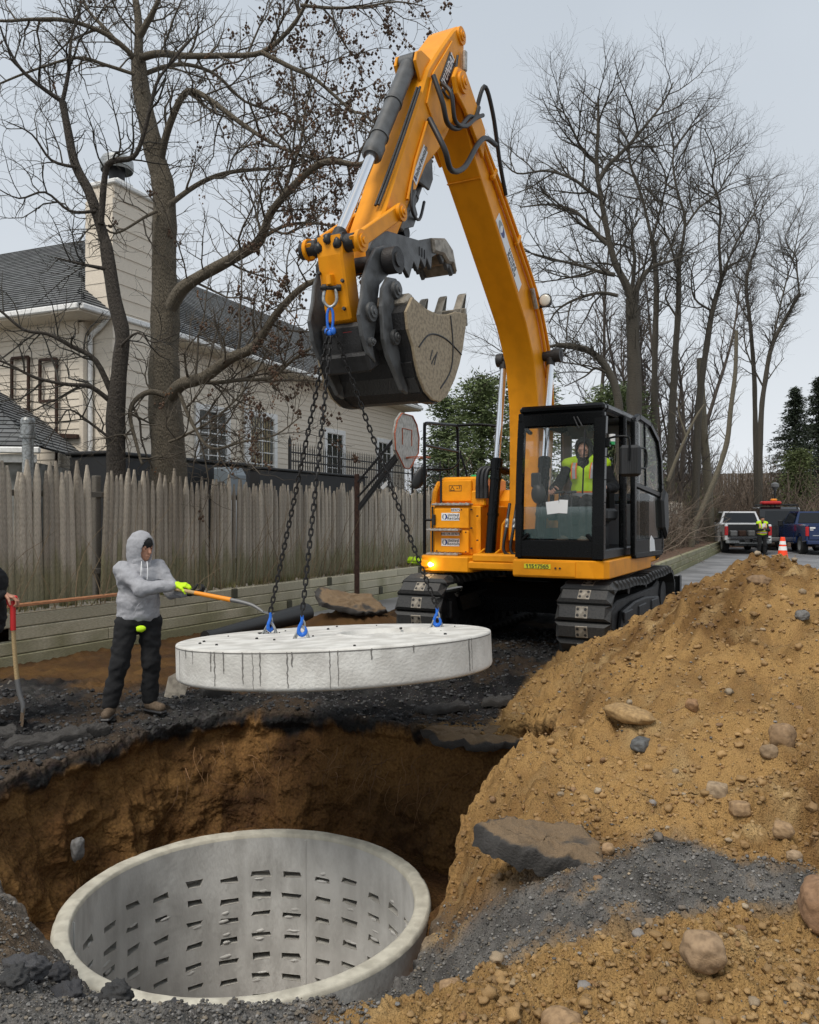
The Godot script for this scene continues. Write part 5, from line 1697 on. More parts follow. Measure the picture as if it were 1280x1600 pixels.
	# hydraulic thumb: two serrated cheeks, pivoted near the arm end
	var th := [Vector2(3.96, 3.6), Vector2(3.98, 3.74), Vector2(3.86, 3.9), Vector2(3.68, 3.97), Vector2(3.1, 4.06), Vector2(2.95, 4.12), Vector2(2.66, 4.2), Vector2(2.48, 4.15), Vector2(2.38, 3.96), Vector2(2.42, 3.92), Vector2(2.5, 4.0), Vector2(2.52, 3.95), Vector2(2.6, 4.03), Vector2(2.63, 3.98), Vector2(2.72, 4.05), Vector2(2.86, 3.98), Vector2(2.88, 3.86), Vector2(2.97, 3.94), Vector2(3.0, 3.84), Vector2(3.09, 3.9), Vector2(3.14, 3.78), Vector2(3.22, 3.84), Vector2(3.3, 3.68), Vector2(3.46, 3.78), Vector2(3.6, 3.82), Vector2(3.74, 3.72), Vector2(3.8, 3.58)]
	for x in [-0.17, 0.13]:
		mb = MB.new()
		mb.prism(th, x, x + 0.04, 0.005)
		obj("thumb_cheek", mb, M.grey_paint, t)
	mb = MB.new()
	mb.prism([Vector2(2.9, 4.14), Vector2(2.62, 4.22), Vector2(2.46, 4.16), Vector2(2.37, 3.95), Vector2(2.46, 4.02), Vector2(2.56, 4.0), Vector2(2.66, 4.05), Vector2(2.86, 4.02)], -0.2, 0.2, 0.02)
	obj("thumb_tip", mb, M.worn_steel, t)
	mb = MB.new()
	mb.box(zy(Vector2(3.2, 3.97), 0.0), Vector3(0.26, 0.06, 0.5), 0.01, Basis(Vector3.RIGHT, 0.15))
	obj("thumb_web", mb, M.grey_paint, t)
	for k in 3:
		mb = MB.new()
		mb.bar(zy(Vector2(3.02 + 0.05 * k, 4.0), 0.172), zy(Vector2(3.02 + 0.05 * k, 3.92), 0.172), 0.012, 0.004, 0.001)
		obj("thumb_mark", mb, M.decal_black, t)
	cylinder(t, "thumb_cylinder", zy(ap(1.72, -0.3), 0.0), zy(Vector2(3.2, 4.12), 0.0), 0.7, 0.06, 0.035, M.grey_paint)
	mb = MB.new()
	for x in [-0.13, 0.09]:
		mb.prism([ap(2.1, -0.1), ap(2.6, -0.02), ap(2.62, -0.1), ap(2.35, -0.3), ap(2.2, -0.3)], x, x + 0.04, 0.006)
		mb.prism([ap(1.45, -0.2), ap(1.95, -0.1), ap(1.8, -0.36), ap(1.66, -0.36)], x, x + 0.03, 0.006)
	mb.box(zy(ap(2.35, -0.12), 0.0), Vector3(0.34, 0.5, 0.04), 0.01, Basis(Vector3.RIGHT, -0.53))
	obj("thumb_bracket", mb, M.grey_paint, t)
	mb = MB.new()
	mb.tube(curve([zy(ap(2.1, -0.02), 0.17), zy(ap(2.35, -0.12), 0.19), zy(ap(2.2, -0.35), 0.12), zy(ap(1.9, -0.4), 0.07)], 5), 0.014, 0.014, 8)
	obj("hydraulic_hose", mb, M.hose, t)

# ---- bodies as smooth unions of tapered capsules, meshed as surface nets ------
class Field:
	var cell := 0.012
	var org := Vector3.ZERO
	var nx := 0
	var ny := 0
	var nz := 0
	var f := PackedFloat32Array()
	var k := 0.03
	func _init(lo: Vector3, hi: Vector3, c: float, kk := 0.03) -> void:
		cell = c; k = kk
		org = lo
		nx = int((hi.x - lo.x) / c) + 2
		ny = int((hi.y - lo.y) / c) + 2
		nz = int((hi.z - lo.z) / c) + 2
		f.resize(nx * ny * nz)
		f.fill(1.0)
	func cap(a: Vector3, b: Vector3, ra: float, rb: float, kk := -1.0, sub := false) -> void:
		var s := k if kk < 0.0 else kk
		var m := maxf(ra, rb) + s + cell * 2.5
		var lo := a.min(b) - Vector3.ONE * m - org
		var hi := a.max(b) + Vector3.ONE * m - org
		var ab := b - a
		var l2 := maxf(ab.length_squared(), 1e-9)
		for z in range(maxi(0, int(lo.z / cell)), mini(nz, int(hi.z / cell) + 1)):
			for y in range(maxi(0, int(lo.y / cell)), mini(ny, int(hi.y / cell) + 1)):
				var i := (z * ny + y) * nx
				for x in range(maxi(0, int(lo.x / cell)), mini(nx, int(hi.x / cell) + 1)):
					var p := org + Vector3(x, y, z) * cell
					var t := clampf((p - a).dot(ab) / l2, 0.0, 1.0)
					put(i + x, p.distance_to(a + ab * t) - lerpf(ra, rb, t), s, sub)
	func ell(c: Vector3, r: Vector3, bs := Basis(), kk := -1.0, sub := false) -> void:
		var s := k if kk < 0.0 else kk
		var m := maxf(r.x, maxf(r.y, r.z)) + s + cell * 2.5
		var lo := c - Vector3.ONE * m - org
		var hi := c + Vector3.ONE * m - org
		var inv := bs.inverse()
		var mn := minf(r.x, minf(r.y, r.z))
		for z in range(maxi(0, int(lo.z / cell)), mini(nz, int(hi.z / cell) + 1)):
			for y in range(maxi(0, int(lo.y / cell)), mini(ny, int(hi.y / cell) + 1)):
				var i := (z * ny + y) * nx
				for x in range(maxi(0, int(lo.x / cell)), mini(nx, int(hi.x / cell) + 1)):
					var q := inv * (org + Vector3(x, y, z) * cell - c)
					var k0 := (q / r).length()
					var k1 := (q / (r * r)).length()
					var d := k0 * (k0 - 1.0) / k1 if k1 > 1e-6 else -mn
					put(i + x, d, s, sub)
	func put(i: int, d: float, s: float, sub: bool) -> void:
		var o := f[i]
		if sub:
			f[i] = maxf(o, -d)
		else:
			var h := maxf(s - absf(o - d), 0.0) / s if s > 0.0 else 0.0
			f[i] = minf(o, d) - h * h * s * 0.25
	func wrinkle(noise: FastNoiseLite, amp: float, freq: float) -> void:
		for z in nz:
			for y in ny:
				var i := (z * ny + y) * nx
				for x in nx:
					if absf(f[i + x]) < 0.04:
						f[i + x] += amp * noise.get_noise_3d((org.x + x * cell) * freq, (org.y + y * cell) * freq * 1.6, (org.z + z * cell) * freq)
	func net(mb: MB) -> void:
		var b0 := mb.v.size()
		var i0 := mb.ix.size()
		var id := {}
		var off := [0, 1, nx, nx + 1, nx * ny, nx * ny + 1, nx * ny + nx, nx * ny + nx + 1]
		for z in nz - 1:
			for y in ny - 1:
				var r := (z * ny + y) * nx
				for x in nx - 1:
					var i := r + x
					var d := f[i]
					if d > cell * 3.0 or d < -cell * 3.0: continue
					var mask := 0
					for c in 8:
						if f[i + off[c]] < 0.0: mask |= 1 << c
					if mask == 0 or mask == 255: continue
					var sum := Vector3.ZERO
					var n := 0
					for e in EDGES:
						var a: int = e[0]
						var b: int = e[1]
						if ((mask >> a) & 1) == ((mask >> b) & 1): continue
						var fa := f[i + off[a]]
						var t := fa / (fa - f[i + off[b]])
						sum += Vector3(a & 1, (a >> 1) & 1, a >> 2).lerp(Vector3(b & 1, (b >> 1) & 1, b >> 2), t)
						n += 1
					id[i] = mb.vert(org + (Vector3(x, y, z) + sum / n) * cell, UP)
		var st := [1, nx, nx * ny]
		for i in id:
			var inside := f[i] < 0.0
			for a in 3:
				if (f[i + st[a]] < 0.0) == inside: continue
				var u: int = st[(a + 1) % 3]
				var w: int = st[(a + 2) % 3]
				if not (id.has(i - u) and id.has(i - w) and id.has(i - u - w)): continue
				var q := [id[i], id[i - u], id[i - u - w], id[i - w]]
				if inside: mb.ix.append_array([q[0], q[2], q[1], q[0], q[3], q[2]])
				else: mb.ix.append_array([q[0], q[1], q[2], q[0], q[2], q[3]])
		mb.smooth(b0, i0)
	const EDGES := [[0, 1], [2, 3], [4, 5], [6, 7], [0, 2], [1, 3], [4, 6], [5, 7], [0, 4], [1, 5], [2, 6], [3, 7]]

func hand_into(mb: MB, wrist: Vector3, fwd: Vector3, palm: Vector3, thumb_side: float, curl: float, fat := 1.0) -> void:
	var f := Field.new(wrist - Vector3.ONE * 0.2, wrist + Vector3.ONE * 0.2, 0.0045, 0.008)
	fwd = fwd.normalized()
	palm = (palm - fwd * palm.dot(fwd)).normalized()
	var side := fwd.cross(palm) * thumb_side
	f.cap(wrist - fwd * 0.03, wrist + fwd * 0.01, 0.027 * fat, 0.028 * fat)
	for k in 4:
		f.cap(wrist + side * (0.006 - 0.004 * k), wrist + fwd * 0.08 + side * (0.032 - 0.021 * k), 0.018 * fat, 0.0125 * fat)
	for k in 4:
		var p := wrist + fwd * (0.085 - 0.004 * absf(k - 1.3)) + side * (0.033 - 0.0215 * k)
		var L: float = [0.042, 0.047, 0.044, 0.034][k]
		var dirv := fwd
		for s in 3:
			dirv = (dirv * cos(curl * (0.7 if s == 0 else 1.0)) + palm * sin(curl * (0.7 if s == 0 else 1.0))).normalized() if s == 0 else dirv.rotated(fwd.cross(palm).normalized(), curl)
			var q: Vector3 = p + dirv * L * [1.0, 0.68, 0.55][s]
			f.cap(p, q, (0.0098 - 0.0008 * s) * fat, (0.009 - 0.0008 * s) * fat, 0.003)
			p = q
	var tp := wrist + fwd * 0.025 + side * 0.03
	var td := (fwd * 0.75 + side * 0.7 + palm * 0.35).normalized()
	for s in 3:
		var q: Vector3 = tp + td * [0.04, 0.032, 0.025][s]
		f.cap(tp, q, [0.0145, 0.011, 0.0098][s] * fat, [0.0115, 0.01, 0.0088][s] * fat, 0.005)
		tp = q
		td = (td + (palm * 0.55 - side * 0.35) * minf(1.0, curl)).normalized()
	f.net(mb)

func head_into(mb: MB, c: Vector3, bs: Basis, beard := false) -> void:   # bs: x to the left ear, y up, z to the face
	var f := Field.new(c - Vector3.ONE * 0.2, c + Vector3.ONE * 0.18, 0.006, 0.02)
	f.ell(c + bs * Vector3(0, 0.02, -0.012), Vector3(0.076, 0.1, 0.094), bs)
	f.ell(c + bs * Vector3(0, -0.045, 0.022), Vector3(0.058, 0.068, 0.066), bs)
	f.ell(c + bs * Vector3(0, -0.088, 0.05), Vector3(0.032, 0.026, 0.034), bs)
	f.cap(c + bs * Vector3(0, -0.06, -0.02), c + bs * Vector3(0, -0.17, -0.03), 0.055, 0.058)
	f.cap(c + bs * Vector3(0, 0.012, 0.082), c + bs * Vector3(0, -0.03, 0.105), 0.011, 0.016, 0.01)
	f.ell(c + bs * Vector3(0, -0.062, 0.083), Vector3(0.027, 0.009, 0.012), bs, 0.008)
	f.cap(c + bs * Vector3(-0.04, 0.026, 0.074), c + bs * Vector3(0.04, 0.026, 0.074), 0.012, 0.012, 0.012)
	for s in [-1.0, 1.0]:
		f.ell(c + bs * Vector3(s * 0.036, 0.0, 0.062), Vector3(0.028, 0.022, 0.02), bs, 0.012)
		f.ell(c + bs * Vector3(s * 0.077, -0.01, -0.01), Vector3(0.011, 0.03, 0.019), bs, 0.006)
	f.net(mb)

func eyes_on(parent: Node3D, c: Vector3, bs: Basis) -> void:
	for s in [-1.0, 1.0]:
		var mb := MB.new()
		mb.ball(c + bs * Vector3(s * 0.033, 0.004, 0.079), Vector3(0.013, 0.006, 0.006), 6, 10, null, 0.0, 1.0, bs)
		obj("eye", mb, M.hair, parent)

func limbs(f: Field, chain: Array, rad: Array) -> void:
	for i in chain.size() - 1: f.cap(chain[i], chain[i + 1], rad[i], rad[i + 1])

func bounds_of(pts: Array, pad: float) -> Array:
	var lo: Vector3 = pts[0]
	var hi: Vector3 = pts[0]
	for p in pts:
		lo = lo.min(p); hi = hi.max(p)
	return [lo - Vector3.ONE * pad, hi + Vector3.ONE * pad]

# J: hip, chest, neck, head (Vector3), facing (Basis), arms [[shoulder, elbow, wrist], ...], legs [[hip, knee, ankle, toe], ...]
func figure(t: Node3D, J: Dictionary, skin: Material, top: Material, legs: Material, boots: Material, grow := 0.0) -> Node3D:
	var all := [J.hip, J.chest, J.neck]
	for a in J.arms: all.append_array(a)
	for l in J.legs: all.append_array(l)
	var bd := bounds_of(all, 0.22)
	var bs: Basis = J.facing
	# bare body under the clothes, one surface
	var f := Field.new(bd[0], bd[1], 0.017, 0.04)
	f.cap(J.hip, J.chest, 0.1, 0.11)
	f.cap(J.chest, J.neck, 0.08, 0.05)
	for a in J.arms: limbs(f, a, [0.045, 0.037, 0.025])
	for l in J.legs: limbs(f, l.slice(0, 3), [0.075, 0.05, 0.032])
	var mb := MB.new()
	f.net(mb)
	head_into(mb, J.head, J.get("look", bs))
	for h in J.get("hands", []): hand_into(mb, h[0], h[1], h[2], h[3], h[4])
	var body := obj("body", mb, skin, t)
	eyes_on(body, J.head, J.get("look", bs))
	# trousers
	f = Field.new(bd[0], bd[1], 0.014, 0.035)
	var right := bs.x
	f.ell(J.hip + Vector3(0, 0.0, 0), Vector3(0.175 + grow, 0.12, 0.125 + grow), bs)
	for l in J.legs:
		var an: Vector3 = l[2]
		limbs(f, [l[0], l[1], an + Vector3(0, 0.03, 0)], [0.104 + grow * 0.4, 0.077 + grow * 0.4, 0.07 + grow * 0.4])
	f.wrinkle(N2, 0.016, 900.0)
	f.wrinkle(N1, 0.01, 300.0)
	mb = MB.new()
	f.net(mb)
	obj("trousers", mb, legs, t)
	# top
	f = Field.new(bd[0], bd[1], 0.013, 0.04)
	var mid: Vector3 = J.hip.lerp(J.chest, 0.45)
	var tw: Basis = J.get("torso", bs)
	f.ell(J.hip + (J.chest - J.hip) * 0.12, Vector3(0.185 + grow, 0.1, 0.14 + grow), tw)
	f.ell(mid, Vector3(0.19 + grow, 0.2, 0.145 + grow), tw)
	f.ell(J.chest, Vector3(0.2 + grow, 0.17, 0.135 + grow), tw)
	f.cap(J.chest, J.neck, 0.1, 0.065)
	for a in J.arms: limbs(f, [a[0], a[1], a[2]], [0.07 + grow, 0.062 + grow * 0.6, 0.047])
	f.wrinkle(N2, 0.012, 1100.0)
	f.wrinkle(N1, 0.008, 350.0)
	mb = MB.new()
	f.net(mb)
	obj(J.get("top_name", "hoodie"), mb, top, t)
	for l in J.legs:
		if l.size() < 4: continue
		mb = MB.new()
		f = Field.new(l[2] - Vector3.ONE * 0.3, l[2] + Vector3.ONE * 0.3, 0.01, 0.03)
		var toe: Vector3 = l[3]
		f.cap(l[2] + Vector3(0, 0.06, 0), l[2] + Vector3(0, -0.02, 0), 0.052, 0.05)
		f.cap(l[2] + Vector3(0, -0.035, 0), toe, 0.047, 0.043)
		f.net(mb)
		var bo := obj("boot", mb, boots, t)
		mb = MB.new()
		var dv: Vector3 = (toe - l[2]) * Vector3(1, 0, 1)
		mb.bar(l[2] * Vector3(1, 0, 1) + Vector3(0, toe.y - 0.04, 0) - dv.normalized() * 0.05, toe - Vector3(0, 0.04, 0) + dv.normalized() * 0.045, 0.088, 0.03, 0.012)
		obj("sole", mb, M.decal_black, bo)
	return body

func hood_on(t: Node3D, J: Dictionary, m: Material, r := 0.125, called := "hood") -> void:
	var bs: Basis = J.get("look", J.facing)
	var c: Vector3 = J.head
	var f := Field.new(c - Vector3.ONE * 0.28, c + Vector3.ONE * 0.24, 0.009, 0.03)
	f.ell(c + bs * Vector3(0, 0.02, -0.022), Vector3(r * 0.9, r * 1.1, r * 1.02), bs)
	f.ell(c + bs * Vector3(0, -0.05, -0.03), Vector3(r * 0.88, r * 1.0, r * 0.9), bs)
	f.cap(c + bs * Vector3(0, -0.1, -0.05), (J.neck as Vector3) + Vector3(0, -0.02, 0), 0.09, 0.1)
	f.ell(c + bs * Vector3(0, -0.17, 0.03), Vector3(0.085, 0.045, 0.07), bs)
	f.wrinkle(N2, 0.008, 900.0)
	f.ell(c + bs * Vector3(0, -0.012, 0.1), Vector3(0.074, 0.116, 0.13), bs, 0.0, true)
	var mb := MB.new()
	f.net(mb)
	obj(called, mb, m, t)

func vest_on(t: Node3D, J: Dictionary, front: Basis) -> void:   # sleeveless shell round the trunk, with bands
	var tw: Basis = J.get("torso", J.facing)
	var bd := bounds_of([J.hip, J.chest, J.neck], 0.32)
	var f := Field.new(bd[0], bd[1], 0.013, 0.03)
	var mid: Vector3 = (J.hip as Vector3).lerp(J.chest, 0.45)
	f.ell(J.hip + (J.chest - J.hip) * 0.2, Vector3(0.2, 0.12, 0.165), tw)
	f.ell(mid, Vector3(0.205, 0.2, 0.165), tw)
	f.ell(J.chest, Vector3(0.212, 0.18, 0.155), tw)
	for a in J.arms: f.cap((a[0] as Vector3) + Vector3(0, 0.03, 0), J.neck, 0.085, 0.075)
	f.wrinkle(N1, 0.012, 400.0)
	f.ell(J.neck + tw * Vector3(0, 0.05, 0.1), Vector3(0.055, 0.17, 0.12), tw, 0.0, true)
	var mb := MB.new()
	f.net(mb)
	var v := obj("hi_vis_vest", mb, M.hi_vis, t)
	var band := func(dy: float, r: float, m: Material, h: float, a0: float, called: String) -> void:
		var b := MB.new()
		var c: Vector3 = (J.hip as Vector3).lerp(J.chest, dy)
		for k in 40:
			var p := TAU * k / 40.0
			var q := TAU * (k + 1) / 40.0
			var P := func(an: float, y: float) -> Vector3: return c + tw * Vector3(sin(an) * (0.205 + r), y, cos(an) * (0.165 + r))
			b.quad(P.call(p, -h), P.call(q, -h), P.call(q, h), P.call(p, h))
		obj(called, b, m, v)
	band.call(0.3, 0.011, M.hi_vis_orange, 0.042, 0.0, "orange_band")
	band.call(0.3, 0.014, M.reflective, 0.024, 0.0, "reflective_band")
	for s in [-1.0, 1.0]:
		for w in [[M.hi_vis_orange, 0.035, 0.0, "orange_band"], [M.reflective, 0.019, 0.003, "reflective_band"]]:
			var b := MB.new()
			var prev := []
			for k in 9:
				var fr := k / 8.0
				var y := lerpf(0.02, 0.235, fr)
				var z := 0.168 - 0.03 * fr * fr - 0.075 * pow(maxf(0.0, fr - 0.55), 1.4) * 2.0
				var c: Vector3 = (J.chest as Vector3) + tw * Vector3(s * lerpf(0.11, 0.12, fr), y - 0.08, z + w[2])
				var cur := [c - tw.x * w[1], c + tw.x * w[1]]
				if k > 0: b.quad(prev[0], prev[1], cur[1], cur[0])
				prev = cur
			obj(w[3], b, w[0], v)

func build_worker() -> void:
	var t := thing("person", "worker in grey hooded sweatshirt and black trousers holding a long tool at the pit edge", "person", Vector3(-2.52, -0.165, -7.65))
	var bs := Basis(UP, deg_to_rad(62))     # faces along the tool, to the lid
	var tw := Basis(UP, deg_to_rad(40))
	var J := {"hip": Vector3(-0.01, 0.86, 0), "chest": Vector3(0.0, 1.24, 0.0), "neck": Vector3(0.01, 1.42, 0.0), "head": Vector3(0.03, 1.53, 0.01), "facing": Basis(UP, deg_to_rad(40)), "torso": tw, "look": bs * Basis(Vector3.RIGHT, 0.12),
		"arms": [[Vector3(-0.125, 1.335, 0.1), Vector3(0.1, 1.17, 0.24), Vector3(0.36, 1.19, 0.16)], [Vector3(0.14, 1.34, -0.1), Vector3(0.3, 1.13, -0.02), Vector3(0.47, 1.13, 0.12)]],
		"legs": [[Vector3(-0.09, 0.84, 0.07), Vector3(-0.14, 0.46, 0.14), Vector3(-0.215, 0.085, 0.16), Vector3(-0.2, 0.045, 0.3)], [Vector3(0.08, 0.84, -0.06), Vector3(0.1, 0.46, -0.03), Vector3(0.08, 0.09, -0.06), Vector3(0.21, 0.045, 0.02)]]}
	figure(t, J, M.skin, M.hoodie, M.dark_cloth, M.boot, 0.012)
	hood_on(t, J, M.hoodie, 0.128)
	# black knitted cap under the hood
	var f := Field.new(J.head - Vector3.ONE * 0.2, J.head + Vector3.ONE * 0.2, 0.007, 0.02)
	var lk: Basis = J.look
	f.ell(J.head + lk * Vector3(0, 0.048, -0.002), Vector3(0.084, 0.078, 0.102), lk)
	var mb := MB.new()
	f.net(mb)
	obj("knit_cap", mb, M.dark_cloth, t)
	# gloves: the near one lime, the far one black
	mb = MB.new()
	hand_into(mb, Vector3(0.39, 1.195, 0.155), Vector3(1, 0.02, -0.12), Vector3(0.1, -1, -0.25), -1.0, 0.75, 1.25)
	obj("lime_glove", mb, M.hi_vis, t)
	mb = MB.new()
	hand_into(mb, Vector3(0.5, 1.125, 0.125), Vector3(1, -0.05, 0.1), Vector3(0, 1, -0.5), 1.0, 0.8, 1.2)
	obj("black_glove", mb, M.glove_black, t)
	mb = MB.new()
	mb.ball(Vector3(0.07, 0.8, 0.16), Vector3(0.05, 0.03, 0.02), 8, 12, N2, 0.3)
	obj("glove_in_waistband", mb, M.hi_vis, t)
	# kangaroo pocket seam, hem and cuffs
	mb = MB.new()
	mb.tube(curve([Vector3(0.02, 0.92, 0.222), Vector3(0.06, 1.02, 0.215), Vector3(0.13, 1.08, 0.19)], 4), 0.004, 0.004, 5)
	obj("pocket_seam", mb, M.hoodie, t)
	mb = MB.new()
	for s in [-1.0, 1.0]: mb.tube(curve([Vector3(0.08 + 0.025 * s, 1.41, 0.1), Vector3(0.1 + 0.03 * s, 1.34, 0.16), Vector3(0.1 + 0.03 * s, 1.25, 0.175)], 3), 0.004, 0.004, 5)
	obj("drawstring", mb, M.decal_white, t)
	# the tool: a long-handled shovel held out to the chain
	var d := (Vector3(1.12, 1.02, 0.62) - Vector3(0.44, 1.17, 0.155))
	var p0 := Vector3(-2.52, -0.165, -7.65) + Vector3(0.36, 1.165, 0.15)
	var o := thing("shovel", "long-handled shovel with orange grip held out by the worker in grey", "shovel", p0)
	var dir := Vector3(0.93, -0.13, 0.35).normalized()
	mb = MB.new()
	mb.tube([Vector3.ZERO - dir * 0.06, dir * 0.26], 0.017, 0.018, 10)
	obj("wooden_handle", mb, M.pale_wood, o)
	mb = MB.new()
	mb.tube([dir * 0.24, dir * 0.62], 0.02, 0.022, 12)
	obj("orange_sleeve", mb, M.tool_orange, o)
	mb = MB.new()
	mb.tube(curve([dir * 0.6, dir * 0.72, dir * 0.85 + Vector3(0, -0.012, 0), dir * 0.95 + Vector3(0, -0.05, 0)], 4), 0.02, 0.012, 10)
	obj("steel_socket", mb, M.tool_grey, o)
	mb = MB.new()
	var e := dir * 0.95 + Vector3(0, -0.05, 0)
	mb.prism([Vector2(0.0, 0.02), Vector2(0.06, 0.035), Vector2(0.1, 0.02), Vector2(0.1, -0.02), Vector2(0.06, -0.035), Vector2(0.0, -0.02)], -0.004, 0.004, 0.001, Transform3D(Basis(dir.cross(UP).normalized().cross(dir), dir.cross(UP).normalized(), dir), e))
	obj("blade", mb, M.tool_grey, o)

func build_helper() -> void:   # mostly outside the picture: only the sleeve and hand on the shovel show
	var t := thing("person", "person in black jacket at the picture's edge, hand on the red shovel grip", "person", Vector3(-3.78, -0.2, -7.3))
	var J := {"hip": Vector3(0, 0.9, 0), "chest": Vector3(0, 1.27, 0), "neck": Vector3(0, 1.46, 0), "head": Vector3(0.02, 1.58, 0.02), "facing": Basis(UP, 0.9), "top_name": "jacket",
		"arms": [[Vector3(0.1, 1.38, 0.17), Vector3(0.12, 1.12, 0.2), Vector3(0.2, 1.175, 0.1)], [Vector3(-0.1, 1.38, -0.17), Vector3(-0.14, 1.1, -0.2), Vector3(-0.02, 0.9, -0.12)]],
		"legs": [[Vector3(0.05, 0.88, 0.08), Vector3(0.06, 0.48, 0.1), Vector3(0.04, 0.085, 0.1), Vector3(0.16, 0.045, 0.18)], [Vector3(-0.05, 0.88, -0.08), Vector3(-0.05, 0.48, -0.08), Vector3(-0.06, 0.085, -0.1), Vector3(0.06, 0.045, -0.02)]],
		"hands": [[Vector3(0.225, 1.17, 0.09), Vector3(1, -0.25, -0.1), Vector3(0, -1, 0), -1.0, 0.8], [Vector3(-0.02, 0.87, -0.12), Vector3(0.2, -1, 0), Vector3(1, 0, 0.3), 1.0, 0.4]]}
	figure(t, J, M.skin, M.dark_cloth, M.dark_cloth, M.boot)
	hood_on(t, J, M.dark_cloth, 0.122)
	var o := thing("shovel", "shovel with red grip and wooden shaft standing beside the timber wall's far end", "shovel", Vector3(-3.5, -0.2, -7.22))
	o.set_meta("label", "upright shovel with red grip and wooden shaft, blade in the ground")
	var mb := MB.new()
	mb.tube([Vector3(0, 1.12, 0), Vector3(0.01, 1.05, 0), Vector3(0.012, 0.86, 0)], 0.022, 0.024, 12)
	mb.box(Vector3(0.0, 1.15, 0.0), Vector3(0.1, 0.03, 0.035), 0.012)
	mb.tube([Vector3(-0.042, 1.14, 0), Vector3(-0.03, 1.09, 0), Vector3(0.0, 1.06, 0)], 0.011, 0.014, 8)
	mb.tube([Vector3(0.042, 1.14, 0), Vector3(0.03, 1.09, 0), Vector3(0.0, 1.06, 0)], 0.011, 0.014, 8)
	obj("red_grip", mb, M.red_paint, o)
	mb = MB.new()
	mb.tube([Vector3(0.012, 0.86, 0), Vector3(0.03, 0.6, 0.0), Vector3(0.05, 0.4, 0.0)], 0.018, 0.02, 10)
	obj("shaft", mb, M.pale_wood, o)
	mb = MB.new()
	mb.tube(curve([Vector3(0.048, 0.43, 0), Vector3(0.07, 0.3, 0.0), Vector3(0.1, 0.2, 0), Vector3(0.1, 0.14, 0)], 4), 0.024, 0.02, 10)
	obj("socket", mb, M.tool_grey, o)
	mb = MB.new()
	var rows := []
	for k in 8:
		var y := 0.18 - k * 0.032
		var w := 0.09 * (1.0 if k < 5 else 1.0 - (k - 4) * 0.2)
		rows.append([y, w])
	for k in 7:
		for s in 4:
			var P := func(r: Array, u: float, off: float) -> Vector3: return Vector3(0.1 - 0.09 * (0.18 - r[0]) + r[1] * u * 0.55, r[0], r[1] * u * 0.8 - 0.02 * (1.0 - u * u) + off)
			var u0 := -1.0 + s * 0.5
			mb.quad(P.call(rows[k], u0, 0.004), P.call(rows[k + 1], u0, 0.004), P.call(rows[k + 1], u0 + 0.5, 0.004), P.call(rows[k], u0 + 0.5, 0.004))
			mb.quad(P.call(rows[k], u0 + 0.5, 0.0), P.call(rows[k + 1], u0 + 0.5, 0.0), P.call(rows[k + 1], u0, 0.0), P.call(rows[k], u0, 0.0))
	obj("blade", mb, M.boot, o)

func build_operator() -> void:
	var ex := Transform3D(Basis(UP, -deg_to_rad(28)), Vector3(1.4, 0.05, -10.1))
	var t := thing("person", "excavator operator in black hood and lime vest seated in the cab", "person", ex * Vector3(0.74, 1.65, -0.2), -deg_to_rad(28))
	# local frame of the machine, origin on the seat
	var J := {"hip": Vector3(0, 0.1, -0.08), "chest": Vector3(-0.02, 0.46, -0.06), "neck": Vector3(-0.03, 0.64, -0.02), "head": Vector3(-0.03, 0.755, 0.03), "facing": Basis(), "look": Basis(UP, 0.12) * Basis(Vector3.RIGHT, 0.3), "top_name": "jacket",
		"arms": [[Vector3(0.2, 0.55, -0.04), Vector3(0.33, 0.3, 0.04), Vector3(0.31, 0.28, 0.33)], [Vector3(-0.24, 0.55, -0.04), Vector3(-0.36, 0.3, 0.04), Vector3(-0.32, 0.27, 0.33)]],
		"legs": [[Vector3(0.1, 0.08, 0.0), Vector3(0.13, 0.12, 0.45), Vector3(0.12, -0.28, 0.52), Vector3(0.12, -0.33, 0.68)], [Vector3(-0.1, 0.08, 0.0), Vector3(-0.13, 0.12, 0.45), Vector3(-0.12, -0.28, 0.52), Vector3(-0.12, -0.33, 0.68)]],
		"hands": [[Vector3(0.31, 0.285, 0.36), Vector3(-0.1, -0.1, 1), Vector3(-0.6, -0.7, 0), -1.0, 0.8], [Vector3(-0.315, 0.275, 0.36), Vector3(0.1, -0.1, 1), Vector3(0.6, -0.7, 0), 1.0, 0.8]]}
	figure(t, J, M.skin_pale, M.dark_cloth, M.dark_cloth, M.boot)
	hood_on(t, J, M.dark_cloth, 0.12)
	vest_on(t, J, Basis())
	var mb := MB.new()
	var f := Field.new(J.head - Vector3.ONE * 0.2, J.head + Vector3.ONE * 0.2, 0.007, 0.012)
	var lk: Basis = J.look
	f.ell(J.head + lk * Vector3(0, -0.088, 0.04), Vector3(0.05, 0.036, 0.048), lk)
	f.ell(J.head + lk * Vector3(0, -0.05, 0.05), Vector3(0.055, 0.014, 0.04), lk)
	f.net(mb)
	obj("beard", mb, M.hair, t)

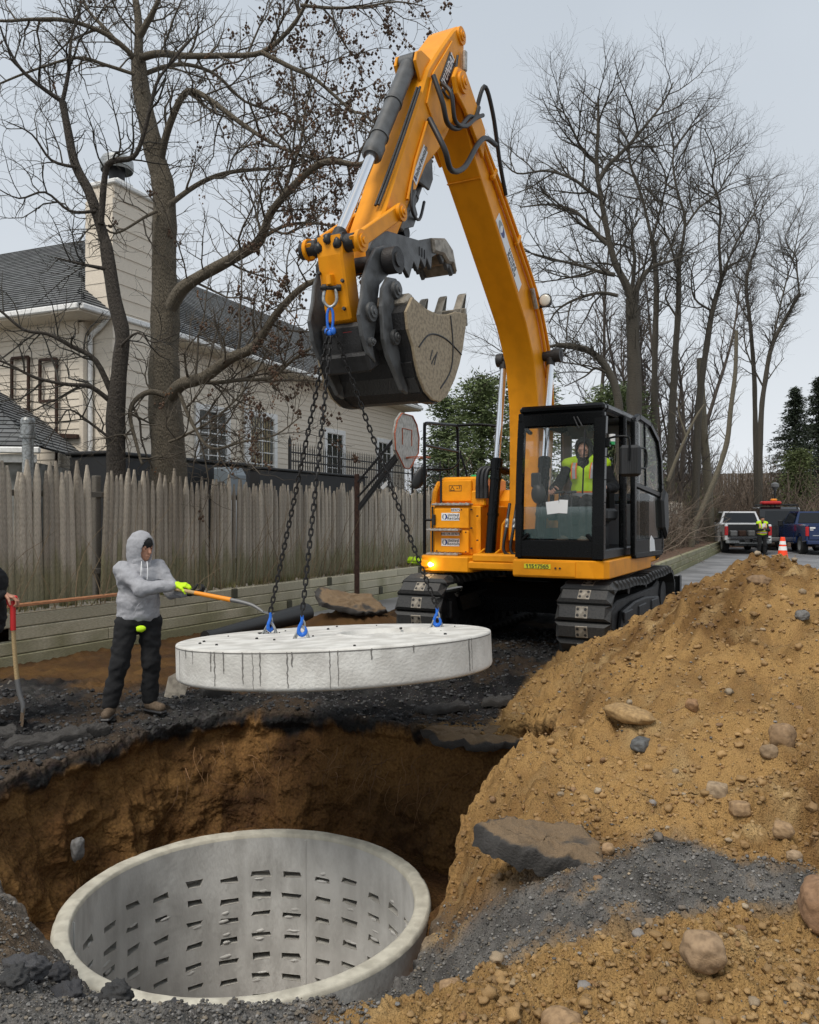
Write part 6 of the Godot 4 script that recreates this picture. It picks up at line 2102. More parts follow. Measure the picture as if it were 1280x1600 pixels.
func build_lookout() -> void:   # by the parked pickups
	var t := thing("person", "person in lime vest and dark trousers standing behind the white pickup", "person", Vector3(15.55, -0.2, -36.2))
	var J := {"hip": Vector3(0, 0.88, 0), "chest": Vector3(0, 1.26, 0), "neck": Vector3(0, 1.46, 0.01), "head": Vector3(0, 1.57, 0.04), "facing": Basis(UP, -0.15), "look": Basis(Vector3.RIGHT, 0.45), "top_name": "jacket",
		"arms": [[Vector3(0.18, 1.38, 0), Vector3(0.27, 1.1, 0.05), Vector3(0.08, 1.12, 0.24)], [Vector3(-0.18, 1.38, 0), Vector3(-0.27, 1.1, 0.05), Vector3(-0.06, 1.13, 0.25)]],
		"legs": [[Vector3(0.1, 0.86, 0), Vector3(0.12, 0.46, 0.02), Vector3(0.13, 0.085, -0.02), Vector3(0.16, 0.045, 0.12)], [Vector3(-0.1, 0.86, 0), Vector3(-0.11, 0.46, 0.02), Vector3(-0.12, 0.085, -0.02), Vector3(-0.15, 0.045, 0.12)]],
		"hands": [[Vector3(0.06, 1.13, 0.26), Vector3(-0.8, 0.3, 0.4), Vector3(0, 0.6, -0.5), -1.0, 0.6], [Vector3(-0.04, 1.14, 0.27), Vector3(0.8, 0.3, 0.4), Vector3(0, 0.6, -0.5), 1.0, 0.6]]}
	figure(t, J, M.skin, M.dark_cloth, M.dark_cloth, M.glove_black)
	vest_on(t, J, Basis())
	var mb := MB.new()
	mb.box(Vector3(0.01, 1.19, 0.33), Vector3(0.075, 0.15, 0.01), 0.004, Basis(Vector3.RIGHT, -0.7))
	obj("phone", mb, M.plastic, t)
	mb = MB.new()
	mb.ball(Vector3(0, 1.63, 0.02), Vector3(0.095, 0.075, 0.11), 8, 12)
	obj("knit_cap", mb, M.dark_cloth, t)
	mb = MB.new()
	mb.box(Vector3(0, 1.24, 0.172), Vector3(0.12, 0.3, 0.01), 0.004)
	obj("white_shirt_front", mb, M.decal_white, t)

# ---- fences, timbers, house -------------------------------------------------
func moss(c: Color, y: float, p: Vector3, top: float) -> Color:   # ragged green algae on the lower timber, as on the fence
	var nn := 0.5 * N1.get_noise_3dv(p * Vector3(300, 60, 300)) + 0.5 * N2.get_noise_3dv(p * Vector3(700, 120, 700))
	var k := smoothstep(0.1, 0.5, (top - y) / top + 0.9 * nn)
	return c.lerp(Color(0.17, 0.17, 0.05), clampf(k, 0.0, 1.0) * 0.6)

func picket_mesh(sd: int, h: float, w: float) -> ArrayMesh:
	var rng := RandomNumberGenerator.new()
	rng.seed = sd
	var mb := MB.new()
	var tone := rng.randf_range(0.8, 1.2)
	var base := Color(0.5, 0.44, 0.355) * tone
	if rng.randf() < 0.3: base = Color(0.33, 0.285, 0.225) * tone
	var prof := [Vector2(-0.5, -0.3), Vector2(-0.5, 0.1), Vector2(-0.3, 0.42), Vector2(0.0, 0.52), Vector2(0.3, 0.42), Vector2(0.5, 0.1), Vector2(0.5, -0.3)]
	var rows := 12
	var off := sd * 13.7
	for j in rows + 1:
		var y := h * 0.955 * j / rows
		var sc := 1.0
		if j == rows: y = h; sc = 0.3
		for k in prof.size():
			var p := Vector3(prof[k].x * w * sc + 0.008 * N1.get_noise_2d(y * 40.0, off), y, prof[k].y * w * 0.55 * (sc if sc == 1.0 else 0.5))
			mb.col = moss(base * (1.0 + 0.2 * N2.get_noise_3d(k * 50.0, y * 60.0, off)), y, p + Vector3(off, 0, 0), h * 0.42)
			mb.vert(p, UP)
	var m := prof.size()
	for j in rows:
		for k in m:
			var a := j * m + k
			var b := j * m + (k + 1) % m
			mb.ix.append_array([a, a + m, b, b, a + m, b + m])
	mb.smooth(0, 0)
	return mb.mesh(M.picket)

func build_fences() -> void:
	var rng := RandomNumberGenerator.new()
	rng.seed = 21
	var kinds := []
	for k in 16: kinds.append(picket_mesh(100 + k, rng.randf_range(1.74, 1.9), rng.randf_range(0.082, 0.115)))
	var F0 := Vector3(-5.2, 0.5, -10.4)
	var t := thing("picket_fence", "weathered grey stockade fence of pointed pickets along the lot", "fence", F0 - FU * 1.0)
	var b := Basis(FU, UP, -FN)
	var s := -1.2
	var n := 0
	while s < 12.8 and n < 190:
		var gap := s > 1.42 and s < 1.56
		var w := rng.randf_range(0.076, 0.092)
		if not gap and rng.randf() > 0.015:
			var lean := rng.randfn(0.0, 0.016)
			if s > 1.5 and s < 2.6: lean += -0.05 * (2.6 - s)   # the panel that has slumped
			if s < 1.45: lean += 0.012
			var bb := b * Basis(Vector3(0, 0, 1), lean) * Basis(Vector3(1, 0, 0), rng.randfn(0.0, 0.008))
			var sink := rng.randf_range(-0.1, 0.04) - (0.06 if s > 3.2 else 0.0)
			inst("picket", kinds[rng.randi() % kinds.size()], t, Transform3D(bb.scaled_local(Vector3(1, rng.randf_range(0.97, 1.02), 1)), F0 + FU * s - t.position + Vector3(0, sink, 0) + FN * rng.randf_range(-0.008, 0.008)))
			n += 1
		s += w
	for y in [0.35, 1.45]:
		var mb := MB.new()
		mb.col = Color(0.16, 0.145, 0.12)
		mb.bar(F0 - t.position - FU * 1.2 + FN * 0.06 + UP * y, F0 - t.position + FU * 12.8 + FN * 0.06 + UP * y, 0.04, 0.08, 0.006)
		obj("rail", mb, M.timber, t)
	for k in 6:
		var mb := MB.new()
		mb.col = Color(0.16, 0.145, 0.12)
		mb.box(F0 - t.position + FU * (-1.0 + k * 2.6) + FN * 0.13 + UP * 0.85, Vector3(0.1, 1.75, 0.1), 0.01, b)
		obj("post", mb, M.timber, t)
	var mb := MB.new()   # fresh end post
	mb.box(F0 - t.position + FU * 12.9 + UP * 0.95, Vector3(0.1, 1.9, 0.1), 0.01, b)
	obj("end_post", mb, M.pale_wood, t)
	# the farther run, beyond the machine
	t = thing("picket_fence", "far run of grey picket fence among the trees past the excavator", "fence", K0 + KU * 10.0)
	b = Basis(KU, UP, -KN)
	for k in 62:
		var q := 6.5 + k * 0.115
		inst("picket", kinds[rng.randi() % kinds.size()], t, Transform3D(b * Basis(Vector3(0, 0, 1), rng.randfn(0.0, 0.012)).scaled_local(Vector3(1.3, 1, 1.3)), K0 + KU * q + Vector3(0, 0.25, 0) - t.position + KN * 1.1))
	b = Basis(FU, UP, -FN)
	t = thing("timber_kerb", "low kerb of mossy timbers under the far trees", "kerb", K0)
	for c in 3:
		var q := -2.0 + c * 0.8
		while q < 17.5:
			var tone := rng.randf_range(0.85, 1.15)
			var a := KU * q - KN * 0.03 * (2 - c) + Vector3(0, -0.13 + c * 0.165, 0)
			mb = MB.new()
			mb.beam(a, a + KU * 2.38, 0.15, 0.16, 8, func(p: Vector3) -> Color: return moss(Color(0.36, 0.34, 0.22) * tone, 0.2 + 0.08 * c, p, 0.42))
			obj("timber", mb, M.timber, t)
			q += 2.4
	# tall board fence on the bank behind
	t = thing("board_fence", "pale grey board fence on top of the leafy bank", "fence", Vector3(26, 3.1, -67))
	for k in 100:
		var x := -10.0 + k * 0.28
		mb = MB.new()
		mb.col = Color(0.2, 0.17, 0.14) * rng.randf_range(0.85, 1.15)
		mb.box(Vector3(x, 0.8 + 0.012 * x, 0.06 * x), Vector3(0.27, 1.9 + rng.randf_range(-0.03, 0.03), 0.03), 0.006)
		obj("board", mb, M.picket, t)
	# landscape timbers holding up the yard
	t = thing("timber_wall", "low retaining wall of mossy landscape timbers under the picket fence", "retaining wall", F0 - FU * 2.0 - FN * 0.3)
	var o := t.position
	for c in 4:
		var q := -1.6 + c * 0.7 + rng.randf_range(0, 0.3)
		if c % 2 == 1: q -= 1.2
		while q < 17.0:
			var L := rng.randf_range(2.9, 3.6)
			mb = MB.new()
			var y := -0.16 + c * 0.165
			var tone := rng.randf_range(0.85, 1.15)
			var a := F0 - FN * (0.3 - 0.02 * c) + FU * q
			a.y = y
			var tint := func(p: Vector3) -> Color: return moss(Color(0.56, 0.51, 0.37) * tone, 0.2 + 0.08 * c, p, 0.42)
			mb.beam(a - o, a + FU * (L - 0.012) - o, 0.15, 0.157, 14, tint)
			obj("timber", mb, M.timber, t)
			if c % 2 == 1 and q < 20.0:
				mb = MB.new()
				mb.col = Color(0.09, 0.085, 0.055) * rng.randf_range(0.8, 1.2)
				mb.box(a + FU * rng.randf_range(0.3, 1.8) - FN * 0.07 - o, Vector3(0.14, 0.16, 0.06), 0.012, b)
				obj("timber_end", mb, M.timber, t)
			q += L
	t = thing("cedar_board", "fresh orange board lying along the top of the timber wall", "board", F0 - FU * 1.5 - FN * 0.3 + Vector3(0, 0.0, 0))
	mb = MB.new()
	mb.bar(Vector3(0, 0.03, 0), FU * 4.3 + Vector3(0, 0.03, 0), 0.12, 0.035, 0.004)
	obj("plank", mb, M.new_board, t)

func shingle_roof(mb: MB, o: Vector3, ex: Vector3, ey: Vector3, poly: PackedVector2Array, rng: RandomNumberGenerator, ch := 0.15) -> void:
	# poly in metres along ex (across) and ey (up the slope)
	var lo := poly[0]
	var hi := poly[0]
	for p in poly: lo = lo.min(p); hi = hi.max(p)
	var nn := ex.cross(ey).normalized()
	var y := lo.y
	var row := 0
	while y < hi.y:
		var x := lo.x - (0.16 if row % 2 else 0.0)
		while x < hi.x:
			var w := 0.32
			var q := PackedVector2Array([Vector2(x + 0.004, y), Vector2(x + w - 0.004, y), Vector2(x + w - 0.004, y + ch * 1.05), Vector2(x + 0.004, y + ch * 1.05)])
			for cut in Geometry2D.intersect_polygons(q, poly):
				if cut.size() < 3: continue
				var ar := 0.0
				for i in cut.size(): ar += cut[i].cross(cut[(i + 1) % cut.size()])
				if ar < 0.0: cut.reverse()
				var g := rng.randf_range(0.7, 1.15)
				mb.col = Color(0.165, 0.172, 0.175) * g
				var P := func(v: Vector2) -> Vector3: return o + ex * v.x + ey * v.y + nn * (0.022 - 0.018 * (v.y - y) / ch)
				for i in range(1, cut.size() - 1): mb.tri(P.call(cut[0]), P.call(cut[i]), P.call(cut[i + 1]))
				if cut.size() == 4:
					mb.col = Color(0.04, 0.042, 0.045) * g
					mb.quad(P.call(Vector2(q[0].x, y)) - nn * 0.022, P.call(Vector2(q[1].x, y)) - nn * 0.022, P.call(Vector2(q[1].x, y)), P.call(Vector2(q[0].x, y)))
			x += w
		y += ch
		row += 1

const WINS := [[3.75, 5.25, 2.8, 4.5, 3, 5, false], [6.05, 7.6, 2.3, 4.6, 2, 6, true], [10.5, 11.95, 2.7, 4.5, 3, 4, false], [14.5, 15.95, 2.7, 4.5, 3, 4, false]]

func siding(t: Node3D, a: Vector3, b: Vector3, y0: float, y1: float, nrm: Vector3, ch := 0.16, holes := []) -> void:
	var y := y0
	var u := (b - a).normalized()
	while y < y1:
		var mb := MB.new()
		var h := minf(ch, y1 - y)
		var cuts := [0.0]
		for w in holes:
			if y + h > w[2] + 0.05 and y < w[3] - 0.08: cuts.append_array([w[0] + 0.1, w[1] - 0.1])
		cuts.append(a.distance_to(b))
		for k in range(0, cuts.size(), 2):
			var p: Vector3 = a + u * cuts[k] + UP * y
			var q: Vector3 = a + u * cuts[k + 1] + UP * y
			mb.quad(p + nrm * 0.03, q + nrm * 0.03, q + UP * h + nrm * 0.012, p + UP * h + nrm * 0.012)
			mb.quad(p, q, q + nrm * 0.03, p + nrm * 0.03)
			mb.quad(q - nrm * 0.02, p - nrm * 0.02, p + UP * h - nrm * 0.02, q + UP * h - nrm * 0.02)
		obj("siding_course", mb, M.siding, t)
		y += ch

func window(t: Node3D, x0: float, x1: float, y0: float, y1: float, cols: int, rows: int, blind: bool) -> void:
	var mb := MB.new()
	var w := 0.16
	mb.box(Vector3((x0 + x1) * 0.5, y1 - w * 0.5, 0.05), Vector3(x1 - x0, w, 0.08), 0.008)
	mb.box(Vector3((x0 + x1) * 0.5, y0 + 0.05, 0.055), Vector3(x1 - x0 + 0.06, 0.1, 0.1), 0.008)
	mb.box(Vector3(x0 + w * 0.5, (y0 + y1) * 0.5, 0.048), Vector3(w, y1 - y0 - w, 0.08), 0.008)
	mb.box(Vector3(x1 - w * 0.5, (y0 + y1) * 0.5, 0.048), Vector3(w, y1 - y0 - w, 0.08), 0.008)
	var o := obj("window", mb, M.white_trim, t)
	var a := Vector2(x0 + w, y0 + 0.1)
	var b := Vector2(x1 - w, y1 - w)
	if blind:
		for k in 9:
			mb = MB.new()
			var bx := lerpf(a.x, b.x, (k + 0.5) / 9.0)
			mb.box(Vector3(bx, (a.y + b.y) * 0.5, -0.05), Vector3((b.x - a.x) / 9.0 - 0.008, b.y - a.y + 0.1, 0.01), 0.0, Basis(UP, 0.35))
			obj("blind_slat", mb, M.blind, o)
	for i in cols:
		for j in rows:
			mb = MB.new()
			var p := Vector2(lerpf(a.x, b.x, (i + 0.5) / cols), lerpf(a.y, b.y, (j + 0.5) / rows))
			mb.box(Vector3(p.x, p.y, 0.05), Vector3((b.x - a.x) / cols - 0.02, (b.y - a.y) / rows - 0.02, 0.004), 0.0)
			obj("pane", mb, M.glass, o)
	mb = MB.new()
	for i in cols + 1: mb.box(Vector3(lerpf(a.x, b.x, float(i) / cols), (a.y + b.y) * 0.5, 0.055), Vector3(0.03, b.y - a.y, 0.02), 0.004)
	obj("muntins", mb, M.white_trim, o)
	mb = MB.new()
	for j in rows + 1: mb.box(Vector3((a.x + b.x) * 0.5, lerpf(a.y, b.y, float(j) / rows), 0.058), Vector3(b.x - a.x, 0.03, 0.02), 0.004)
	obj("glazing_bars", mb, M.white_trim, o)

func build_house() -> void:
	var rng := RandomNumberGenerator.new()
	rng.seed = 33
	# local x runs along the long wall, z towards the lot; origin at the near corner
	var t := thing("house", "beige sided house with grey shingle roof and tall clad chimney", "house", Vector3(-7.0, 0, -17.5))
	t.basis = Basis(Vector3(0.394, 0, -0.919), UP, Vector3(0.919, 0, 0.394))
	var E := 5.75      # wall top
	var L := 17.2
	siding(t, Vector3(0, 0, 0), Vector3(L, 0, 0), 0.6, E, Vector3(0, 0, 1), 0.16, WINS)
	siding(t, Vector3(0, 0, -12), Vector3(0, 0, 0), 0.6, E, Vector3(-1, 0, 0))
	var mb := MB.new()
	mb.box(Vector3(L * 0.5, E * 0.5, -4.9), Vector3(L - 0.04, E, 8.1), 0.0)
	mb.box(Vector3(3.4, E * 0.5, -6.4), Vector3(6.7, E - 0.02, 11.0), 0.0)
	mb.box(Vector3(L - 0.05, E * 0.5, -0.45), Vector3(0.1, E, 0.86), 0.0)
	mb.box(Vector3(1.3, E * 0.5, -0.45), Vector3(2.5, E, 0.86), 0.0)
	obj("wall_core", mb, M.room_wall, t)
	for p in [Vector3(0.0, 0, 0.0)]:
		mb = MB.new()
		mb.box(Vector3(0.03, (E + 0.6) * 0.5, 0.02), Vector3(0.12, E - 0.6, 0.12), 0.01)
		obj("corner_board", mb, M.siding, t)
	# eaves: fascia, soffit and gutter
	mb = MB.new()
	mb.box(Vector3(L * 0.5 - 0.2, E + 0.06, 0.25), Vector3(L + 1.0, 0.05, 0.75), 0.0)
	mb.box(Vector3(-0.28, E + 0.062, -6.0), Vector3(0.75, 0.05, 12.8), 0.0)
	obj("soffit", mb, M.siding, t)
	mb = MB.new()
	mb.box(Vector3(L * 0.5 + 0.0, E - 0.1, 0.045), Vector3(L - 0.1, 0.28, 0.03), 0.005)
	mb.box(Vector3(-0.045, E - 0.1, -6.0), Vector3(0.03, 0.28, 11.9), 0.005)
	obj("frieze_board", mb, M.siding, t)
	mb = MB.new()
	mb.bar(Vector3(-0.68, E + 0.13, 0.68), Vector3(L + 0.3, E + 0.13, 0.68), 0.1, 0.12, 0.02)
	mb.bar(Vector3(-0.7, E + 0.13, 0.62), Vector3(-0.7, E + 0.13, -12.4), 0.1, 0.12, 0.02)
	obj("gutter", mb, M.white_trim, t)
	for x in [[0.14, 0.1], [5.9, 0.1]]:
		mb = MB.new()
		mb.tube(curve([Vector3(x[0], E + 0.1, 0.62), Vector3(x[0], E - 0.1, 0.4), Vector3(x[0], E - 0.3, 0.13), Vector3(x[0], E - 0.6, 0.11), Vector3(x[0], 3.0, 0.11), Vector3(x[0], 1.75, 0.11), Vector3(x[0] + 0.02, 1.6, 0.16)], 4), 0.055, 0.055, 10)
		obj("downspout", mb, M.white_trim, t)
	# roofs: hipped cross wing (ridge along -z) and the long gable
	var ov := 0.7
	var zr := E + 0.16
	var rise := 3.1
	var a := 3.5
	var k := sqrt((a + ov) * (a + ov) + (rise) * (rise))
	mb = MB.new()
	var hipw := a + ov
	shingle_roof(mb, Vector3(-ov, zr, -12.5), Vector3(0, 0, 1), Vector3(hipw, rise, 0) / k, PackedVector2Array([Vector2(0, 0), Vector2(12.5 + ov, 0), Vector2(12.5 - a, k), Vector2(0, k)]), rng)
	shingle_roof(mb, Vector3(-ov, zr, ov), Vector3(1, 0, 0), Vector3(0, rise, -hipw) / k, PackedVector2Array([Vector2(0, 0), Vector2(2 * hipw, 0), Vector2(hipw, k)]), rng)
	shingle_roof(mb, Vector3(3.5, zr, ov), Vector3(1, 0, 0), Vector3(0, rise, -4.2) / k, PackedVector2Array([Vector2(0, 0), Vector2(L - 3.2, 0), Vector2(L - 3.2, k), Vector2(0, k)]), rng)
	stuff(obj("shingles", mb, M.shingle, t))
	mb = MB.new()
	mb.col = Color(0.1, 0.1, 0.1)
	mb.tri(Vector3(-ov, zr, ov), Vector3(2 * a + ov, zr, ov), Vector3(a, zr + rise, -a))
	mb.quad(Vector3(-ov, zr, -12.5), Vector3(-ov, zr, ov), Vector3(a, zr + rise, -a), Vector3(a, zr + rise, -12.5))
	mb.quad(Vector3(2 * a + ov, zr, ov), Vector3(2 * a + ov, zr, -12.5), Vector3(a, zr + rise, -12.5), Vector3(a, zr + rise, -a))
	mb.quad(Vector3(3.5, zr - 0.01, ov), Vector3(L + 0.3, zr - 0.01, ov), Vector3(L + 0.3, zr + rise - 0.01, ov - 4.2), Vector3(3.5, zr + rise - 0.01, ov - 4.2))
	mb.quad(Vector3(L + 0.3, zr, ov - 8.4), Vector3(3.5, zr, ov - 8.4), Vector3(3.5, zr + rise - 0.01, ov - 4.2), Vector3(L + 0.3, zr + rise - 0.01, ov - 4.2))
	mb.tri(Vector3(L, zr, ov - 0.2), Vector3(L, zr, ov - 8.2), Vector3(L, zr + rise - 0.1, ov - 4.2))
	obj("roof_deck", mb, M.shingle, t)
	# windows
	for w in WINS: window(t, w[0], w[1], w[2], w[3], w[4], w[5], w[6])
	# chimney clad in the same boards, shouldered, with a vented cap
	var ch := Node3D.new()
	ch.name = "chimney"
	t.add_child(ch, true)
	mb = MB.new()
	mb.box(Vector3(0.95, 4.6, 0.28), Vector3(1.42, 8.1, 0.72), 0.0)
	obj("stack_core", mb, M.siding, ch)
	var y := 0.6
	while y < 8.6:
		mb = MB.new()
		var w := 0.74 - (0.13 * clampf((y - 8.2) / 0.6, 0.0, 1.0))
		mb.quad(Vector3(0.95 - w, y, 0.67), Vector3(0.95 + w, y, 0.67), Vector3(0.95 + w - 0.01, y + 0.3, 0.652), Vector3(0.95 - w + 0.01, y + 0.3, 0.652))
		mb.quad(Vector3(0.95 - w, y, -0.1), Vector3(0.95 - w, y, 0.67), Vector3(0.95 - w + 0.01, y + 0.3, 0.652), Vector3(0.95 - w + 0.01, y + 0.3, -0.1))
		mb.quad(Vector3(0.95 + w, y, 0.67), Vector3(0.95 + w, y, -0.1), Vector3(0.95 + w - 0.01, y + 0.3, -0.1), Vector3(0.95 + w - 0.01, y + 0.3, 0.652))
		mb.quad(Vector3(0.95 - w, y, 0.64), Vector3(0.95 + w, y, 0.64), Vector3(0.95 + w, y, 0.67), Vector3(0.95 - w, y, 0.67))
		obj("siding_course", mb, M.siding, ch)
		y += 0.3
	mb = MB.new()
	mb.box(Vector3(0.95, 8.75, 0.28), Vector3(1.5, 0.1, 0.9), 0.02)
	mb.box(Vector3(0.75, 8.85, 0.28), Vector3(0.5, 0.2, 0.5), 0.02)
	obj("chimney_cap", mb, M.white_trim, ch)
	mb = MB.new()
	mb.cyl(Vector3(0.75, 8.9, 0.28), Vector3(0.75, 9.3, 0.28), 0.17, 18)
	obj("flue", mb, M.black_board, ch)
	mb = MB.new()
	mb.lathe([Vector2(0.34, 9.2), Vector2(0.36, 9.25), Vector2(0.35, 9.42), Vector2(0.3, 9.5), Vector2(0.0, 9.55)], 24, Transform3D(Basis(), Vector3(0.75, 0, 0.28)))
	obj("flue_hood", mb, M.galvanised, ch)
	# brown iron bars fixed to the end wall
	for fr in [[1.92, 1.42, 3.95, 5.1], [1.08, 0.6, 4.1, 5.0]]:
		mb = MB.new()
		for e in [[Vector3(-0.1, fr[2], -fr[0]), Vector3(-0.1, fr[3], -fr[0])], [Vector3(-0.1, fr[2] - 0.5, -fr[1]), Vector3(-0.1, fr[3], -fr[1])], [Vector3(-0.1, fr[3], -fr[0]), Vector3(-0.1, fr[3], -fr[1])], [Vector3(-0.1, fr[2], -fr[0]), Vector3(-0.1, fr[2], -fr[1])]]:
			mb.bar(e[0], e[1], 0.06, 0.06, 0.008)
		obj("iron_bracket", mb, M.rust_steel, t)
	mb = MB.new()
	mb.bar(Vector3(-0.09, 3.4, -1.5), Vector3(-0.09, 3.3, 0.0), 0.08, 0.1, 0.01)
	mb.bar(Vector3(-0.1, 1.5, -0.62), Vector3(-0.1, 3.6, -0.6), 0.05, 0.05, 0.008)
	obj("iron_bar", mb, M.rust_steel, t)

	# low outbuilding at the left edge
	t = thing("shed", "low outbuilding with grey shingle hip roof and white gutter", "shed", Vector3(-6.35, 0, -14.0))
	t.rotation.y = deg_to_rad(8)
	mb = MB.new()
	mb.box(Vector3(-3.3, 1.55, -2.5), Vector3(6.0, 2.1, 4.4), 0.01)
	obj("wall", mb, M.grey_wall, t)
	mb = MB.new()
	shingle_roof(mb, Vector3(-6.6, 2.82, 0.0), Vector3(1, 0, 0), Vector3(0, 2.0, -2.5) / 3.2, PackedVector2Array([Vector2(0, 0), Vector2(6.6, 0), Vector2(4.1, 3.2), Vector2(2.5, 3.2)]), rng, 0.13)
	shingle_roof(mb, Vector3(0, 2.82, 0.0), Vector3(0, 0, -1), Vector3(-2.5, 2.0, 0) / 3.2, PackedVector2Array([Vector2(0, 0), Vector2(5.0, 0), Vector2(2.5, 3.2)]), rng, 0.13)
	stuff(obj("shingles", mb, M.shingle, t))
	mb = MB.new()
	mb.col = Color(0.1, 0.1, 0.1)
	mb.quad(Vector3(-6.6, 2.8, 0), Vector3(0, 2.8, 0), Vector3(-2.5, 4.8, -2.5), Vector3(-4.1, 4.8, -2.5))
	mb.tri(Vector3(0, 2.8, 0), Vector3(0, 2.8, -5), Vector3(-2.5, 4.8, -2.5))
	obj("roof_deck", mb, M.shingle, t)
	mb = MB.new()
	mb.bar(Vector3(-6.7, 2.75, 0.05), Vector3(0.06, 2.75, 0.05), 0.09, 0.11, 0.02)
	mb.box(Vector3(-3.3, 2.62, -0.13), Vector3(6.5, 0.14, 0.03), 0.005)
	obj("gutter", mb, M.white_trim, t)
	t = thing("vent_pipe", "galvanised vent pipe with cap in front of the outbuilding roof", "vent pipe", Vector3(-6.0, 0.4, -12.9))
	mb = MB.new()
	mb.cyl(Vector3(0, 0, 0), Vector3(0, 2.55, 0), 0.085, 18)
	obj("pipe", mb, M.galvanised, t)
	mb = MB.new()
	mb.lathe([Vector2(0.1, 2.5), Vector2(0.11, 2.52), Vector2(0.11, 2.74), Vector2(0.09, 2.78), Vector2(0, 2.79)], 18)
	mb.lathe([Vector2(0.13, 2.46), Vector2(0.13, 2.5), Vector2(0.0, 2.51)], 18)
	obj("vent_cap", mb, M.galvanised, t)
	# terrace walls and plant between the house and the fence
	t = thing("planter_wall", "black boxed planter wall behind the fence under the large tree", "wall", Vector3(-5.2, 0.4, -15.6))
	t.rotation.y = deg_to_rad(66)
	mb = MB.new()
	mb.box(Vector3(0.95, 1.15, 0), Vector3(4.3, 2.3, 0.9), 0.03)
	obj("panel", mb, M.black_board, t)
	mb = MB.new()
	mb.box(Vector3(0.95, 2.34, 0), Vector3(4.4, 0.07, 1.0), 0.02)
	obj("coping", mb, M.black_board, t)
	t = thing("air_conditioner", "blue-grey air handler box beside the black planter wall", "air conditioner", Vector3(-3.75, 0.4, -16.6))
	t.rotation.y = deg_to_rad(66)
	mb = MB.new()
	mb.prism([Vector2(-0.2, 1.6), Vector2(0.2, 1.6), Vector2(0.2, 2.05), Vector2(0.1, 2.2), Vector2(-0.2, 2.2)], -0.1, 0.5, 0.03)
	obj("casing", mb, M.hvac, t)
	mb = MB.new()
	mb.box(Vector3(0.2, 0.8, 0), Vector3(0.4, 1.6, 0.3), 0.02)
	obj("stand", mb, M.white_trim, t)
	t = thing("terrace_wall", "long black parapet wall below the iron railing", "wall", Vector3(-3.6, 0.4, -19.3))
	t.rotation.y = deg_to_rad(66.8)
	mb = MB.new()
	mb.box(Vector3(2.7, 1.15, 0), Vector3(5.6, 2.3, 0.3), 0.02)
	obj("panel", mb, M.black_board, t)
	mb = MB.new()
	mb.box(Vector3(2.7, 2.33, 0), Vector3(5.7, 0.06, 0.4), 0.015)
	obj("coping", mb, M.black_board, t)
	t = thing("iron_railing", "black wrought iron railing with spear tops in front of the house", "railing", Vector3(-3.15, 1.0, -21.6))
	t.rotation.y = deg_to_rad(66.8)
	var spear := MB.new()
	spear.box(Vector3(0, 1.2, 0), Vector3(0.022, 2.4, 0.022), 0.004)
	spear.tube([Vector3(0, 2.4, 0), Vector3(0, 2.45, 0), Vector3(0, 2.56, 0)], 0.02, 0.002, 6)
	var sm := spear.mesh(M.iron)
	for i in 88: inst("baluster", sm, t, Transform3D(Basis(), Vector3(0.05 + i * 0.125, 0, 0)))
	for yy in [0.9, 2.05, 2.28]:
		mb = MB.new()
		mb.box(Vector3(5.5, yy, 0), Vector3(11.0, 0.04, 0.03), 0.005)
		obj("rail", mb, M.iron, t)
	for i in 5:
		mb = MB.new()
		mb.box(Vector3(i * 2.75, 1.3, 0), Vector3(0.075, 2.6, 0.075), 0.01)
		mb.tube([Vector3(i * 2.75, 2.6, 0), Vector3(i * 2.75, 2.65, 0), Vector3(i * 2.75, 2.75, 0)], 0.045, 0.003, 8)
		obj("post", mb, M.iron, t)

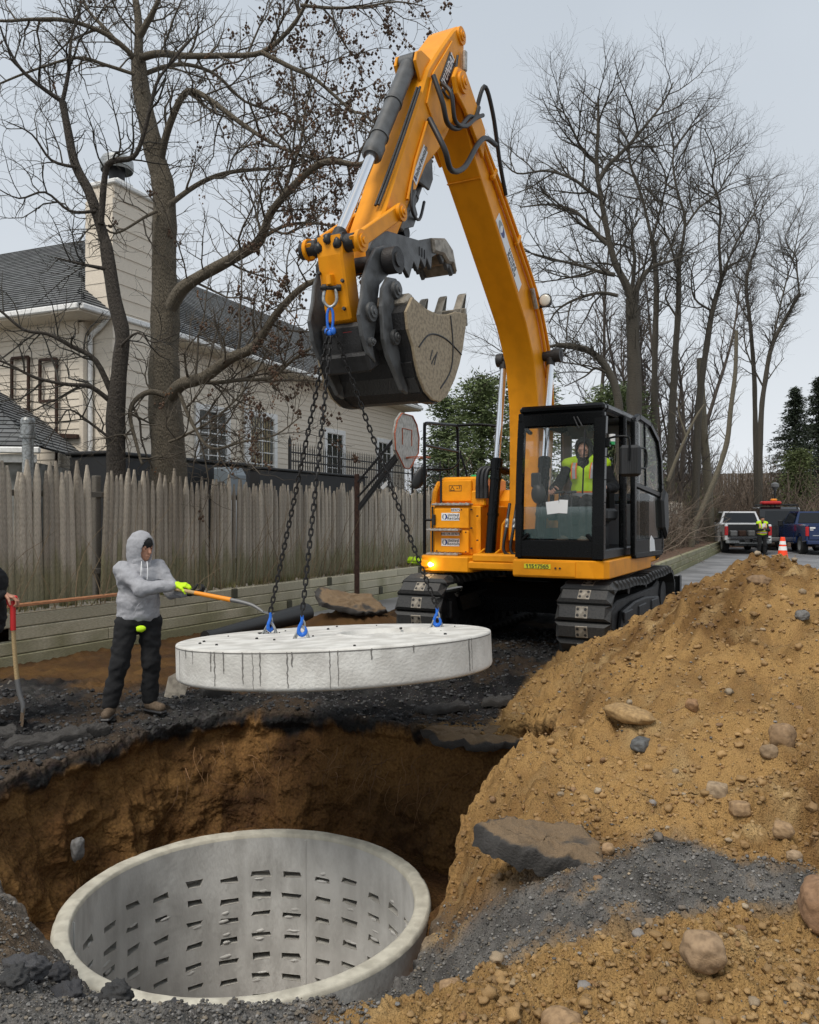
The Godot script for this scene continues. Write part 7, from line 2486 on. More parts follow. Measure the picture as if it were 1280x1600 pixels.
func build_hoop() -> void:
	var t := thing("basketball_hoop", "old basketball hoop with faded fan backboard on a rusty post", "basketball hoop", Vector3(-1.05, -0.2, -16.4))
	var mb := MB.new()
	mb.box(Vector3(0, 1.33, 0), Vector3(0.1, 2.66, 0.1), 0.012)
	obj("post", mb, M.rust_steel, t)
	var c := Vector3(0.98, 3.3, 0.35)   # middle of the board
	mb = MB.new()
	mb.bar(Vector3(0.02, 1.95, 0), c + Vector3(-0.15, -0.3, -0.05), 0.09, 0.09, 0.01)
	for s in [-1.0, 1.0]:
		mb.bar(Vector3(0.02, 2.5, s * 0.05), c + Vector3(-0.12, 0.15, s * 0.25), 0.03, 0.03, 0.004)
		mb.bar(Vector3(0.02, 2.2, s * 0.05), c + Vector3(-0.12, -0.2, s * 0.25), 0.03, 0.03, 0.004)
	obj("arm", mb, M.iron, t)
	mb = MB.new()
	mb.bar(Vector3(0.5, 2.36, 0.22), Vector3(0.66, 2.52, 0.25), 0.03, 0.07, 0.006)
	obj("arm_sticker", mb, M.decal_white, t)
	var bs := Basis(UP, deg_to_rad(66))
	var fan := [Vector2(-0.14, -0.56), Vector2(0.14, -0.56), Vector2(0.56, -0.22), Vector2(0.6, 0.1), Vector2(0.48, 0.36), Vector2(0.26, 0.52), Vector2(-0.26, 0.52), Vector2(-0.48, 0.36), Vector2(-0.6, 0.1), Vector2(-0.56, -0.22)]
	var xf := Transform3D(bs * Basis(Vector3(0, 0, 1), Vector3(0, 1, 0), Vector3(-1, 0, 0)).inverse(), c)
	xf.basis = Basis(bs.z, UP, -bs.x)
	mb = MB.new()
	mb.prism(fan, -0.02, 0.02, 0.006, xf)
	obj("backboard", mb, M.backboard, t)
	mb = MB.new()
	for i in fan.size():
		var p: Vector2 = fan[i] * 0.97
		var q: Vector2 = fan[(i + 1) % fan.size()] * 0.97
		mb.bar(xf * Vector3(0.022, p.y, p.x), xf * Vector3(0.022, q.y, q.x), 0.045, 0.012, 0.002, bs.z)
	for e in [[Vector2(-0.22, -0.1), Vector2(-0.22, 0.22)], [Vector2(0.22, -0.1), Vector2(0.22, 0.22)], [Vector2(-0.22, 0.22), Vector2(0.22, 0.22)]]:
		mb.bar(xf * Vector3(0.022, e[0].y, e[0].x), xf * Vector3(0.022, e[1].y, e[1].x), 0.03, 0.01, 0.002, bs.z)
	obj("orange_border", mb, M.orange_paint, t)
	mb = MB.new()
	var ring := []
	for k in 21: ring.append(xf * Vector3(0.28 + 0.22 * cos(TAU * k / 20.0), -0.34, 0.22 * sin(TAU * k / 20.0)))
	mb.tube(ring, 0.01, 0.01, 6, false)
	mb.bar(xf * Vector3(0.02, -0.34, 0), xf * Vector3(0.08, -0.34, 0), 0.1, 0.03, 0.004)
	obj("rim", mb, M.orange_paint, t)

# ---- trees --------------------------------------------------------------------
func wander(a: Vector3, dir: Vector3, L: float, n: int, rng: RandomNumberGenerator, bend: float, lift: float) -> Array:
	var pts := [a]
	var d := dir.normalized()
	for i in n:
		d = (d + Vector3(rng.randfn(0, bend), rng.randfn(0, bend) + lift, rng.randfn(0, bend))).normalized()
		pts.append(pts[-1] + d * L / n)
	return pts

# spawn = [per metre, length, radius, bend, lift, spread] for each level
func sprout(mb: MB, pts: Array, r0: float, r1: float, lvl: int, cfg: Array, rng: RandomNumberGenerator, ends: Array, from := 0.15) -> void:
	if lvl >= cfg.size(): return
	var c: Array = cfg[lvl]
	var L := 0.0
	for i in pts.size() - 1: L += pts[i].distance_to(pts[i + 1])
	var n := int(L * c[0] + rng.randf())
	for k in n:
		var f := lerpf(from, 1.0, (k + rng.randf()) / n)
		var x := f * (pts.size() - 1)
		var i := mini(int(x), pts.size() - 2)
		var p: Vector3 = pts[i].lerp(pts[i + 1], x - i)
		var t: Vector3 = (pts[i + 1] - pts[i]).normalized()
		var side := t.cross(Vector3(rng.randfn(0, 1), rng.randfn(0, 1), rng.randfn(0, 1))).normalized()
		var d: Vector3 = (t * (1.0 - c[5]) + side * c[5] + UP * 0.15).normalized()
		var len: float = c[1] * rng.randf_range(0.5, 1.3) * (1.15 - 0.45 * f)
		var rr: float = minf(c[2] * rng.randf_range(0.7, 1.25), lerpf(r0, r1, f) * 0.75)
		var m := 5 if lvl < cfg.size() - 1 else 4
		var q := wander(p, d, len, m, rng, c[3], c[4])
		mb.tube(q, rr, maxf(rr * 0.3, 0.002), 5 if rr > 0.02 else 3, false)
		if lvl == cfg.size() - 1: ends.append(q[-1])
		sprout(mb, q, rr, rr * 0.3, lvl + 1, cfg, rng, ends)

func limb(mb: MB, pts: Array, r0: float, r1: float, seg: int, rough := 0.0) -> Array:
	var q := curve(pts, 4 if r0 < 0.15 else 9)
	var rr := []
	for i in q.size():
		var f := float(i) / (q.size() - 1)
		rr.append(lerpf(r0, r1, f) * (1.0 + rough * N2.get_noise_3dv(q[i] * 150.0)))
	var b0 := mb.v.size()
	var i0 := mb.ix.size()
	if r0 > 0.1: seg = 30
	mb.tuber(q, rr, seg, true)
	if r0 > 0.1:   # furrowed bark
		for i in q.size():
			for k in seg:
				var id := b0 + i * seg + k
				var a := TAU * k / seg
				var w := Vector3(cos(a) * 190.0, q[i].y * 90.0 + 400.0 * r0, sin(a) * 190.0)
				mb.v[id] += mb.n[id] * rr[i] * (0.16 * absf(NS.get_noise_3dv(w)) + 0.1 * N1.get_noise_3dv(w * 0.35) - 0.05)
		mb.smooth(b0, i0)
	return q
const TREE_A := [
	[0.296, 0.122, [Vector3(-4.01, 2.12, -13.6), Vector3(-4.02, 2.76, -13.62), Vector3(-4.07, 3.4, -13.64), Vector3(-4.09, 4.26, -13.67), Vector3(-4.08, 5.12, -13.69), Vector3(-4.1, 5.76, -13.71), Vector3(-4.1, 6.99, -13.73), Vector3(-4.29, 7.76, -13.76), Vector3(-4.5, 8.77, -13.78), Vector3(-4.56, 9.31, -13.8)]],
	[0.083, 0.028, [Vector3(-4.56, 9.31, -13.8), Vector3(-4.57, 9.97, -13.83), Vector3(-4.67, 10.57, -13.87), Vector3(-4.82, 11.35, -13.9)]],
	[0.061, 0.022, [Vector3(-4.56, 9.67, -13.8), Vector3(-4.32, 9.94, -13.67), Vector3(-4.09, 10.25, -13.53), Vector3(-3.82, 10.79, -13.4)]],
	[0.05, 0.017, [Vector3(-4.59, 9.24, -13.8), Vector3(-4.67, 9.36, -13.67), Vector3(-5.02, 9.59, -13.53), Vector3(-5.55, 9.72, -13.4), Vector3(-6.06, 9.67, -13.27), Vector3(-6.55, 9.56, -13.13), Vector3(-6.9, 9.61, -13)]],
	[0.039, 0.014, [Vector3(-4.86, 9.52, -13.7), Vector3(-5.2, 9.93, -13.88), Vector3(-5.46, 10.23, -14.05), Vector3(-5.65, 10.57, -14.22), Vector3(-5.9, 11.14, -14.4)]],
	[0.066, 0.019, [Vector3(-4.47, 9.29, -13.7), Vector3(-4.11, 9.25, -13.51), Vector3(-3.64, 9.11, -13.33), Vector3(-2.97, 9.01, -13.14), Vector3(-2.33, 8.96, -12.96), Vector3(-1.85, 9.23, -12.77), Vector3(-1.56, 9.56, -12.59), Vector3(-1.4, 9.82, -12.4)]],
	[0.039, 0.011, [Vector3(-2.28, 8.81, -12.7), Vector3(-1.78, 8.51, -12.6), Vector3(-1.44, 8.3, -12.5), Vector3(-0.9, 7.79, -12.4), Vector3(-0.68, 7.65, -12.3), Vector3(-0.38, 7.36, -12.2)]],
	[0.028, 0.008, [Vector3(-1.66, 9.42, -12.5), Vector3(-1.17, 9.36, -12.47), Vector3(-0.68, 9.37, -12.45), Vector3(-0.19, 9.43, -12.43), Vector3(0.24, 9.34, -12.4)]],
	[0.044, 0.014, [Vector3(-4.52, 9.04, -13.8), Vector3(-4.17, 9.28, -13.97), Vector3(-3.8, 9.4, -14.13), Vector3(-3.36, 9.31, -14.3), Vector3(-2.9, 8.94, -14.47), Vector3(-2.32, 8.83, -14.63), Vector3(-2.02, 8.73, -14.8)]],
	[0.033, 0.011, [Vector3(-4.54, 8.99, -13.7), Vector3(-5.03, 9.09, -13.56), Vector3(-5.44, 9.13, -13.42), Vector3(-6.06, 8.86, -13.28), Vector3(-6.56, 8.56, -13.14), Vector3(-6.9, 8.29, -13)]],
	[0.066, 0.017, [Vector3(-4.15, 7.58, -13.7), Vector3(-3.99, 7.97, -13.52), Vector3(-3.71, 8.44, -13.35), Vector3(-3.46, 8.46, -13.18), Vector3(-3.05, 8.15, -13), Vector3(-2.57, 7.73, -12.82), Vector3(-2.1, 7.38, -12.65), Vector3(-1.7, 7.14, -12.48), Vector3(-1.21, 6.96, -12.3)]],
	[0.05, 0.014, [Vector3(-4.01, 6.77, -13.6), Vector3(-3.57, 7.16, -13.72), Vector3(-3.13, 7.41, -13.84), Vector3(-2.56, 7.53, -13.96), Vector3(-2.2, 7.61, -14.08), Vector3(-1.77, 7.79, -14.2)]],
	[0.105, 0.028, [Vector3(-3.89, 5.04, -13.4), Vector3(-3.66, 5.29, -13.22), Vector3(-3.27, 5.47, -13.04), Vector3(-2.81, 5.65, -12.86), Vector3(-2.37, 5.83, -12.68), Vector3(-2.22, 5.97, -12.5), Vector3(-2.05, 6.24, -12.32), Vector3(-1.55, 6.69, -12.14), Vector3(-1.18, 6.81, -11.96), Vector3(-0.71, 6.69, -11.78), Vector3(-0.27, 6.77, -11.6)]],
	[0.033, 0.008, [Vector3(-2.26, 5.96, -12.7), Vector3(-1.86, 6.08, -12.52), Vector3(-1.35, 6.04, -12.35), Vector3(-0.9, 5.86, -12.18), Vector3(-0.47, 5.71, -12)]],
	[0.033, 0.008, [Vector3(-1.95, 6.46, -12.5), Vector3(-1.8, 6.85, -12.45), Vector3(-1.64, 7.31, -12.4), Vector3(-1.54, 7.87, -12.35), Vector3(-1.34, 8.32, -12.3)]],
	[0.116, 0.028, [Vector3(-3.89, 3.6, -13.4), Vector3(-3.63, 3.74, -13.1), Vector3(-3.2, 3.8, -12.8), Vector3(-2.73, 4.04, -12.5), Vector3(-2.31, 4.16, -12.2), Vector3(-1.94, 4.56, -11.9), Vector3(-1.45, 4.92, -11.6), Vector3(-0.88, 4.96, -11.3)]],
	[0.041, 0.011, [Vector3(-3.5, 3.8, -13.2), Vector3(-3.03, 3.74, -12.93), Vector3(-2.62, 3.74, -12.67), Vector3(-2.09, 3.73, -12.4), Vector3(-1.7, 3.97, -12.13), Vector3(-1.3, 4.11, -11.87), Vector3(-0.9, 4.01, -11.6)]],
	[0.033, 0.008, [Vector3(-3.74, 3.71, -13.2), Vector3(-3.44, 3.12, -12.96), Vector3(-3.08, 2.69, -12.72), Vector3(-2.53, 2.77, -12.48), Vector3(-2, 2.85, -12.24), Vector3(-1.59, 3.1, -12)]],
	[0.055, 0.017, [Vector3(-3.96, 3.59, -13.3), Vector3(-4.18, 3.64, -13.24), Vector3(-4.4, 3.5, -13.18), Vector3(-4.47, 3.24, -13.12), Vector3(-4.33, 2.72, -13.06), Vector3(-4.24, 2.46, -13)]],
	[0.025, 0.008, [Vector3(-3.89, 2.84, -13.3), Vector3(-3.56, 2.92, -13.03), Vector3(-2.98, 3.19, -12.75), Vector3(-2.43, 3.65, -12.47), Vector3(-2.09, 4.17, -12.2)]],
	[0.028, 0.007, [Vector3(-4.16, 6.65, -13.5), Vector3(-4.33, 6.5, -13.38), Vector3(-4.75, 6.2, -13.25), Vector3(-5.01, 6.31, -13.12), Vector3(-5.27, 5.96, -13)]],
]
const TREE_B := [
	[0.148, 0.054, [Vector3(-4.64, 2.21, -13), Vector3(-4.66, 2.82, -13.01), Vector3(-4.67, 3.3, -13.02), Vector3(-4.6, 4.07, -13.03), Vector3(-4.56, 4.53, -13.03), Vector3(-4.68, 5.02, -13.04), Vector3(-4.76, 5.48, -13.05), Vector3(-4.84, 5.98, -13.06), Vector3(-4.85, 6.01, -13.07), Vector3(-5.08, 6.74, -13.07), Vector3(-5.33, 7.24, -13.08), Vector3(-5.44, 7.74, -13.09), Vector3(-5.54, 8.25, -13.1)]],
	[0.042, 0.012, [Vector3(-5.54, 8.25, -13.1), Vector3(-5.81, 8.41, -12.97), Vector3(-6.08, 8.63, -12.85), Vector3(-6.24, 8.93, -12.72), Vector3(-6.29, 9.17, -12.6)]],
	[0.036, 0.009, [Vector3(-5.54, 8.25, -13.1), Vector3(-5.46, 8.78, -13.15), Vector3(-5.44, 9.32, -13.2), Vector3(-5.32, 9.86, -13.25), Vector3(-5.39, 10.41, -13.3)]],
	[0.042, 0.012, [Vector3(-4.7, 3.42, -13), Vector3(-4.97, 3.65, -12.8), Vector3(-5.26, 3.66, -12.6), Vector3(-5.65, 3.73, -12.4), Vector3(-6.01, 3.92, -12.2), Vector3(-6.18, 3.95, -12)]],
	[0.048, 0.012, [Vector3(-4.7, 3.53, -13), Vector3(-4.92, 4.07, -12.87), Vector3(-5.24, 4.27, -12.73), Vector3(-5.55, 4.43, -12.6), Vector3(-5.86, 4.47, -12.47), Vector3(-6.16, 4.73, -12.33), Vector3(-6.38, 4.84, -12.2)]],
	[0.036, 0.009, [Vector3(-4.81, 5.55, -13), Vector3(-5.17, 5.59, -12.85), Vector3(-5.49, 5.64, -12.7)]],
	[0.054, 0.018, [Vector3(-4.89, 6.26, -13), Vector3(-4.79, 7.01, -12.91), Vector3(-4.65, 7.18, -12.83), Vector3(-4.29, 7.21, -12.74), Vector3(-4.11, 7.5, -12.66), Vector3(-3.96, 7.94, -12.57), Vector3(-3.8, 8.32, -12.49), Vector3(-3.29, 8.86, -12.4)]],
	[0.03, 0.007, [Vector3(-4.97, 6.47, -13), Vector3(-5.3, 6.4, -12.82), Vector3(-5.62, 6.63, -12.65), Vector3(-5.94, 6.47, -12.48), Vector3(-6.24, 6.59, -12.3)]],
	[0.03, 0.007, [Vector3(-5.27, 7.16, -13), Vector3(-5.59, 7.19, -12.8), Vector3(-5.8, 7.5, -12.6), Vector3(-6.09, 7.6, -12.4)]],
	[0.024, 0.007, [Vector3(-4.53, 4.32, -12.9), Vector3(-4.22, 4.48, -12.73), Vector3(-3.92, 4.3, -12.57), Vector3(-3.48, 4.41, -12.4)]],
	[0.024, 0.006, [Vector3(-4.65, 2.81, -12.9), Vector3(-4.97, 3.09, -12.75), Vector3(-5.21, 3.27, -12.6), Vector3(-5.29, 3.11, -12.45), Vector3(-5.47, 2.66, -12.3)]],
]
const FAR_TREES := {
	"A": [[0.3, 0.216, [Vector3(8.52, 0.45, -31), Vector3(8.5, 4.37, -31), Vector3(8.48, 6.83, -31), Vector3(8.43, 8.8, -31), Vector3(8.4, 9.78, -31)]], [0.156, 0.036, [Vector3(8.4, 9.68, -31), Vector3(8.16, 10.32, -31), Vector3(7.72, 11.25, -31), Vector3(7.37, 12.82, -31), Vector3(7.08, 14.69, -31), Vector3(7.13, 16.16, -31), Vector3(7.13, 17.34, -31)]], [0.12, 0.029, [Vector3(8.4, 9.73, -31), Vector3(8.8, 10.56, -31), Vector3(9.19, 10.96, -31), Vector3(9.78, 11.15, -31), Vector3(10.27, 11.35, -31)]], [0.09, 0.022, [Vector3(7.51, 10.37, -30), Vector3(6.99, 10.47, -30), Vector3(6.42, 10.66, -30), Vector3(5.28, 10.94, -30), Vector3(4.23, 11.23, -30)]], [0.09, 0.022, [Vector3(7.23, 11.47, -30), Vector3(6.8, 11.89, -30), Vector3(6.42, 12.37, -30), Vector3(5.95, 12.75, -30), Vector3(5.09, 12.94, -30), Vector3(4.04, 12.84, -30)]], [0.078, 0.022, [Vector3(7.13, 13.61, -31), Vector3(6.68, 13.9, -31), Vector3(6.14, 14.3, -31), Vector3(5.16, 14.59, -31), Vector3(4.08, 14.49, -31), Vector3(3.49, 14.98, -31)]], [0.072, 0.014, [Vector3(7.13, 14.79, -31), Vector3(6.54, 15.38, -31), Vector3(6.24, 15.97, -31), Vector3(5.85, 16.75, -31), Vector3(5.26, 17.15, -31)]], [0.096, 0.022, [Vector3(7.13, 14.2, -31), Vector3(7.52, 14.79, -31), Vector3(8.21, 15.48, -31), Vector3(8.8, 16.16, -31), Vector3(9.58, 17.15, -31), Vector3(9.97, 17.93, -31)]], [0.09, 0.022, [Vector3(8.67, 10.24, -32), Vector3(8.78, 11.56, -32), Vector3(8.67, 12.57, -32), Vector3(8.98, 13.18, -32)]], [0.072, 0.022, [Vector3(7.61, 9.61, -30), Vector3(6.9, 9.71, -30), Vector3(5.95, 9.42, -30), Vector3(5.37, 9.04, -30), Vector3(5.09, 8.57, -30)]]],
	"low": [[0.168, 0.086, [Vector3(7.49, 0.53, -29), Vector3(7.45, 4.2, -29), Vector3(7.36, 5.76, -29), Vector3(7.03, 6.68, -29), Vector3(6.57, 7.23, -29), Vector3(6.02, 7.51, -29), Vector3(5.2, 7.6, -29)]], [0.06, 0.014, [Vector3(5.2, 7.6, -29), Vector3(4.55, 7.42, -29), Vector3(3.91, 7.05, -29), Vector3(3.08, 7.14, -29)]], [0.06, 0.014, [Vector3(7.03, 6.59, -29), Vector3(6.57, 6.78, -29), Vector3(6.21, 6.5, -29), Vector3(5.47, 6.13, -29)]]],
	"B": [[0.168, 0.077, [Vector3(10.78, 0.32, -34), Vector3(10.85, 4.63, -34), Vector3(10.99, 7.87, -34), Vector3(11.13, 10.02, -34), Vector3(11.16, 11.53, -34), Vector3(11.21, 12.39, -34)]], [0.072, 0.019, [Vector3(11.21, 12.28, -34), Vector3(11.42, 13.79, -34), Vector3(11.1, 14.98, -34), Vector3(10.92, 16.05, -34), Vector3(10.94, 16.92, -34), Vector3(10.72, 17.78, -34)]], [0.06, 0.014, [Vector3(11.18, 11.42, -34), Vector3(10.72, 13.04, -34), Vector3(10.19, 13.9, -34), Vector3(9.65, 14.76, -34)]], [0.052, 0.014, [Vector3(11.39, 13.47, -34), Vector3(12.02, 14.33, -34), Vector3(12.66, 14.76, -34), Vector3(13.2, 15.62, -34), Vector3(13.85, 16.49, -34)]], [0.048, 0.01, [Vector3(11.05, 9.81, -34), Vector3(10.62, 10.56, -34), Vector3(10.72, 11.1, -34), Vector3(10.51, 11.96, -34)]], [0.048, 0.01, [Vector3(10.94, 16.7, -34), Vector3(11.59, 17.56, -34), Vector3(12.13, 17.99, -34), Vector3(12.88, 18.64, -34)]]],
	"C": [[0.16, 0.096, [Vector3(10.97, 0.2, -37), Vector3(11.03, 6.06, -37), Vector3(11.08, 9.58, -37), Vector3(11.14, 11.93, -37), Vector3(10.97, 13.8, -37)]], [0.08, 0.019, [Vector3(10.97, 13.8, -37), Vector3(10.5, 15.8, -37), Vector3(9.97, 17.32, -37), Vector3(9.85, 18.38, -37), Vector3(9.33, 19.43, -37), Vector3(9.44, 20.49, -37)]], [0.06, 0.014, [Vector3(10.97, 14.04, -37), Vector3(11.44, 15.91, -37), Vector3(11.55, 16.85, -37), Vector3(10.97, 18.02, -37), Vector3(10.03, 18.96, -37)]], [0.048, 0.014, [Vector3(10.5, 15.8, -37), Vector3(9.79, 15.91, -37), Vector3(9.09, 16.15, -37)]]],
	"D": [[0.168, 0.086, [Vector3(12.5, 0.24, -36), Vector3(12.67, 5.95, -36), Vector3(13.01, 8.8, -36), Vector3(13.29, 10.51, -36), Vector3(13.69, 11.88, -36)]], [0.072, 0.019, [Vector3(13.69, 11.88, -36), Vector3(13.58, 13.7, -36), Vector3(13.64, 15.07, -36), Vector3(13.29, 16.21, -36), Vector3(13.41, 17.36, -36), Vector3(12.95, 18.5, -36)]], [0.06, 0.014, [Vector3(13.69, 11.99, -36), Vector3(14.32, 13.48, -36), Vector3(15.01, 14.62, -36), Vector3(15.46, 15.53, -36)]], [0.056, 0.014, [Vector3(13.41, 10.97, -36), Vector3(13.98, 12.45, -36), Vector3(14.78, 12.79, -36), Vector3(15.01, 13.48, -36)]], [0.056, 0.014, [Vector3(13.29, 10.51, -36), Vector3(12.5, 11.08, -36), Vector3(12.38, 12.22, -36), Vector3(12.72, 13.25, -36)]]],
	"E": [[0.152, 0.072, [Vector3(19.96, -0.2, -47), Vector3(19.81, 6.5, -47), Vector3(19.74, 9.48, -47), Vector3(19.52, 12.46, -47), Vector3(19.29, 14.69, -47), Vector3(19.59, 16.18, -47)]], [0.064, 0.014, [Vector3(19.59, 16.18, -47), Vector3(20.04, 17.67, -47), Vector3(19.74, 19.16, -47), Vector3(20.19, 20.65, -47)]], [0.056, 0.014, [Vector3(19.52, 12.46, -47), Vector3(18.85, 13.8, -47), Vector3(18.55, 14.99, -47)]], [0.052, 0.014, [Vector3(19.44, 14.69, -47), Vector3(18.55, 15.44, -47), Vector3(18.25, 16.48, -47)]]],
	"F": [[0.16, 0.077, [Vector3(19.61, -0.16, -46), Vector3(19.68, 6.4, -46), Vector3(19.98, 9.31, -46), Vector3(20.34, 11.06, -46), Vector3(21.07, 12.52, -46), Vector3(21.87, 13.91, -46)]], [0.052, 0.014, [Vector3(21.87, 13.91, -46), Vector3(21.73, 15.14, -46), Vector3(21.65, 16.02, -46), Vector3(21.07, 17.04, -46), Vector3(21.8, 18.5, -46), Vector3(22.38, 19.95, -46)]], [0.064, 0.019, [Vector3(20.05, 9.6, -46), Vector3(20.63, 12.52, -46), Vector3(21.07, 14.42, -46), Vector3(21.51, 16.02, -46), Vector3(21.94, 18.06, -46)]], [0.036, 0.014, [Vector3(20.12, 9.17, -46), Vector3(20.63, 9.9, -46), Vector3(21, 10.33, -46)]], [0.056, 0.014, [Vector3(19.9, 8.58, -46), Vector3(18.88, 10.77, -46), Vector3(18.74, 12.96, -46), Vector3(18.66, 14.42, -46)]]],
	"lean": [[0.132, 0.071, [Vector3(11.24, 0.39, -33), Vector3(11.43, 0.95, -33), Vector3(11.74, 1.74, -33), Vector3(12.31, 3.09, -33), Vector3(12.76, 4.5, -33), Vector3(12.93, 5.91, -33), Vector3(13.1, 7.31, -33), Vector3(13.15, 9, -33)]], [0.079, 0.032, [Vector3(9.76, 2.85, -31), Vector3(10.08, 3.69, -31), Vector3(10.45, 4.54, -31), Vector3(10.82, 5.28, -31), Vector3(11.14, 5.76, -31)]], [0.231, 0.158, [Vector3(14.65, 0.11, -40), Vector3(14.58, 2.36, -40), Vector3(14.44, 4.41, -40), Vector3(14.24, 7.14, -40), Vector3(14.17, 9.19, -40)]]],
}

func bark_tree(called: String, label: String, limbs_in: Array, cfg: Array, sd: int, tint: Color, pods: bool, group := "", rough := 0.12) -> void:
	var rng := RandomNumberGenerator.new()
	rng.seed = sd
	var root: Vector3 = limbs_in[0][2][0]
	var t := thing(called, label, "tree", root, 0, group)
	var ends := []
	var crown := MB.new()
	crown.col = tint * 0.62
	for i in limbs_in.size():
		var l: Array = limbs_in[i]
		var pts := []
		for p in l[2]: pts.append(p - root)
		var mb := MB.new()
		mb.col = tint
		if i == 0: pts[0].y -= 0.6
		var q := limb(mb, pts, l[0], l[1], 12 if l[0] > 0.1 else 8, rough)
		obj("trunk" if i == 0 else "limb", mb, M.bark, t)
		if i > 0 or limbs_in.size() < 3: sprout(crown, q, l[0], l[1], 0, cfg, rng, ends, 0.12)
		else: sprout(crown, q, l[0], l[1], 1, cfg, rng, ends, 0.55)
	var o := obj("crown", crown, M.twig, t)
	if pods:
		var pm := MB.new()
		for e in ends:
			if e.x > 0.8 and rng.randf() < 0.3 * smoothstep(0.8, 3.2, e.x) or rng.randf() < 0.02:
				var n := rng.randi_range(5, 13)
				var brown := rng.randf() < 0.28
				for k in n:
					var c: Vector3 = e + Vector3(rng.randfn(0, 0.035), rng.randfn(-0.01, 0.05), rng.randfn(0, 0.035))
					pm.col = Color(0.16, 0.085, 0.04) if brown else Color(0.075, 0.045, 0.028) * rng.randf_range(0.7, 1.5)
					var s := rng.randf_range(0.009, 0.016) if brown else rng.randf_range(0.016, 0.026)
					pm.tri(c + Vector3(s, 0, 0), c + Vector3(0, s * 1.3, 0), c + Vector3(0, 0, s)); pm.tri(c + Vector3(0, s * 1.3, 0), c + Vector3(-s, 0, 0), c + Vector3(0, 0, s))
					pm.tri(c + Vector3(-s, 0, 0), c + Vector3(0, -s * 1.3, 0), c + Vector3(0, 0, s)); pm.tri(c + Vector3(0, -s * 1.3, 0), c + Vector3(s, 0, 0), c + Vector3(0, 0, s))
					pm.tri(c + Vector3(0, s * 1.3, 0), c + Vector3(s, 0, 0), c + Vector3(0, 0, -s)); pm.tri(c + Vector3(-s, 0, 0), c + Vector3(0, s * 1.3, 0), c + Vector3(0, 0, -s))
					pm.tri(c + Vector3(0, -s * 1.3, 0), c + Vector3(-s, 0, 0), c + Vector3(0, 0, -s)); pm.tri(c + Vector3(s, 0, 0), c + Vector3(0, -s * 1.3, 0), c + Vector3(0, 0, -s))
		stuff(obj("seed_pods", pm, M.pods, t))

func conifer(label: String, at: Vector3, h: float, w: float, dark: float, sd: int, loose := 0.0, group := "") -> void:
	var rng := RandomNumberGenerator.new()
	rng.seed = sd
	var t := thing("evergreen_tree", label, "tree", at, 0, group)
	var mb := MB.new()
	mb.col = Color(0.07, 0.055, 0.04)
	mb.tube([Vector3(0, -0.3, 0), Vector3(0, h * 0.5, 0), Vector3(0, h * 0.98, 0)], 0.02 * h + 0.05, 0.02, 8)
	obj("trunk", mb, M.bark, t)
	mb = MB.new()
	var n := int(h * 40)
	for k in n:
		var f := pow(rng.randf(), 0.8)
		var y := h * (0.06 + 0.93 * f)
		var reach := w * 0.5 * (1.0 - f * (0.92 if loose == 0.0 else 0.6)) * rng.randf_range(0.55, 1.1)
		var a := rng.randf() * TAU
		var dir := Vector3(cos(a), -0.05 - 0.25 * rng.randf() + 0.3 * f, sin(a))
		var m := 6 + int(reach * 6)
		for i in m:
			var s := (i + rng.randf()) / m
			var p := Vector3(0, y, 0) + dir * reach * s + Vector3(0, -0.12 * reach * s * s, 0)
			for q in 4:
				var g := rng.randf_range(0.55, 1.3)
				mb.col = Color(0.038 + 0.03 * loose, 0.062 + 0.02 * loose, 0.028) * g * dark
				var o := p + Vector3(rng.randfn(0, 0.11), rng.randfn(0, 0.07), rng.randfn(0, 0.11)) * (1.0 + loose)
				var d1 := (dir + Vector3(rng.randfn(0, 0.7), rng.randfn(0, 0.4) - 0.1, rng.randfn(0, 0.7))).normalized() * rng.randf_range(0.12, 0.26)
				var d2 := d1.cross(Vector3(rng.randfn(0, 1), rng.randfn(0, 1), rng.randfn(0, 1))).normalized() * rng.randf_range(0.02, 0.05)
				mb.tri(o - d2, o + d2, o + d1)
	obj("crown", mb, M.needles, t)

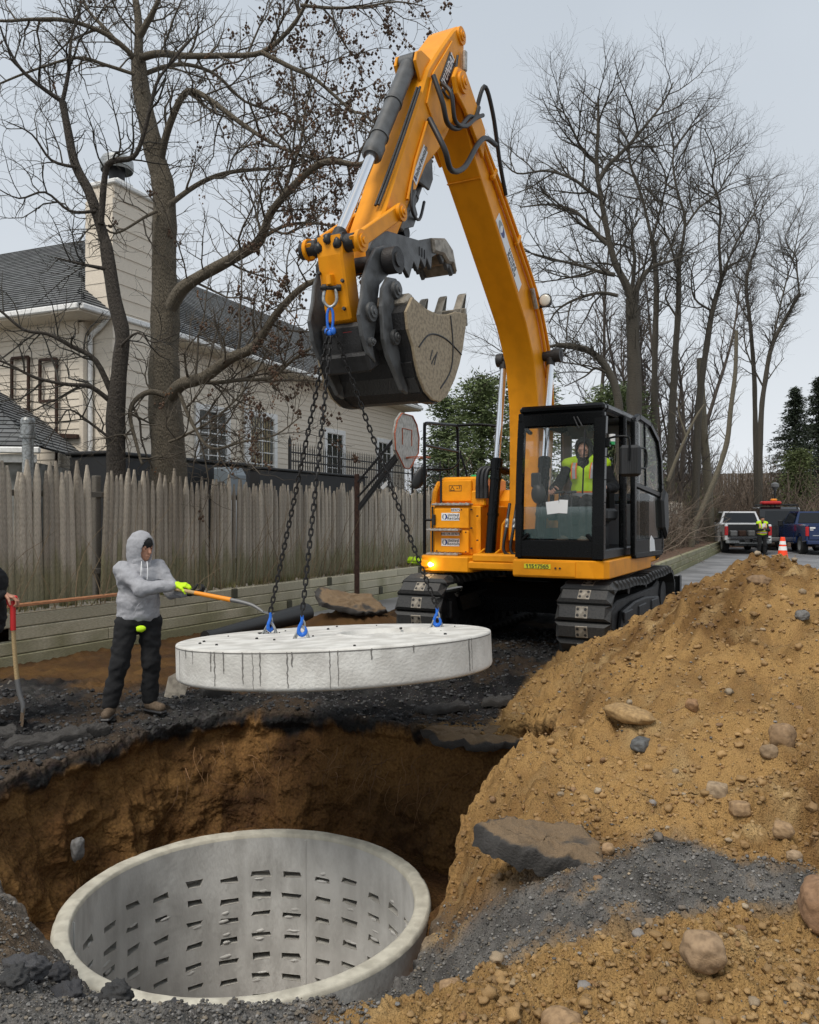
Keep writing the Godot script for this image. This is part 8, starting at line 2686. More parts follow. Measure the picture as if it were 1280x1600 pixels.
func build_trees() -> void:
	var cfg := [[5.4, 1.3, 0.019, 0.22, 0.05, 0.62], [6.0, 0.62, 0.012, 0.24, 0.05, 0.66], [5.5, 0.3, 0.0085, 0.25, 0.04, 0.62]]
	bark_tree("bare_tree", "large bare tree with thick furrowed trunk and dark seed pods before the house", TREE_A, cfg, 51, Color(0.155, 0.13, 0.095), true)
	bark_tree("bare_tree", "slimmer dark-trunked bare tree beside the large tree, in front of the chimney", TREE_B, [[5.6, 1.1, 0.018, 0.26, 0.05, 0.62], [4.6, 0.55, 0.011, 0.26, 0.05, 0.66], [3.6, 0.28, 0.008, 0.25, 0.04, 0.62]], 52, Color(0.075, 0.066, 0.052), false)
	var far := [[2.6, 2.5, 0.04, 0.15, 0.05, 0.6], [3.6, 1.25, 0.023, 0.17, 0.05, 0.6], [4.6, 0.7, 0.016, 0.19, 0.04, 0.54]]
	var lab := {"A": "tall bare tree rising straight above the excavator cab", "low": "bare tree with one low limb arching over beside the boom", "B": "bare tree just past the tall one above the cab", "C": "grey-trunked bare tree behind the tall tree above the cab", "D": "bare tree with forked trunk in the middle of the wood edge", "E": "bare upright tree beside the twisted one near the parked pickups", "F": "twisted bare tree at the open end of the wood, above the white pickup", "lean": "slim pale trunk leaning over the kerb by the white pickup"}
	var sd := 60
	for k in FAR_TREES:
		sd += 1
		bark_tree("bare_tree", lab[k], FAR_TREES[k], far if k != "lean" else [[0.5, 2.0, 0.04, 0.13, 0.06, 0.5], [1.6, 1.0, 0.02, 0.16, 0.05, 0.5]], sd, Color(0.1, 0.088, 0.068) if k != "lean" else Color(0.19, 0.165, 0.12), false, "bare trees of the wood edge")
	# slim trees deeper in the wood
	var rng := RandomNumberGenerator.new()
	rng.seed = 77
	var spots := []
	for k in 18:
		var d := rng.randf_range(34.0, 58.0)
		var x := minf(-4.5 + 0.477 * d, 20.0) - rng.randf_range(0.0, 6.0)
		spots.append([x / d, x, d])
	spots.sort()
	var nth := ["first", "second", "third", "fourth", "fifth", "sixth", "seventh", "eighth", "ninth", "tenth", "eleventh", "twelfth", "thirteenth", "fourteenth", "fifteenth", "sixteenth", "seventeenth", "eighteenth"]
	for k in spots.size():
		var x: float = spots[k][1]
		var h := rng.randf_range(9.0, 17.0) * (1.0 if x < 18.0 else 0.75)
		var b := Vector3(x, 0.3, -spots[k][2])
		var q := wander(b, Vector3(rng.randfn(0, 0.06), 1, rng.randfn(0, 0.06)), h, 5, rng, 0.07, 0.02)
		bark_tree("slim_tree", "slender bare trunk deeper in the wood, %s counting from the excavator to the pickups" % nth[k], [[rng.randf_range(0.1, 0.2), 0.03, q]], [[2.4, 2.4, 0.04, 0.14, 0.07, 0.55], [3.0, 1.1, 0.022, 0.16, 0.05, 0.55], [2.6, 0.65, 0.016, 0.18, 0.04, 0.5]], 90 + k, Color(0.11, 0.094, 0.076), false, "slender trunks in the wood")
	# tangle of brown briars and saplings under the trees
	var mb := MB.new()
	for k in 5200:
		var u := rng.randf()
		var p := K0 + Vector3(0, 0.25, 0) + KU * lerpf(1.0, 40.0, u) + KN * rng.randf_range(0.6, 9.0)
		var h := rng.randf_range(0.8, 4.2) * (1.0 - 0.4 * u)
		mb.col = Color(0.15, 0.115, 0.085) * rng.randf_range(0.5, 1.25)
		var q := wander(p, Vector3(rng.randfn(0, 0.35), 1, rng.randfn(0, 0.35)), h, 6, rng, 0.28, -0.02)
		mb.tube(q, rng.randf_range(0.014, 0.028), 0.006, 3, false)
		for e in 3:
			var s: Vector3 = q[2 + e]
			mb.tube(wander(s, Vector3(rng.randfn(0, 1), rng.randfn(0.3, 0.6), rng.randfn(0, 1)), rng.randf_range(0.3, 0.9), 3, rng, 0.3, 0.0), 0.012, 0.005, 3, false)
	for k in 1500:
		var p := Vector3(rng.randf_range(15.0, 27.0), 0.2, -rng.randf_range(44.0, 62.0))
		mb.col = Color(0.15, 0.115, 0.085) * rng.randf_range(0.5, 1.25)
		p.y = -0.35 + 3.4 * smoothstep(41.0, 66.0, -p.z)
		mb.tube(wander(p, Vector3(rng.randfn(0, 0.3), 1, rng.randfn(0, 0.3)), rng.randf_range(1.0, 4.5), 6, rng, 0.22, 0.0), 0.026, 0.01, 3, false)
	var o := obj("undergrowth", mb, M.twig, self)
	tag(o, "tangle of brown briars and saplings under the bare trees", "undergrowth")
	stuff(o)
	# thin stems against the near fence
	mb = MB.new()
	for k in 150:
		var s := rng.randf_range(3.0, 11.5) if k < 120 else rng.randf_range(-0.5, 3.0)
		var p := Vector3(-5.2, 0.35, -10.4) + FU * s - FN * rng.randf_range(0.1, 0.3)
		mb.col = Color(0.2, 0.15, 0.09) * rng.randf_range(0.5, 1.4)
		mb.tube(wander(p, FU * rng.randfn(0.25, 0.35) + UP, rng.randf_range(0.4, 2.0), 6, rng, 0.13, 0.0), rng.randf_range(0.004, 0.009), 0.002, 4, false)
	o = obj("dry_stems", mb, M.twig, self)
	tag(o, "dry brown weed stems growing against the picket fence", "weeds")
	stuff(o)
	mb = MB.new()
	for k in 2600:
		var s := rng.randf_range(-1.0, 12.6)
		var cl := N1.get_noise_1d(s * 120.0)
		if cl < -0.1 and rng.randf() < 0.8: continue
		var p := Vector3(-5.2, 0.42, -10.4) + FU * s - FN * rng.randf_range(0.02, 0.22)
		mb.col = Color(0.13, 0.15, 0.04).lerp(Color(0.26, 0.21, 0.1), rng.randf()) * rng.randf_range(0.6, 1.2)
		var w := FU.rotated(UP, rng.randf() * TAU) * 0.006
		var tipv := Vector3(rng.randfn(0, 0.03), rng.randf_range(0.05, 0.17), rng.randfn(0, 0.03))
		mb.tri(p - w, p + w, p + tipv)
	o = obj("grass", mb, M.needles, self)
	tag(o, "tufts of grass between the picket fence and the timbers", "grass")
	stuff(o)
	# olive bush on the kerb
	mb = MB.new()
	for k in 2600:
		var d := Vector3(rng.randfn(0, 1), rng.randfn(0, 1), rng.randfn(0, 1)).normalized() * pow(rng.randf(), 0.4)
		var p := Vector3(1.35 * d.x, 1.7 + 1.5 * d.y, 1.2 * d.z)
		mb.col = Color(0.15, 0.15, 0.055) * rng.randf_range(0.5, 1.3)
		var a := Vector3(rng.randfn(0, 1), rng.randfn(0.3, 1), rng.randfn(0, 1)).normalized() * 0.13
		mb.tri(p, p + a.cross(UP).normalized() * 0.03, p + a)
	var bt := thing("bush", "rounded olive bush on the bank behind the white pickup", "bush", Vector3(14.6, 0.1, -42.5))
	obj("foliage", mb, M.needles, bt)
	mb = MB.new()
	for k in 24:
		mb.col = Color(0.12, 0.1, 0.06)
		mb.tube(wander(Vector3(rng.randfn(0, 0.2), 0, rng.randfn(0, 0.2)), Vector3(rng.randfn(0, 0.4), 1, rng.randfn(0, 0.4)), 2.4, 5, rng, 0.12, 0.0), 0.02, 0.006, 4, false)
	obj("stem", mb, M.twig, bt)
	conifer("dark pointed evergreen beyond the board fence, above the blue pickup", Vector3(28.2, 2.2, -60.0), 8.6, 6.4, 0.5, 201)
	conifer("dark evergreen cut off by the picture edge, beyond the board fence", Vector3(31.2, 2.4, -62.5), 9.6, 6.4, 0.5, 202)
	conifer("pale green young evergreen in front of the board fence", Vector3(24.6, 1.0, -52.0), 4.6, 3.4, 1.9, 203, 0.9)
	conifer("soft green pine behind the excavator's handrail, beside the house", Vector3(3.0, 0.4, -34.0), 6.9, 5.0, 2.3, 204, 0.6)
	conifer("taller soft green pine right behind the boom", Vector3(5.6, 0.4, -38.0), 7.8, 6.0, 2.1, 205, 0.6)
	conifer("green pine seen through the cab's windows", Vector3(9.3, 0.4, -37.0), 7.0, 6.0, 2.0, 206, 0.6)
	conifer("dusky green pine in the gap between the pines behind the boom", Vector3(1.9, 0.4, -41.0), 7.0, 4.6, 2.0, 207, 0.5)

# ---- stones, broken asphalt, loose clods ---------------------------------------
func stone(called: String, label: String, x: float, d: float, r: Vector3, c: Color, sd: int, sink := 0.25, flat := 0.3, up := 0.0) -> void:
	var y := ground_h(x, d) + r.y * (1.0 - 2.0 * sink) + up
	var t := thing(called, label, "stone" if called == "stone" else "asphalt chunk", Vector3(x, y, -d), 0, "stones in the dug earth" if called == "stone" else "broken asphalt round the pit")
	var mb := MB.new()
	var rng := RandomNumberGenerator.new()
	rng.seed = sd
	mb.col = c
	var bs := Basis(UP, rng.randf() * TAU) * Basis(Vector3.RIGHT, rng.randfn(0, 0.2))
	mb.ball(Vector3.ZERO, r, 22, 32, N2 if sd % 2 == 0 else N1, 0.28 if called == "stone" else 0.75, 1.6 if called == "stone" else 3.2, bs, flat * (1.0 if called == "stone" else 0.55), Vector3(sd * 71.0, sd * 13.0, 0))
	var o := obj("rock" if called == "stone" else "lump", mb, M.stone if called == "stone" else M.rubble, t)

func slab_chunk(label: String, x: float, d: float, poly: Array, th: float, yaw: float, tilt: Vector2, lift: float, sandy: float) -> void:
	var t := thing("asphalt_slab", label, "asphalt chunk", Vector3(x, ground_h(x, d) + lift, -d), 0, "broken asphalt round the pit")
	t.basis = Basis(UP, yaw) * Basis(Vector3.RIGHT, tilt.x) * Basis(Vector3(0, 0, 1), tilt.y)
	var mb := MB.new()
	var n := 40
	var rim := []
	for i in poly.size():
		for k in 12:
			var p: Vector2 = (poly[i] as Vector2).lerp(poly[(i + 1) % poly.size()], k / 12.0)
			rim.append(p * (1.0 + 0.05 * N2.get_noise_2d(i * 120.0 + k * 22.0, x * 100.0)))
	var m := rim.size()
	var rings := [[1.0, -th], [1.03, -th * 0.6], [1.0, -th * 0.15], [0.97, 0.0], [0.92, 0.006], [0.85, 0.01], [0.78, 0.012], [0.7, 0.012], [0.62, 0.014], [0.54, 0.012], [0.46, 0.015], [0.38, 0.014], [0.3, 0.012], [0.2, 0.012], [0.1, 0.012], [0.02, 0.012]]
	for r in rings.size():
		for i in m:
			var p: Vector2 = rim[i] * rings[r][0]
			p *= 1.0 + 0.13 * N2.get_noise_3d(p.x * 500.0, rings[r][1] * 900.0, p.y * 500.0)
			var nn := N3.get_noise_3d(p.x * 260.0, rings[r][1] * 400.0, p.y * 260.0)
			var q := Vector3(p.x * (1.0 + 0.05 * nn), rings[r][1] + 0.03 * nn + 0.03 * absf(NS.get_noise_2d(p.x * 2200.0, p.y * 2200.0)) + 0.02 * NS.get_noise_2d(p.x * 700.0, p.y * 700.0), p.y * (1.0 + 0.05 * nn))
			var s := smoothstep(0.0, 0.3, sandy + 0.8 * N1.get_noise_2d(p.x * 220.0 + x * 50.0, p.y * 220.0)) if r > 3 else 0.0
			mb.col = Color(0.055, 0.053, 0.05).lerp(Color(0.22, 0.15, 0.085), s * clampf(sandy * 2.0, 0.0, 1.0))
			mb.vert(q, UP)
	for r in rings.size() - 1:
		for i in m:
			var a := r * m + i
			var b := r * m + (i + 1) % m
			mb.ix.append_array([a, b, a + m, b, b + m, a + m])
	mb.smooth(0, 0)
	if mb.n[(rings.size() - 2) * m].y < 0.0:
		for i in range(0, mb.ix.size(), 3):
			var tmp := mb.ix[i + 1]
			mb.ix[i + 1] = mb.ix[i + 2]; mb.ix[i + 2] = tmp
		mb.smooth(0, 0)
	obj("slab", mb, M.rubble, t)

func build_stones() -> void:
	var buff := Color(0.36, 0.235, 0.125)
	var grey := Color(0.17, 0.165, 0.16)
	stone("stone", "large smooth brown boulder cut off by the picture's right edge", 1.72, 3.36, Vector3(0.12, 0.11, 0.12), Color(0.3, 0.18, 0.1), 2, 0.18)
	stone("stone", "large rounded tan stone on the loose sand in the foreground", 1.06, 2.96, Vector3(0.082, 0.068, 0.075), Color(0.33, 0.225, 0.13), 3, 0.2)
	stone("stone", "pale stone half out of the picture at the bottom edge", 0.53, 2.86, Vector3(0.075, 0.05, 0.065), buff, 4, 0.2)
	stone("stone", "small tan stone beside the gravel at the bottom edge", 0.17, 3.36, Vector3(0.048, 0.04, 0.045), buff, 5, 0.25)
	stone("stone", "upper of two brown cobbles together at the right of the heap", 2.25, 4.95, Vector3(0.08, 0.085, 0.075), Color(0.3, 0.195, 0.105), 6, 0.2)
	stone("stone", "smaller cobble tucked beside the brown cobble on the heap", 2.14, 4.88, Vector3(0.055, 0.045, 0.05), Color(0.29, 0.2, 0.12), 7, 0.25)
	stone("stone", "angular buff stone in the middle of the heap's lower slope", 1.77, 4.72, Vector3(0.065, 0.05, 0.05), Color(0.38, 0.28, 0.18), 8, 0.2, 0.7)
	stone("stone", "small reddish pebble halfway up the heap", 1.9, 5.52, Vector3(0.045, 0.045, 0.04), Color(0.3, 0.17, 0.08), 9)
	stone("stone", "grey lump of stone below the flat buried rock on the heap", 1.52, 5.38, Vector3(0.085, 0.045, 0.06), Color(0.12, 0.125, 0.125), 10, 0.3, 0.5)
	stone("stone", "flat sand-covered rock lying in the heap", 1.5, 5.62, Vector3(0.21, 0.055, 0.12), Color(0.4, 0.26, 0.115), 11, 0.35)
	stone("stone", "tan cobble low on the heap near the grey gravel strip", 1.95, 4.28, Vector3(0.055, 0.045, 0.05), buff, 12)
	stone("stone", "pale pebble just under the tan cobble near the gravel strip", 1.96, 4.18, Vector3(0.04, 0.028, 0.035), Color(0.4, 0.29, 0.18), 13)
	stone("stone", "squarish buff stone on the heap above the gravel strip", 1.83, 4.55, Vector3(0.06, 0.045, 0.05), buff, 14, 0.35, 0.6)
	stone("stone", "round pebble at the foot of the heap behind the asphalt slab", 1.06, 4.38, Vector3(0.035, 0.03, 0.033), buff, 15)
	stone("stone", "grey-brown stone near the top of the heap", 2.9, 6.8, Vector3(0.1, 0.05, 0.08), Color(0.25, 0.16, 0.085), 16, 0.35)
	stone("stone", "small grey stone on the upper right of the heap", 2.92, 6.1, Vector3(0.06, 0.04, 0.05), grey, 17)
	stone("stone", "grey oval stone stuck in the left wall of the pit", -2.5, 6.18, Vector3(0.05, 0.095, 0.05), Color(0.2, 0.2, 0.2), 18, 0.2, 0.2, -0.68)
	var rng := RandomNumberGenerator.new()
	rng.seed = 12
	slab_chunk("big sand-dusted asphalt slab lying beside the pit's right side", 0.72, 4.42, [Vector2(-0.34, -0.13), Vector2(-0.1, -0.24), Vector2(0.24, -0.2), Vector2(0.34, 0.02), Vector2(0.27, 0.2), Vector2(0.02, 0.17), Vector2(-0.2, 0.1)], 0.11, 0.15, Vector2(0.15, -0.13), 0.09, 0.45)
	slab_chunk("broken asphalt crust jutting out at the back right of the pit", 0.52, 6.92, [Vector2(-0.42, -0.15), Vector2(0.1, -0.22), Vector2(0.5, -0.18), Vector2(0.48, 0.12), Vector2(0.05, 0.2), Vector2(-0.3, 0.12)], 0.06, 0.1, Vector2(0.1, -0.05), 0.0, 0.8)
	slab_chunk("flat asphalt piece lying left of the worker's boots", -3.0, 6.75, [Vector2(-0.3, -0.1), Vector2(0.2, -0.14), Vector2(0.36, 0.02), Vector2(0.1, 0.12), Vector2(-0.28, 0.1)], 0.06, 0.3, Vector2(0.1, 0.05), 0.05, 0.0)
	slab_chunk("asphalt piece under the upright shovel's blade", -3.55, 6.85, [Vector2(-0.3, -0.1), Vector2(0.2, -0.12), Vector2(0.3, 0.04), Vector2(-0.1, 0.12)], 0.06, -0.1, Vector2(0.1, -0.05), 0.05, 0.0)
	slab_chunk("small asphalt block in front of the worker's boots", -2.68, 6.95, [Vector2(-0.13, -0.08), Vector2(0.12, -0.09), Vector2(0.14, 0.06), Vector2(-0.1, 0.08)], 0.07, 0.4, Vector2(0.1, 0.0), 0.07, 0.0)
	slab_chunk("asphalt block on the ground behind the lid's left end", -2.0, 8.4, [Vector2(-0.16, -0.1), Vector2(0.12, -0.12), Vector2(0.17, 0.08), Vector2(-0.1, 0.1)], 0.08, 0.2, Vector2(0.15, 0.1), 0.07, 0.0)
	slab_chunk("asphalt sheet tilted on the dirt heap behind the lid", -0.85, 12.1, [Vector2(-0.5, -0.3), Vector2(0.35, -0.35), Vector2(0.55, 0.1), Vector2(0.1, 0.32), Vector2(-0.5, 0.2)], 0.07, 0.2, Vector2(0.35, -0.2), 0.12, 0.5)
	slab_chunk("asphalt block on the ground below the excavator track", 0.85, 8.0, [Vector2(-0.16, -0.08), Vector2(0.14, -0.1), Vector2(0.16, 0.07), Vector2(-0.12, 0.09)], 0.06, -0.3, Vector2(0.1, 0.1), 0.05, 0.0)
	slab_chunk("flat asphalt flake under the lid's right end", 0.3, 7.75, [Vector2(-0.25, -0.08), Vector2(0.2, -0.1), Vector2(0.26, 0.06), Vector2(-0.15, 0.1)], 0.05, 0.2, Vector2(0.1, 0.05), 0.04, 0.0)
	var lumps := [[-1.72, 3.66, 0.1, "broad flat asphalt lump at the lower left corner"], [-1.5, 3.6, 0.085, "rough asphalt lump next to the broad one, lower left"], [-1.25, 3.5, 0.07, "asphalt lump at the bottom edge, left of centre"], [-1.3, 4.02, 0.06, "upright asphalt lump against the ring's near rim"], [-1.17, 3.98, 0.07, "squat asphalt lump touching the ring's near rim"], [-1.66, 3.44, 0.075, "asphalt lump in the very corner of the picture"], [-1.68, 3.9, 0.065, "asphalt lump on the earth lip at the lower left"], [-1.46, 3.8, 0.055, "small asphalt lump behind the rough one, lower left"], [-0.35, 3.95, 0.045, "small asphalt lump below the dark gap under the rim"], [-0.12, 4.12, 0.05, "asphalt lump at the right of the gap under the rim"]]
	var i := 20
	for l in lumps:
		i += 1
		stone("asphalt_lump", l[3], l[0], l[1], Vector3(l[2], l[2] * 0.62, l[2] * 0.8), Color(0.05, 0.05, 0.053) * rng.randf_range(0.8, 1.5), i, 0.3, 0.75)
	# loose bits nobody could count
	scatter("asphalt_gravel", "crushed grey asphalt gravel round the near side of the pit", "gravel", 26000, 3, func(x: float, d: float) -> float: return 1.0 if maxf(pil, mnd) < 0.0 and d < 5.2 else (0.22 if maxf(pil, mnd) < 0.0 else 0.02), Vector2(-2.6, 2.6), Vector2(2.6, 9.0), 0.003, 0.011, [Color(0.165, 0.158, 0.148), Color(0.075, 0.072, 0.068), Color(0.25, 0.24, 0.225), Color(0.125, 0.12, 0.112), Color(0.2, 0.17, 0.13)])
	scatter("dirt_clods", "loose tan clods scattered over the dirt heap", "dirt", 26000, 4, func(x: float, d: float) -> float: return 1.0 if maxf(pil, mnd) > -0.01 else 0.03, Vector2(0.0, 5.0), Vector2(2.6, 8.8), 0.003, 0.015, [Color(0.3, 0.175, 0.065), Color(0.22, 0.12, 0.045), Color(0.38, 0.24, 0.1), Color(0.27, 0.15, 0.055), Color(0.3, 0.165, 0.06), Color(0.24, 0.13, 0.05), Color(0.32, 0.23, 0.13)])
	scatter("asphalt_rubble", "black asphalt crumbs trodden into the ground behind the pit", "rubble", 7000, 5, func(x: float, d: float) -> float: return 1.0 if maxf(pil, mnd) < -0.02 and d > 5.5 and not (x < -1.4 and d > 8.7) else 0.0, Vector2(-4.3, 2.5), Vector2(5.5, 11.5), 0.006, 0.026, [Color(0.03, 0.03, 0.032), Color(0.05, 0.05, 0.052), Color(0.02, 0.02, 0.02), Color(0.08, 0.08, 0.08)])
	scatter("dirt_lumps", "crumbly tan lumps of earth lying on the heap", "dirt", 1600, 8, func(x: float, d: float) -> float: return 1.0 if maxf(pil, mnd) > 0.0 else 0.0, Vector2(0.2, 4.8), Vector2(2.7, 8.4), 0.012, 0.032, [])
	scatter("small_stones", "small tan and grey pebbles strewn over the heap", "pebbles", 420, 6, func(x: float, d: float) -> float: return 1.0 if maxf(pil, mnd) > 0.0 else 0.05, Vector2(0.1, 4.6), Vector2(2.7, 8.0), 0.008, 0.03, [Color(0.33, 0.25, 0.16), Color(0.4, 0.32, 0.22), Color(0.24, 0.22, 0.2), Color(0.3, 0.18, 0.09)])
	# roots hanging from the back wall
	var mb := MB.new()
	for k in 90:
		var a := lerpf(0.3, 2.1, rng.randf())
		var r := rim_r(a) - rng.randf_range(0.08, 0.2)
		var p := PIT + Vector2.from_angle(a) * r
		var s := Vector3(p.x, rng.randf_range(-0.75, -0.4), -p.y)
		mb.col = Color(0.2, 0.11, 0.05) * rng.randf_range(0.5, 1.3)
		var inw := Vector3(PIT.x - p.x, 0, -(PIT.y - p.y)).normalized()
		mb.tube(wander(s, inw * 0.8 + Vector3(rng.randfn(0, 0.6), -0.6, rng.randfn(0, 0.4)), rng.randf_range(0.12, 0.45), 6, rng, 0.3, -0.15), rng.randf_range(0.002, 0.006), 0.001, 4, false)
	var o := obj("tree_roots", mb, M.twig, self)
	tag(o, "thin brown roots hanging out of the pit's back wall", "roots")
	stuff(o)

func scatter(called: String, label: String, category: String, n: int, sd: int, want: Callable, xr: Vector2, dr: Vector2, s0: float, s1: float, cols: Array) -> void:
	var rng := RandomNumberGenerator.new()
	rng.seed = sd
	var mb := MB.new()
	mb.col = Color.WHITE
	mb.ball(Vector3.ZERO, Vector3.ONE, 5, 7, N2, 1.1, 6.0, Basis(), 0.3, Vector3(sd * 37.0, 0, 0))
	var mm := MultiMesh.new()
	mm.transform_format = MultiMesh.TRANSFORM_3D
	mm.use_colors = true
	mm.mesh = mb.mesh(M.gravel)
	var xs := []
	var cs := []
	var tries := 0
	while xs.size() < n and tries < n * 6:
		tries += 1
		var x := rng.randf_range(xr.x, xr.y)
		var d := dr.x + (dr.y - dr.x) * pow(rng.randf(), 1.6)
		if inside_pit(x, d, 0.0): continue
		var y := ground_h(x, d)
		if rng.randf() > want.call(x, d): continue
		var s := s0 + (s1 - s0) * pow(rng.randf(), 4.0)
		var bs := Basis.from_euler(Vector3(rng.randf() * 6.0, rng.randf() * 6.0, rng.randf() * 6.0)).scaled(Vector3(s, s * rng.randf_range(0.5, 0.9), s * rng.randf_range(0.7, 1.2)))
		xs.append(Transform3D(bs, Vector3(x, y + s * 0.25, -d)))
		cs.append((ground_c(x, d) if cols.is_empty() or (called == "dirt_clods" and rng.randf() < 0.75) else cols[rng.randi() % cols.size()]) * rng.randf_range(0.8, 1.2))
	mm.instance_count = xs.size()
	for i in xs.size():
		mm.set_instance_transform(i, xs[i])
		mm.set_instance_color(i, cs[i])
	var o := MultiMeshInstance3D.new()
	o.name = called
	o.multimesh = mm
	add_child(o)
	tag(o, label, category)
	stuff(o)

# ---- vehicles and odds and ends ----------------------------------------------------
func wheel(t: Node3D, p: Vector3, r: float, w: float) -> void:
	var n := Node3D.new()
	n.name = "wheel"
	t.add_child(n, true)
	n.position = p
	var xf := Transform3D(Basis(Vector3(0, 0, 1), PI / 2), Vector3.ZERO)
	var mb := MB.new()
	mb.lathe([Vector2(r * 0.6, -w * 0.5), Vector2(r * 0.93, -w * 0.5), Vector2(r, -w * 0.36), Vector2(r, w * 0.36), Vector2(r * 0.93, w * 0.5), Vector2(r * 0.6, w * 0.5)], 28, xf)
	for k in 28:
		var a := TAU * k / 28.0
		mb.box(Vector3(0, cos(a) * r, sin(a) * r), Vector3(w * 0.7, 0.02, 0.05), 0.004, Basis(Vector3.RIGHT, a))
	obj("tyre", mb, M.tyre, n)
	mb = MB.new()
	mb.lathe([Vector2(0, -w * 0.32), Vector2(r * 0.3, -w * 0.34), Vector2(r * 0.62, -w * 0.48)], 24, xf.rotated_local(Vector3.RIGHT, PI))
	mb.lathe([Vector2(r * 0.62, -w * 0.48), Vector2(r * 0.3, -w * 0.34), Vector2(0, -w * 0.32)].map(func(q): return q), 24, xf)
	obj("rim", mb, M.galvanised, n)

func pickup(label: String, at: Vector3, turn: float, paint: Material, gate_down: bool) -> Node3D:
	var t := thing("pickup_truck", label, "pickup truck", at, turn, "pickups parked at the end of the lot")
	var W := 1.0
	# z = 0 is the tail; the nose points to -z
	var mb := MB.new()
	var side := [Vector2(0.0, 0.62), Vector2(0.0, 1.3), Vector2(-0.05, 1.34), Vector2(-1.85, 1.34), Vector2(-1.85, 0.52), Vector2(-1.5, 0.5), Vector2(-1.42, 0.78), Vector2(-1.18, 0.95), Vector2(-0.85, 0.95), Vector2(-0.62, 0.78), Vector2(-0.55, 0.56)]
	for s in [-1.0, 1.0]: mb.prism(side, minf(s * W, s * (W - 0.14)), maxf(s * W, s * (W - 0.14)), 0.03)
	mb.prism([Vector2(-1.85, 0.45), Vector2(-1.85, 1.34), Vector2(-4.2, 1.32), Vector2(-5.5, 1.22), Vector2(-5.72, 1.05), Vector2(-5.72, 0.5), Vector2(-5.2, 0.48), Vector2(-5.05, 0.85), Vector2(-4.7, 0.97), Vector2(-4.35, 0.85), Vector2(-4.2, 0.46)], -W, W, 0.04)
	mb.box(Vector3(0, 0.7, -0.95), Vector3(2 * W - 0.24, 0.1, 1.85), 0.01)
	obj("body", mb, paint, t)
	# cabin with inward leaning sides
	mb = MB.new()
	var roof := [Vector3(0.72, 1.93, -2.1), Vector3(0.72, 1.93, -3.5), Vector3(0.86, 1.34, -4.3), Vector3(0.93, 1.34, -1.87)]
	var R := []
	var Lf := []
	for p in roof:
		R.append(p); Lf.append(Vector3(-p.x, p.y, p.z))
	mb.quad(R[3], R[2], R[1], R[0]); mb.quad(Lf[0], Lf[1], Lf[2], Lf[3])
	mb.quad(Lf[0], R[0], R[1], Lf[1])
	mb.quad(Lf[3], R[3], R[0], Lf[0])
	mb.quad(Lf[1], R[1], R[2], Lf[2])
	obj("cabin", mb, paint, t)
	mb = MB.new()
	mb.quad(Vector3(-0.8, 1.4, -1.865), Vector3(0.8, 1.4, -1.865), Vector3(0.66, 1.86, -2.045), Vector3(-0.66, 1.86, -2.045))
	obj("rear_window", mb, M.car_glass, t)
	for s in [-1.0, 1.0]:
		mb = MB.new()
		mb.ori(Vector3(s * 0.925, 1.4, -2.1), Vector3(s * 0.9, 1.4, -3.9), Vector3(s * 0.765, 1.85, -3.4), Vector3(s * 0.765, 1.85, -2.2), Vector3(0, 1.5, -3))
		obj("side_window", mb, M.car_glass, t)
	mb = MB.new()
	mb.ori(Vector3(-0.8, 1.38, -4.28), Vector3(0.8, 1.38, -4.28), Vector3(0.68, 1.88, -3.62), Vector3(-0.68, 1.88, -3.62), Vector3(0, 1.4, -3))
	obj("windscreen", mb, M.car_glass, t)
	mb = MB.new()
	if gate_down:
		mb.box(Vector3(0, 0.72, 0.28), Vector3(1.7, 0.07, 0.55), 0.02)
		obj("tailgate", mb, M.car_black, t)
		mb = MB.new()
		mb.box(Vector3(0, 1.0, -1.8), Vector3(1.7, 0.62, 0.04), 0.01)
		mb.box(Vector3(0, 0.76, -0.92), Vector3(1.7, 0.02, 1.8), 0.0)
		for s in [-1.0, 1.0]: mb.box(Vector3(s * 0.85, 1.03, -0.92), Vector3(0.02, 0.56, 1.8), 0.0)
		obj("bed_liner", mb, M.plastic, t)
		for k in 3:
			mb = MB.new()
			mb.box(Vector3(-0.45 + 0.42 * k, 0.9, -1.1 - 0.15 * k), Vector3(0.32, 0.26, 0.4), 0.03)
			obj("cargo_box", mb, M.tool_grey if k != 1 else M.rust_steel, t)
	else:
		mb.box(Vector3(0, 0.99, 0.0), Vector3(1.74, 0.64, 0.07), 0.02)
		mb.box(Vector3(0, 1.31, -0.01), Vector3(1.78, 0.05, 0.09), 0.02)
		obj("tailgate", mb, paint, t)
		mb = MB.new()   # winged badge
		mb.bar(Vector3(-0.12, 1.03, 0.04), Vector3(0.0, 1.07, 0.04), 0.03, 0.01, 0.002)
		mb.bar(Vector3(0.12, 1.03, 0.04), Vector3(0.0, 1.07, 0.04), 0.03, 0.01, 0.002)
		obj("badge", mb, M.chrome, t)
		mb = MB.new()
		mb.box(Vector3(-0.55, 0.86, 0.038), Vector3(0.34, 0.03, 0.008), 0.003)
		obj("name_strip", mb, M.chrome, t)
		mb = MB.new()
		mb.box(Vector3(-0.72, 1.2, 0.037), Vector3(0.22, 0.07, 0.004), 0.001)
		mb.box(Vector3(-0.76, 1.11, 0.037), Vector3(0.14, 0.04, 0.004), 0.001)
		obj("tailgate_sticker", mb, M.decal_white, t)
	mb = MB.new()
	for s in [-1.0, 1.0]: mb.box(Vector3(s * 0.68, 0.56, 0.08), Vector3(0.6, 0.17, 0.14), 0.03)
	mb.box(Vector3(0, 0.5, 0.06), Vector3(0.8, 0.09, 0.12), 0.02)
	obj("rear_bumper", mb, M.galvanised if gate_down else M.car_blue, t)
	mb = MB.new()
	mb.box(Vector3(0.0, 0.42, 0.05), Vector3(0.09, 0.1, 0.16), 0.01)
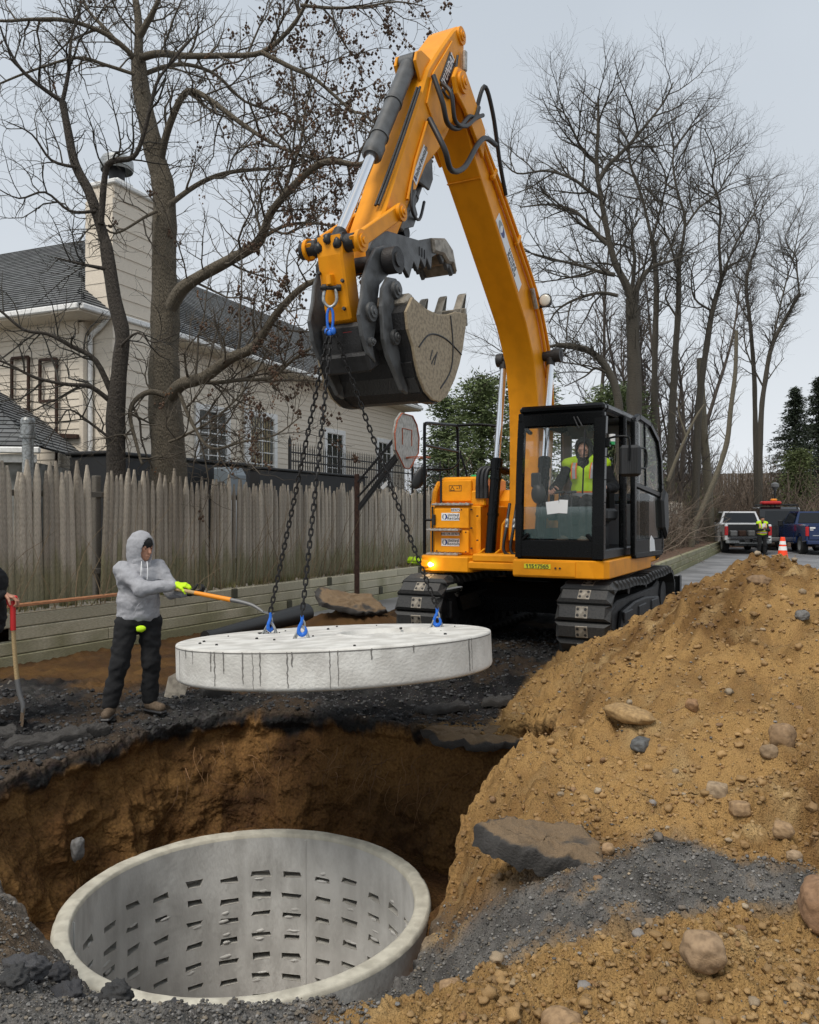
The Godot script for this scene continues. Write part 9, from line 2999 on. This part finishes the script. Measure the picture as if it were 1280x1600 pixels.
	mb.box(Vector3(0, 0.4, -0.6), Vector3(1.2, 0.12, 1.2), 0.02)
	obj("tow_hitch", mb, M.plastic, t)
	mb = MB.new()
	mb.box(Vector3(0.0 if gate_down else 0.05, 0.6, 0.155 if not gate_down else 0.12), Vector3(0.31, 0.155, 0.006), 0.001)
	obj("number_plate", mb, M.plate_gold if not gate_down else M.car_black, t)
	for s in [-1.0, 1.0]:
		mb = MB.new()
		mb.box(Vector3(s * 0.93, 1.04, 0.0), Vector3(0.15, 0.42, 0.06), 0.02)
		obj("tail_light", mb, M.tail_lamp, t)
		mb = MB.new()
		mb.box(Vector3(s * 1.13, 1.36, -3.6), Vector3(0.22, 0.3, 0.1), 0.04)
		mb.bar(Vector3(s * 0.95, 1.28, -3.6), Vector3(s * 1.06, 1.3, -3.6), 0.06, 0.06, 0.01)
		obj("mirror", mb, paint if gate_down else M.plastic, t)
		for z in [-1.02, -4.7]: wheel(t, Vector3(s * 0.84, 0.4, z), 0.4, 0.28)
	return t

func build_vehicles() -> void:
	pickup("white pickup truck seen from behind with its tailgate down", Vector3(15.35, -0.2, -37.2), deg_to_rad(-12), M.car_white, true)
	pickup("dark blue pickup truck with yellow plate and closed tailgate at the picture edge", Vector3(18.45, -0.2, -36.0), deg_to_rad(-10), M.car_blue, false)
	# black van with its side open, between the pickups
	var t := thing("van", "black van with a red load on its rack between the two pickups", "van", Vector3(18.3, -0.2, -40.5), deg_to_rad(-16))
	var mb := MB.new()
	mb.prism([Vector2(0, 0.4), Vector2(0.04, 1.2), Vector2(-0.12, 2.05), Vector2(-0.3, 2.15), Vector2(-3.3, 2.15), Vector2(-4.1, 1.4), Vector2(-5.0, 1.2), Vector2(-5.2, 0.5), Vector2(-4.7, 0.4)], -0.92, 0.92, 0.06)
	obj("body", mb, M.car_black, t)
	mb = MB.new()
	mb.quad(Vector3(-0.72, 1.25, 0.05), Vector3(0.72, 1.25, 0.05), Vector3(0.66, 1.95, -0.08), Vector3(-0.66, 1.95, -0.08))
	obj("rear_window", mb, M.car_glass, t)
	mb = MB.new()
	mb.box(Vector3(0.0, 0.55, 0.07), Vector3(1.8, 0.2, 0.12), 0.04)
	obj("rear_bumper", mb, M.tool_grey, t)
	mb = MB.new()
	for z in [-0.5, -2.6]: mb.box(Vector3(0, 2.27, z), Vector3(1.7, 0.06, 0.08), 0.02)
	for s in [-1.0, 1.0]: mb.box(Vector3(s * 0.82, 2.22, -1.5), Vector3(0.05, 0.05, 2.6), 0.01)
	obj("roof_rack", mb, M.plastic, t)
	mb = MB.new()
	mb.box(Vector3(-0.35, 2.36, -0.7), Vector3(0.9, 0.16, 0.9), 0.05)
	obj("rack_load", mb, M.red_paint, t)
	mb = MB.new()
	mb.box(Vector3(-0.2, 2.5, -0.7), Vector3(0.3, 0.14, 0.3), 0.05)
	obj("rack_bag", mb, M.tool_orange, t)
	for s in [-1.0, 1.0]:
		mb = MB.new()
		mb.box(Vector3(s * 0.84, 1.2, 0.03), Vector3(0.12, 0.5, 0.07), 0.02)
		obj("tail_light", mb, M.tail_lamp, t)
		for z in [-0.95, -4.2]: wheel(t, Vector3(s * 0.8, 0.36, z), 0.36, 0.24)
	# traffic cone
	t = thing("traffic_cone", "orange traffic cone with two white bands behind the dirt heap", "traffic cone", Vector3(13.1, -0.2, -28.8))
	mb = MB.new()
	mb.box(Vector3(0, 0.03, 0), Vector3(0.52, 0.06, 0.52), 0.02)
	obj("base", mb, M.cone_orange, t)
	mb = MB.new()
	mb.lathe([Vector2(0.24, 0.06), Vector2(0.21, 0.1), Vector2(0.075, 1.0), Vector2(0.06, 1.02), Vector2(0.04, 1.02)], 28)
	obj("cone_body", mb, M.cone_orange, t)
	for b in [[0.56, 0.7], [0.76, 0.88]]:
		mb = MB.new()
		var rr := func(y: float) -> float: return lerpf(0.21, 0.075, (y - 0.1) / 0.9) + 0.003
		mb.lathe([Vector2(rr.call(b[0]), b[0]), Vector2(rr.call(b[1]), b[1])], 28)
		obj("white_band", mb, M.cone_white, t)
	# lamp post on the bank
	t = thing("lamp_post", "dark lamp post standing behind the parked van", "lamp post", Vector3(19.6, 0.3, -44.0))
	mb = MB.new()
	mb.tube([Vector3.ZERO, Vector3(0, 2.6, 0)], 0.07, 0.05, 10)
	obj("pole", mb, M.iron, t)
	mb = MB.new()
	mb.lathe([Vector2(0.06, 2.55), Vector2(0.2, 2.75), Vector2(0.2, 2.9), Vector2(0.05, 3.0), Vector2(0, 3.0)], 14)
	obj("lamp_head", mb, M.tool_grey, t)
	# black drain pipe lying behind the lid
	t = thing("drain_pipe", "length of black plastic drain pipe lying behind the concrete lid", "pipe", Vector3(-2.85, -0.2, -11.6))
	mb = MB.new()
	var a := Vector3(0, 0.13, 0)
	var b := Vector3(1.15, 0.24, -1.9)
	mb.tube([a, a.lerp(b, 0.5), b], 0.085, 0.16, 24, false)
	mb.tube([a + Vector3(0.01, 0, 0), b - Vector3(0.01, 0, 0)], 0.075, 0.15, 24, false)
	mb.cyl(a - (b - a).normalized() * 0.05, a + (b - a).normalized() * 0.05, 0.1, 24)
	obj("pipe", mb, M.pipe_black, t)
	t = thing("drain_pipe", "thinner black pipe end lying left of the drain pipe", "pipe", Vector3(-2.95, -0.2, -11.9))
	mb = MB.new()
	mb.tube([Vector3(0, 0.08, 0), Vector3(0.9, 0.14, -0.9)], 0.06, 0.06, 18, false)
	mb.tube([Vector3(0.01, 0.08, -0.01), Vector3(0.89, 0.14, -0.89)], 0.052, 0.052, 18, false)
	obj("pipe", mb, M.pipe_black, t)
	# spare shovel head behind the worker
	t = thing("spare_shovel", "bare steel shovel head leaning on the dirt behind the worker", "shovel head", Vector3(-2.4, -0.2, -8.35))
	mb = MB.new()
	mb.prism([Vector2(-0.1, 0.0), Vector2(-0.11, 0.2), Vector2(-0.03, 0.27), Vector2(0.03, 0.27), Vector2(0.11, 0.2), Vector2(0.1, 0.0)], -0.004, 0.004, 0.001, Transform3D(Basis(Vector3(0, 0, 1), Vector3(0.2, 1, -0.3).normalized(), Vector3(-1, 0.2, 0).normalized()), Vector3(0, 0.0, 0)))
	obj("blade", mb, M.worn_steel, t)
	mb = MB.new()
	mb.tube([Vector3(0.04, 0.25, -0.07), Vector3(0.06, 0.36, -0.1)], 0.02, 0.018, 8)
	obj("socket", mb, M.worn_steel, t)
	# lime vest dropped on the timbers by the machine
	t = thing("safety_vest", "lime safety vest dropped on the timber wall beside the machine", "vest", Vector3(0.05, 0.5, -19.6))
	mb = MB.new()
	mb.ball(Vector3(0, 0.03, 0), Vector3(0.34, 0.09, 0.2), 12, 18, N1, 0.5, 3.0)
	obj("cloth", mb, M.hi_vis, t)

func _ready() -> void:
	# camera
	var cam := Camera3D.new()
	cam.name = "camera"
	cam.position = Vector3(0, 1.7, 0)
	cam.fov = rad_to_deg(2.0 * atan(800.0 / 1282.0))
	cam.near = 0.05
	cam.far = 400.0
	add_child(cam)
	cam.current = true
	# overcast sky
	var sky := ProceduralSkyMaterial.new()
	sky.sky_top_color = Color(0.6, 0.632, 0.668)
	sky.sky_cover_modulate = Color(1, 1, 1, 1.0)
	sky.sky_horizon_color = Color(0.755, 0.77, 0.784)
	sky.sky_curve = 0.22
	sky.ground_bottom_color = Color(0.35, 0.33, 0.3)
	sky.ground_horizon_color = Color(0.6, 0.6, 0.6)
	sky.sun_angle_max = 1.0
	var cn := FastNoiseLite.new()
	cn.seed = 5; cn.frequency = 0.004; cn.fractal_octaves = 5
	var cr := Gradient.new()
	cr.offsets = PackedFloat32Array([0.25, 0.75])
	cr.colors = PackedColorArray([Color(0.02, 0.02, 0.02, 1.0), Color(0.42, 0.425, 0.43, 1.0)])
	var ct := NoiseTexture2D.new()
	ct.width = 1024; ct.height = 512; ct.seamless = true; ct.noise = cn; ct.color_ramp = cr
	sky.sky_cover = ct
	var env := Environment.new()
	env.background_mode = Environment.BG_SKY
	env.sky = Sky.new()
	env.sky.sky_material = sky
	env.tonemap_mode = Environment.TONE_MAPPER_LINEAR
	env.tonemap_exposure = 1.6
	env.sdfgi_enabled = true; env.ssao_enabled = true; env.ssil_enabled = true
	var we := WorldEnvironment.new()
	we.name = "world_environment"
	we.environment = env
	add_child(we)
	var sun := DirectionalLight3D.new()
	sun.name = "sun_behind_cloud"
	sun.light_energy = 0.5
	sun.light_angular_distance = 24.0
	sun.light_color = Color(1.0, 0.975, 0.94)
	sun.shadow_enabled = true
	add_child(sun)
	sun.look_at_from_position(Vector3(-3.5, 9, 5.0), Vector3.ZERO)
	N1.seed = 11; N1.frequency = 0.01; N1.fractal_octaves = 3
	N2.seed = 23; N2.frequency = 0.01; N2.fractal_octaves = 3
	N3.seed = 37; N3.frequency = 0.01; N3.fractal_octaves = 4
	NS.seed = 9; NS.frequency = 0.01; NS.fractal_type = FastNoiseLite.FRACTAL_NONE
	make_materials()
	build_ground()
	build_fences()
	build_house()
	build_trees()
	build_excavator()
	build_ring()
	build_lid()
	build_chains()
	build_hoop()
	build_worker()
	build_helper()
	build_operator()
	build_lookout()
	build_vehicles()
	build_stones()
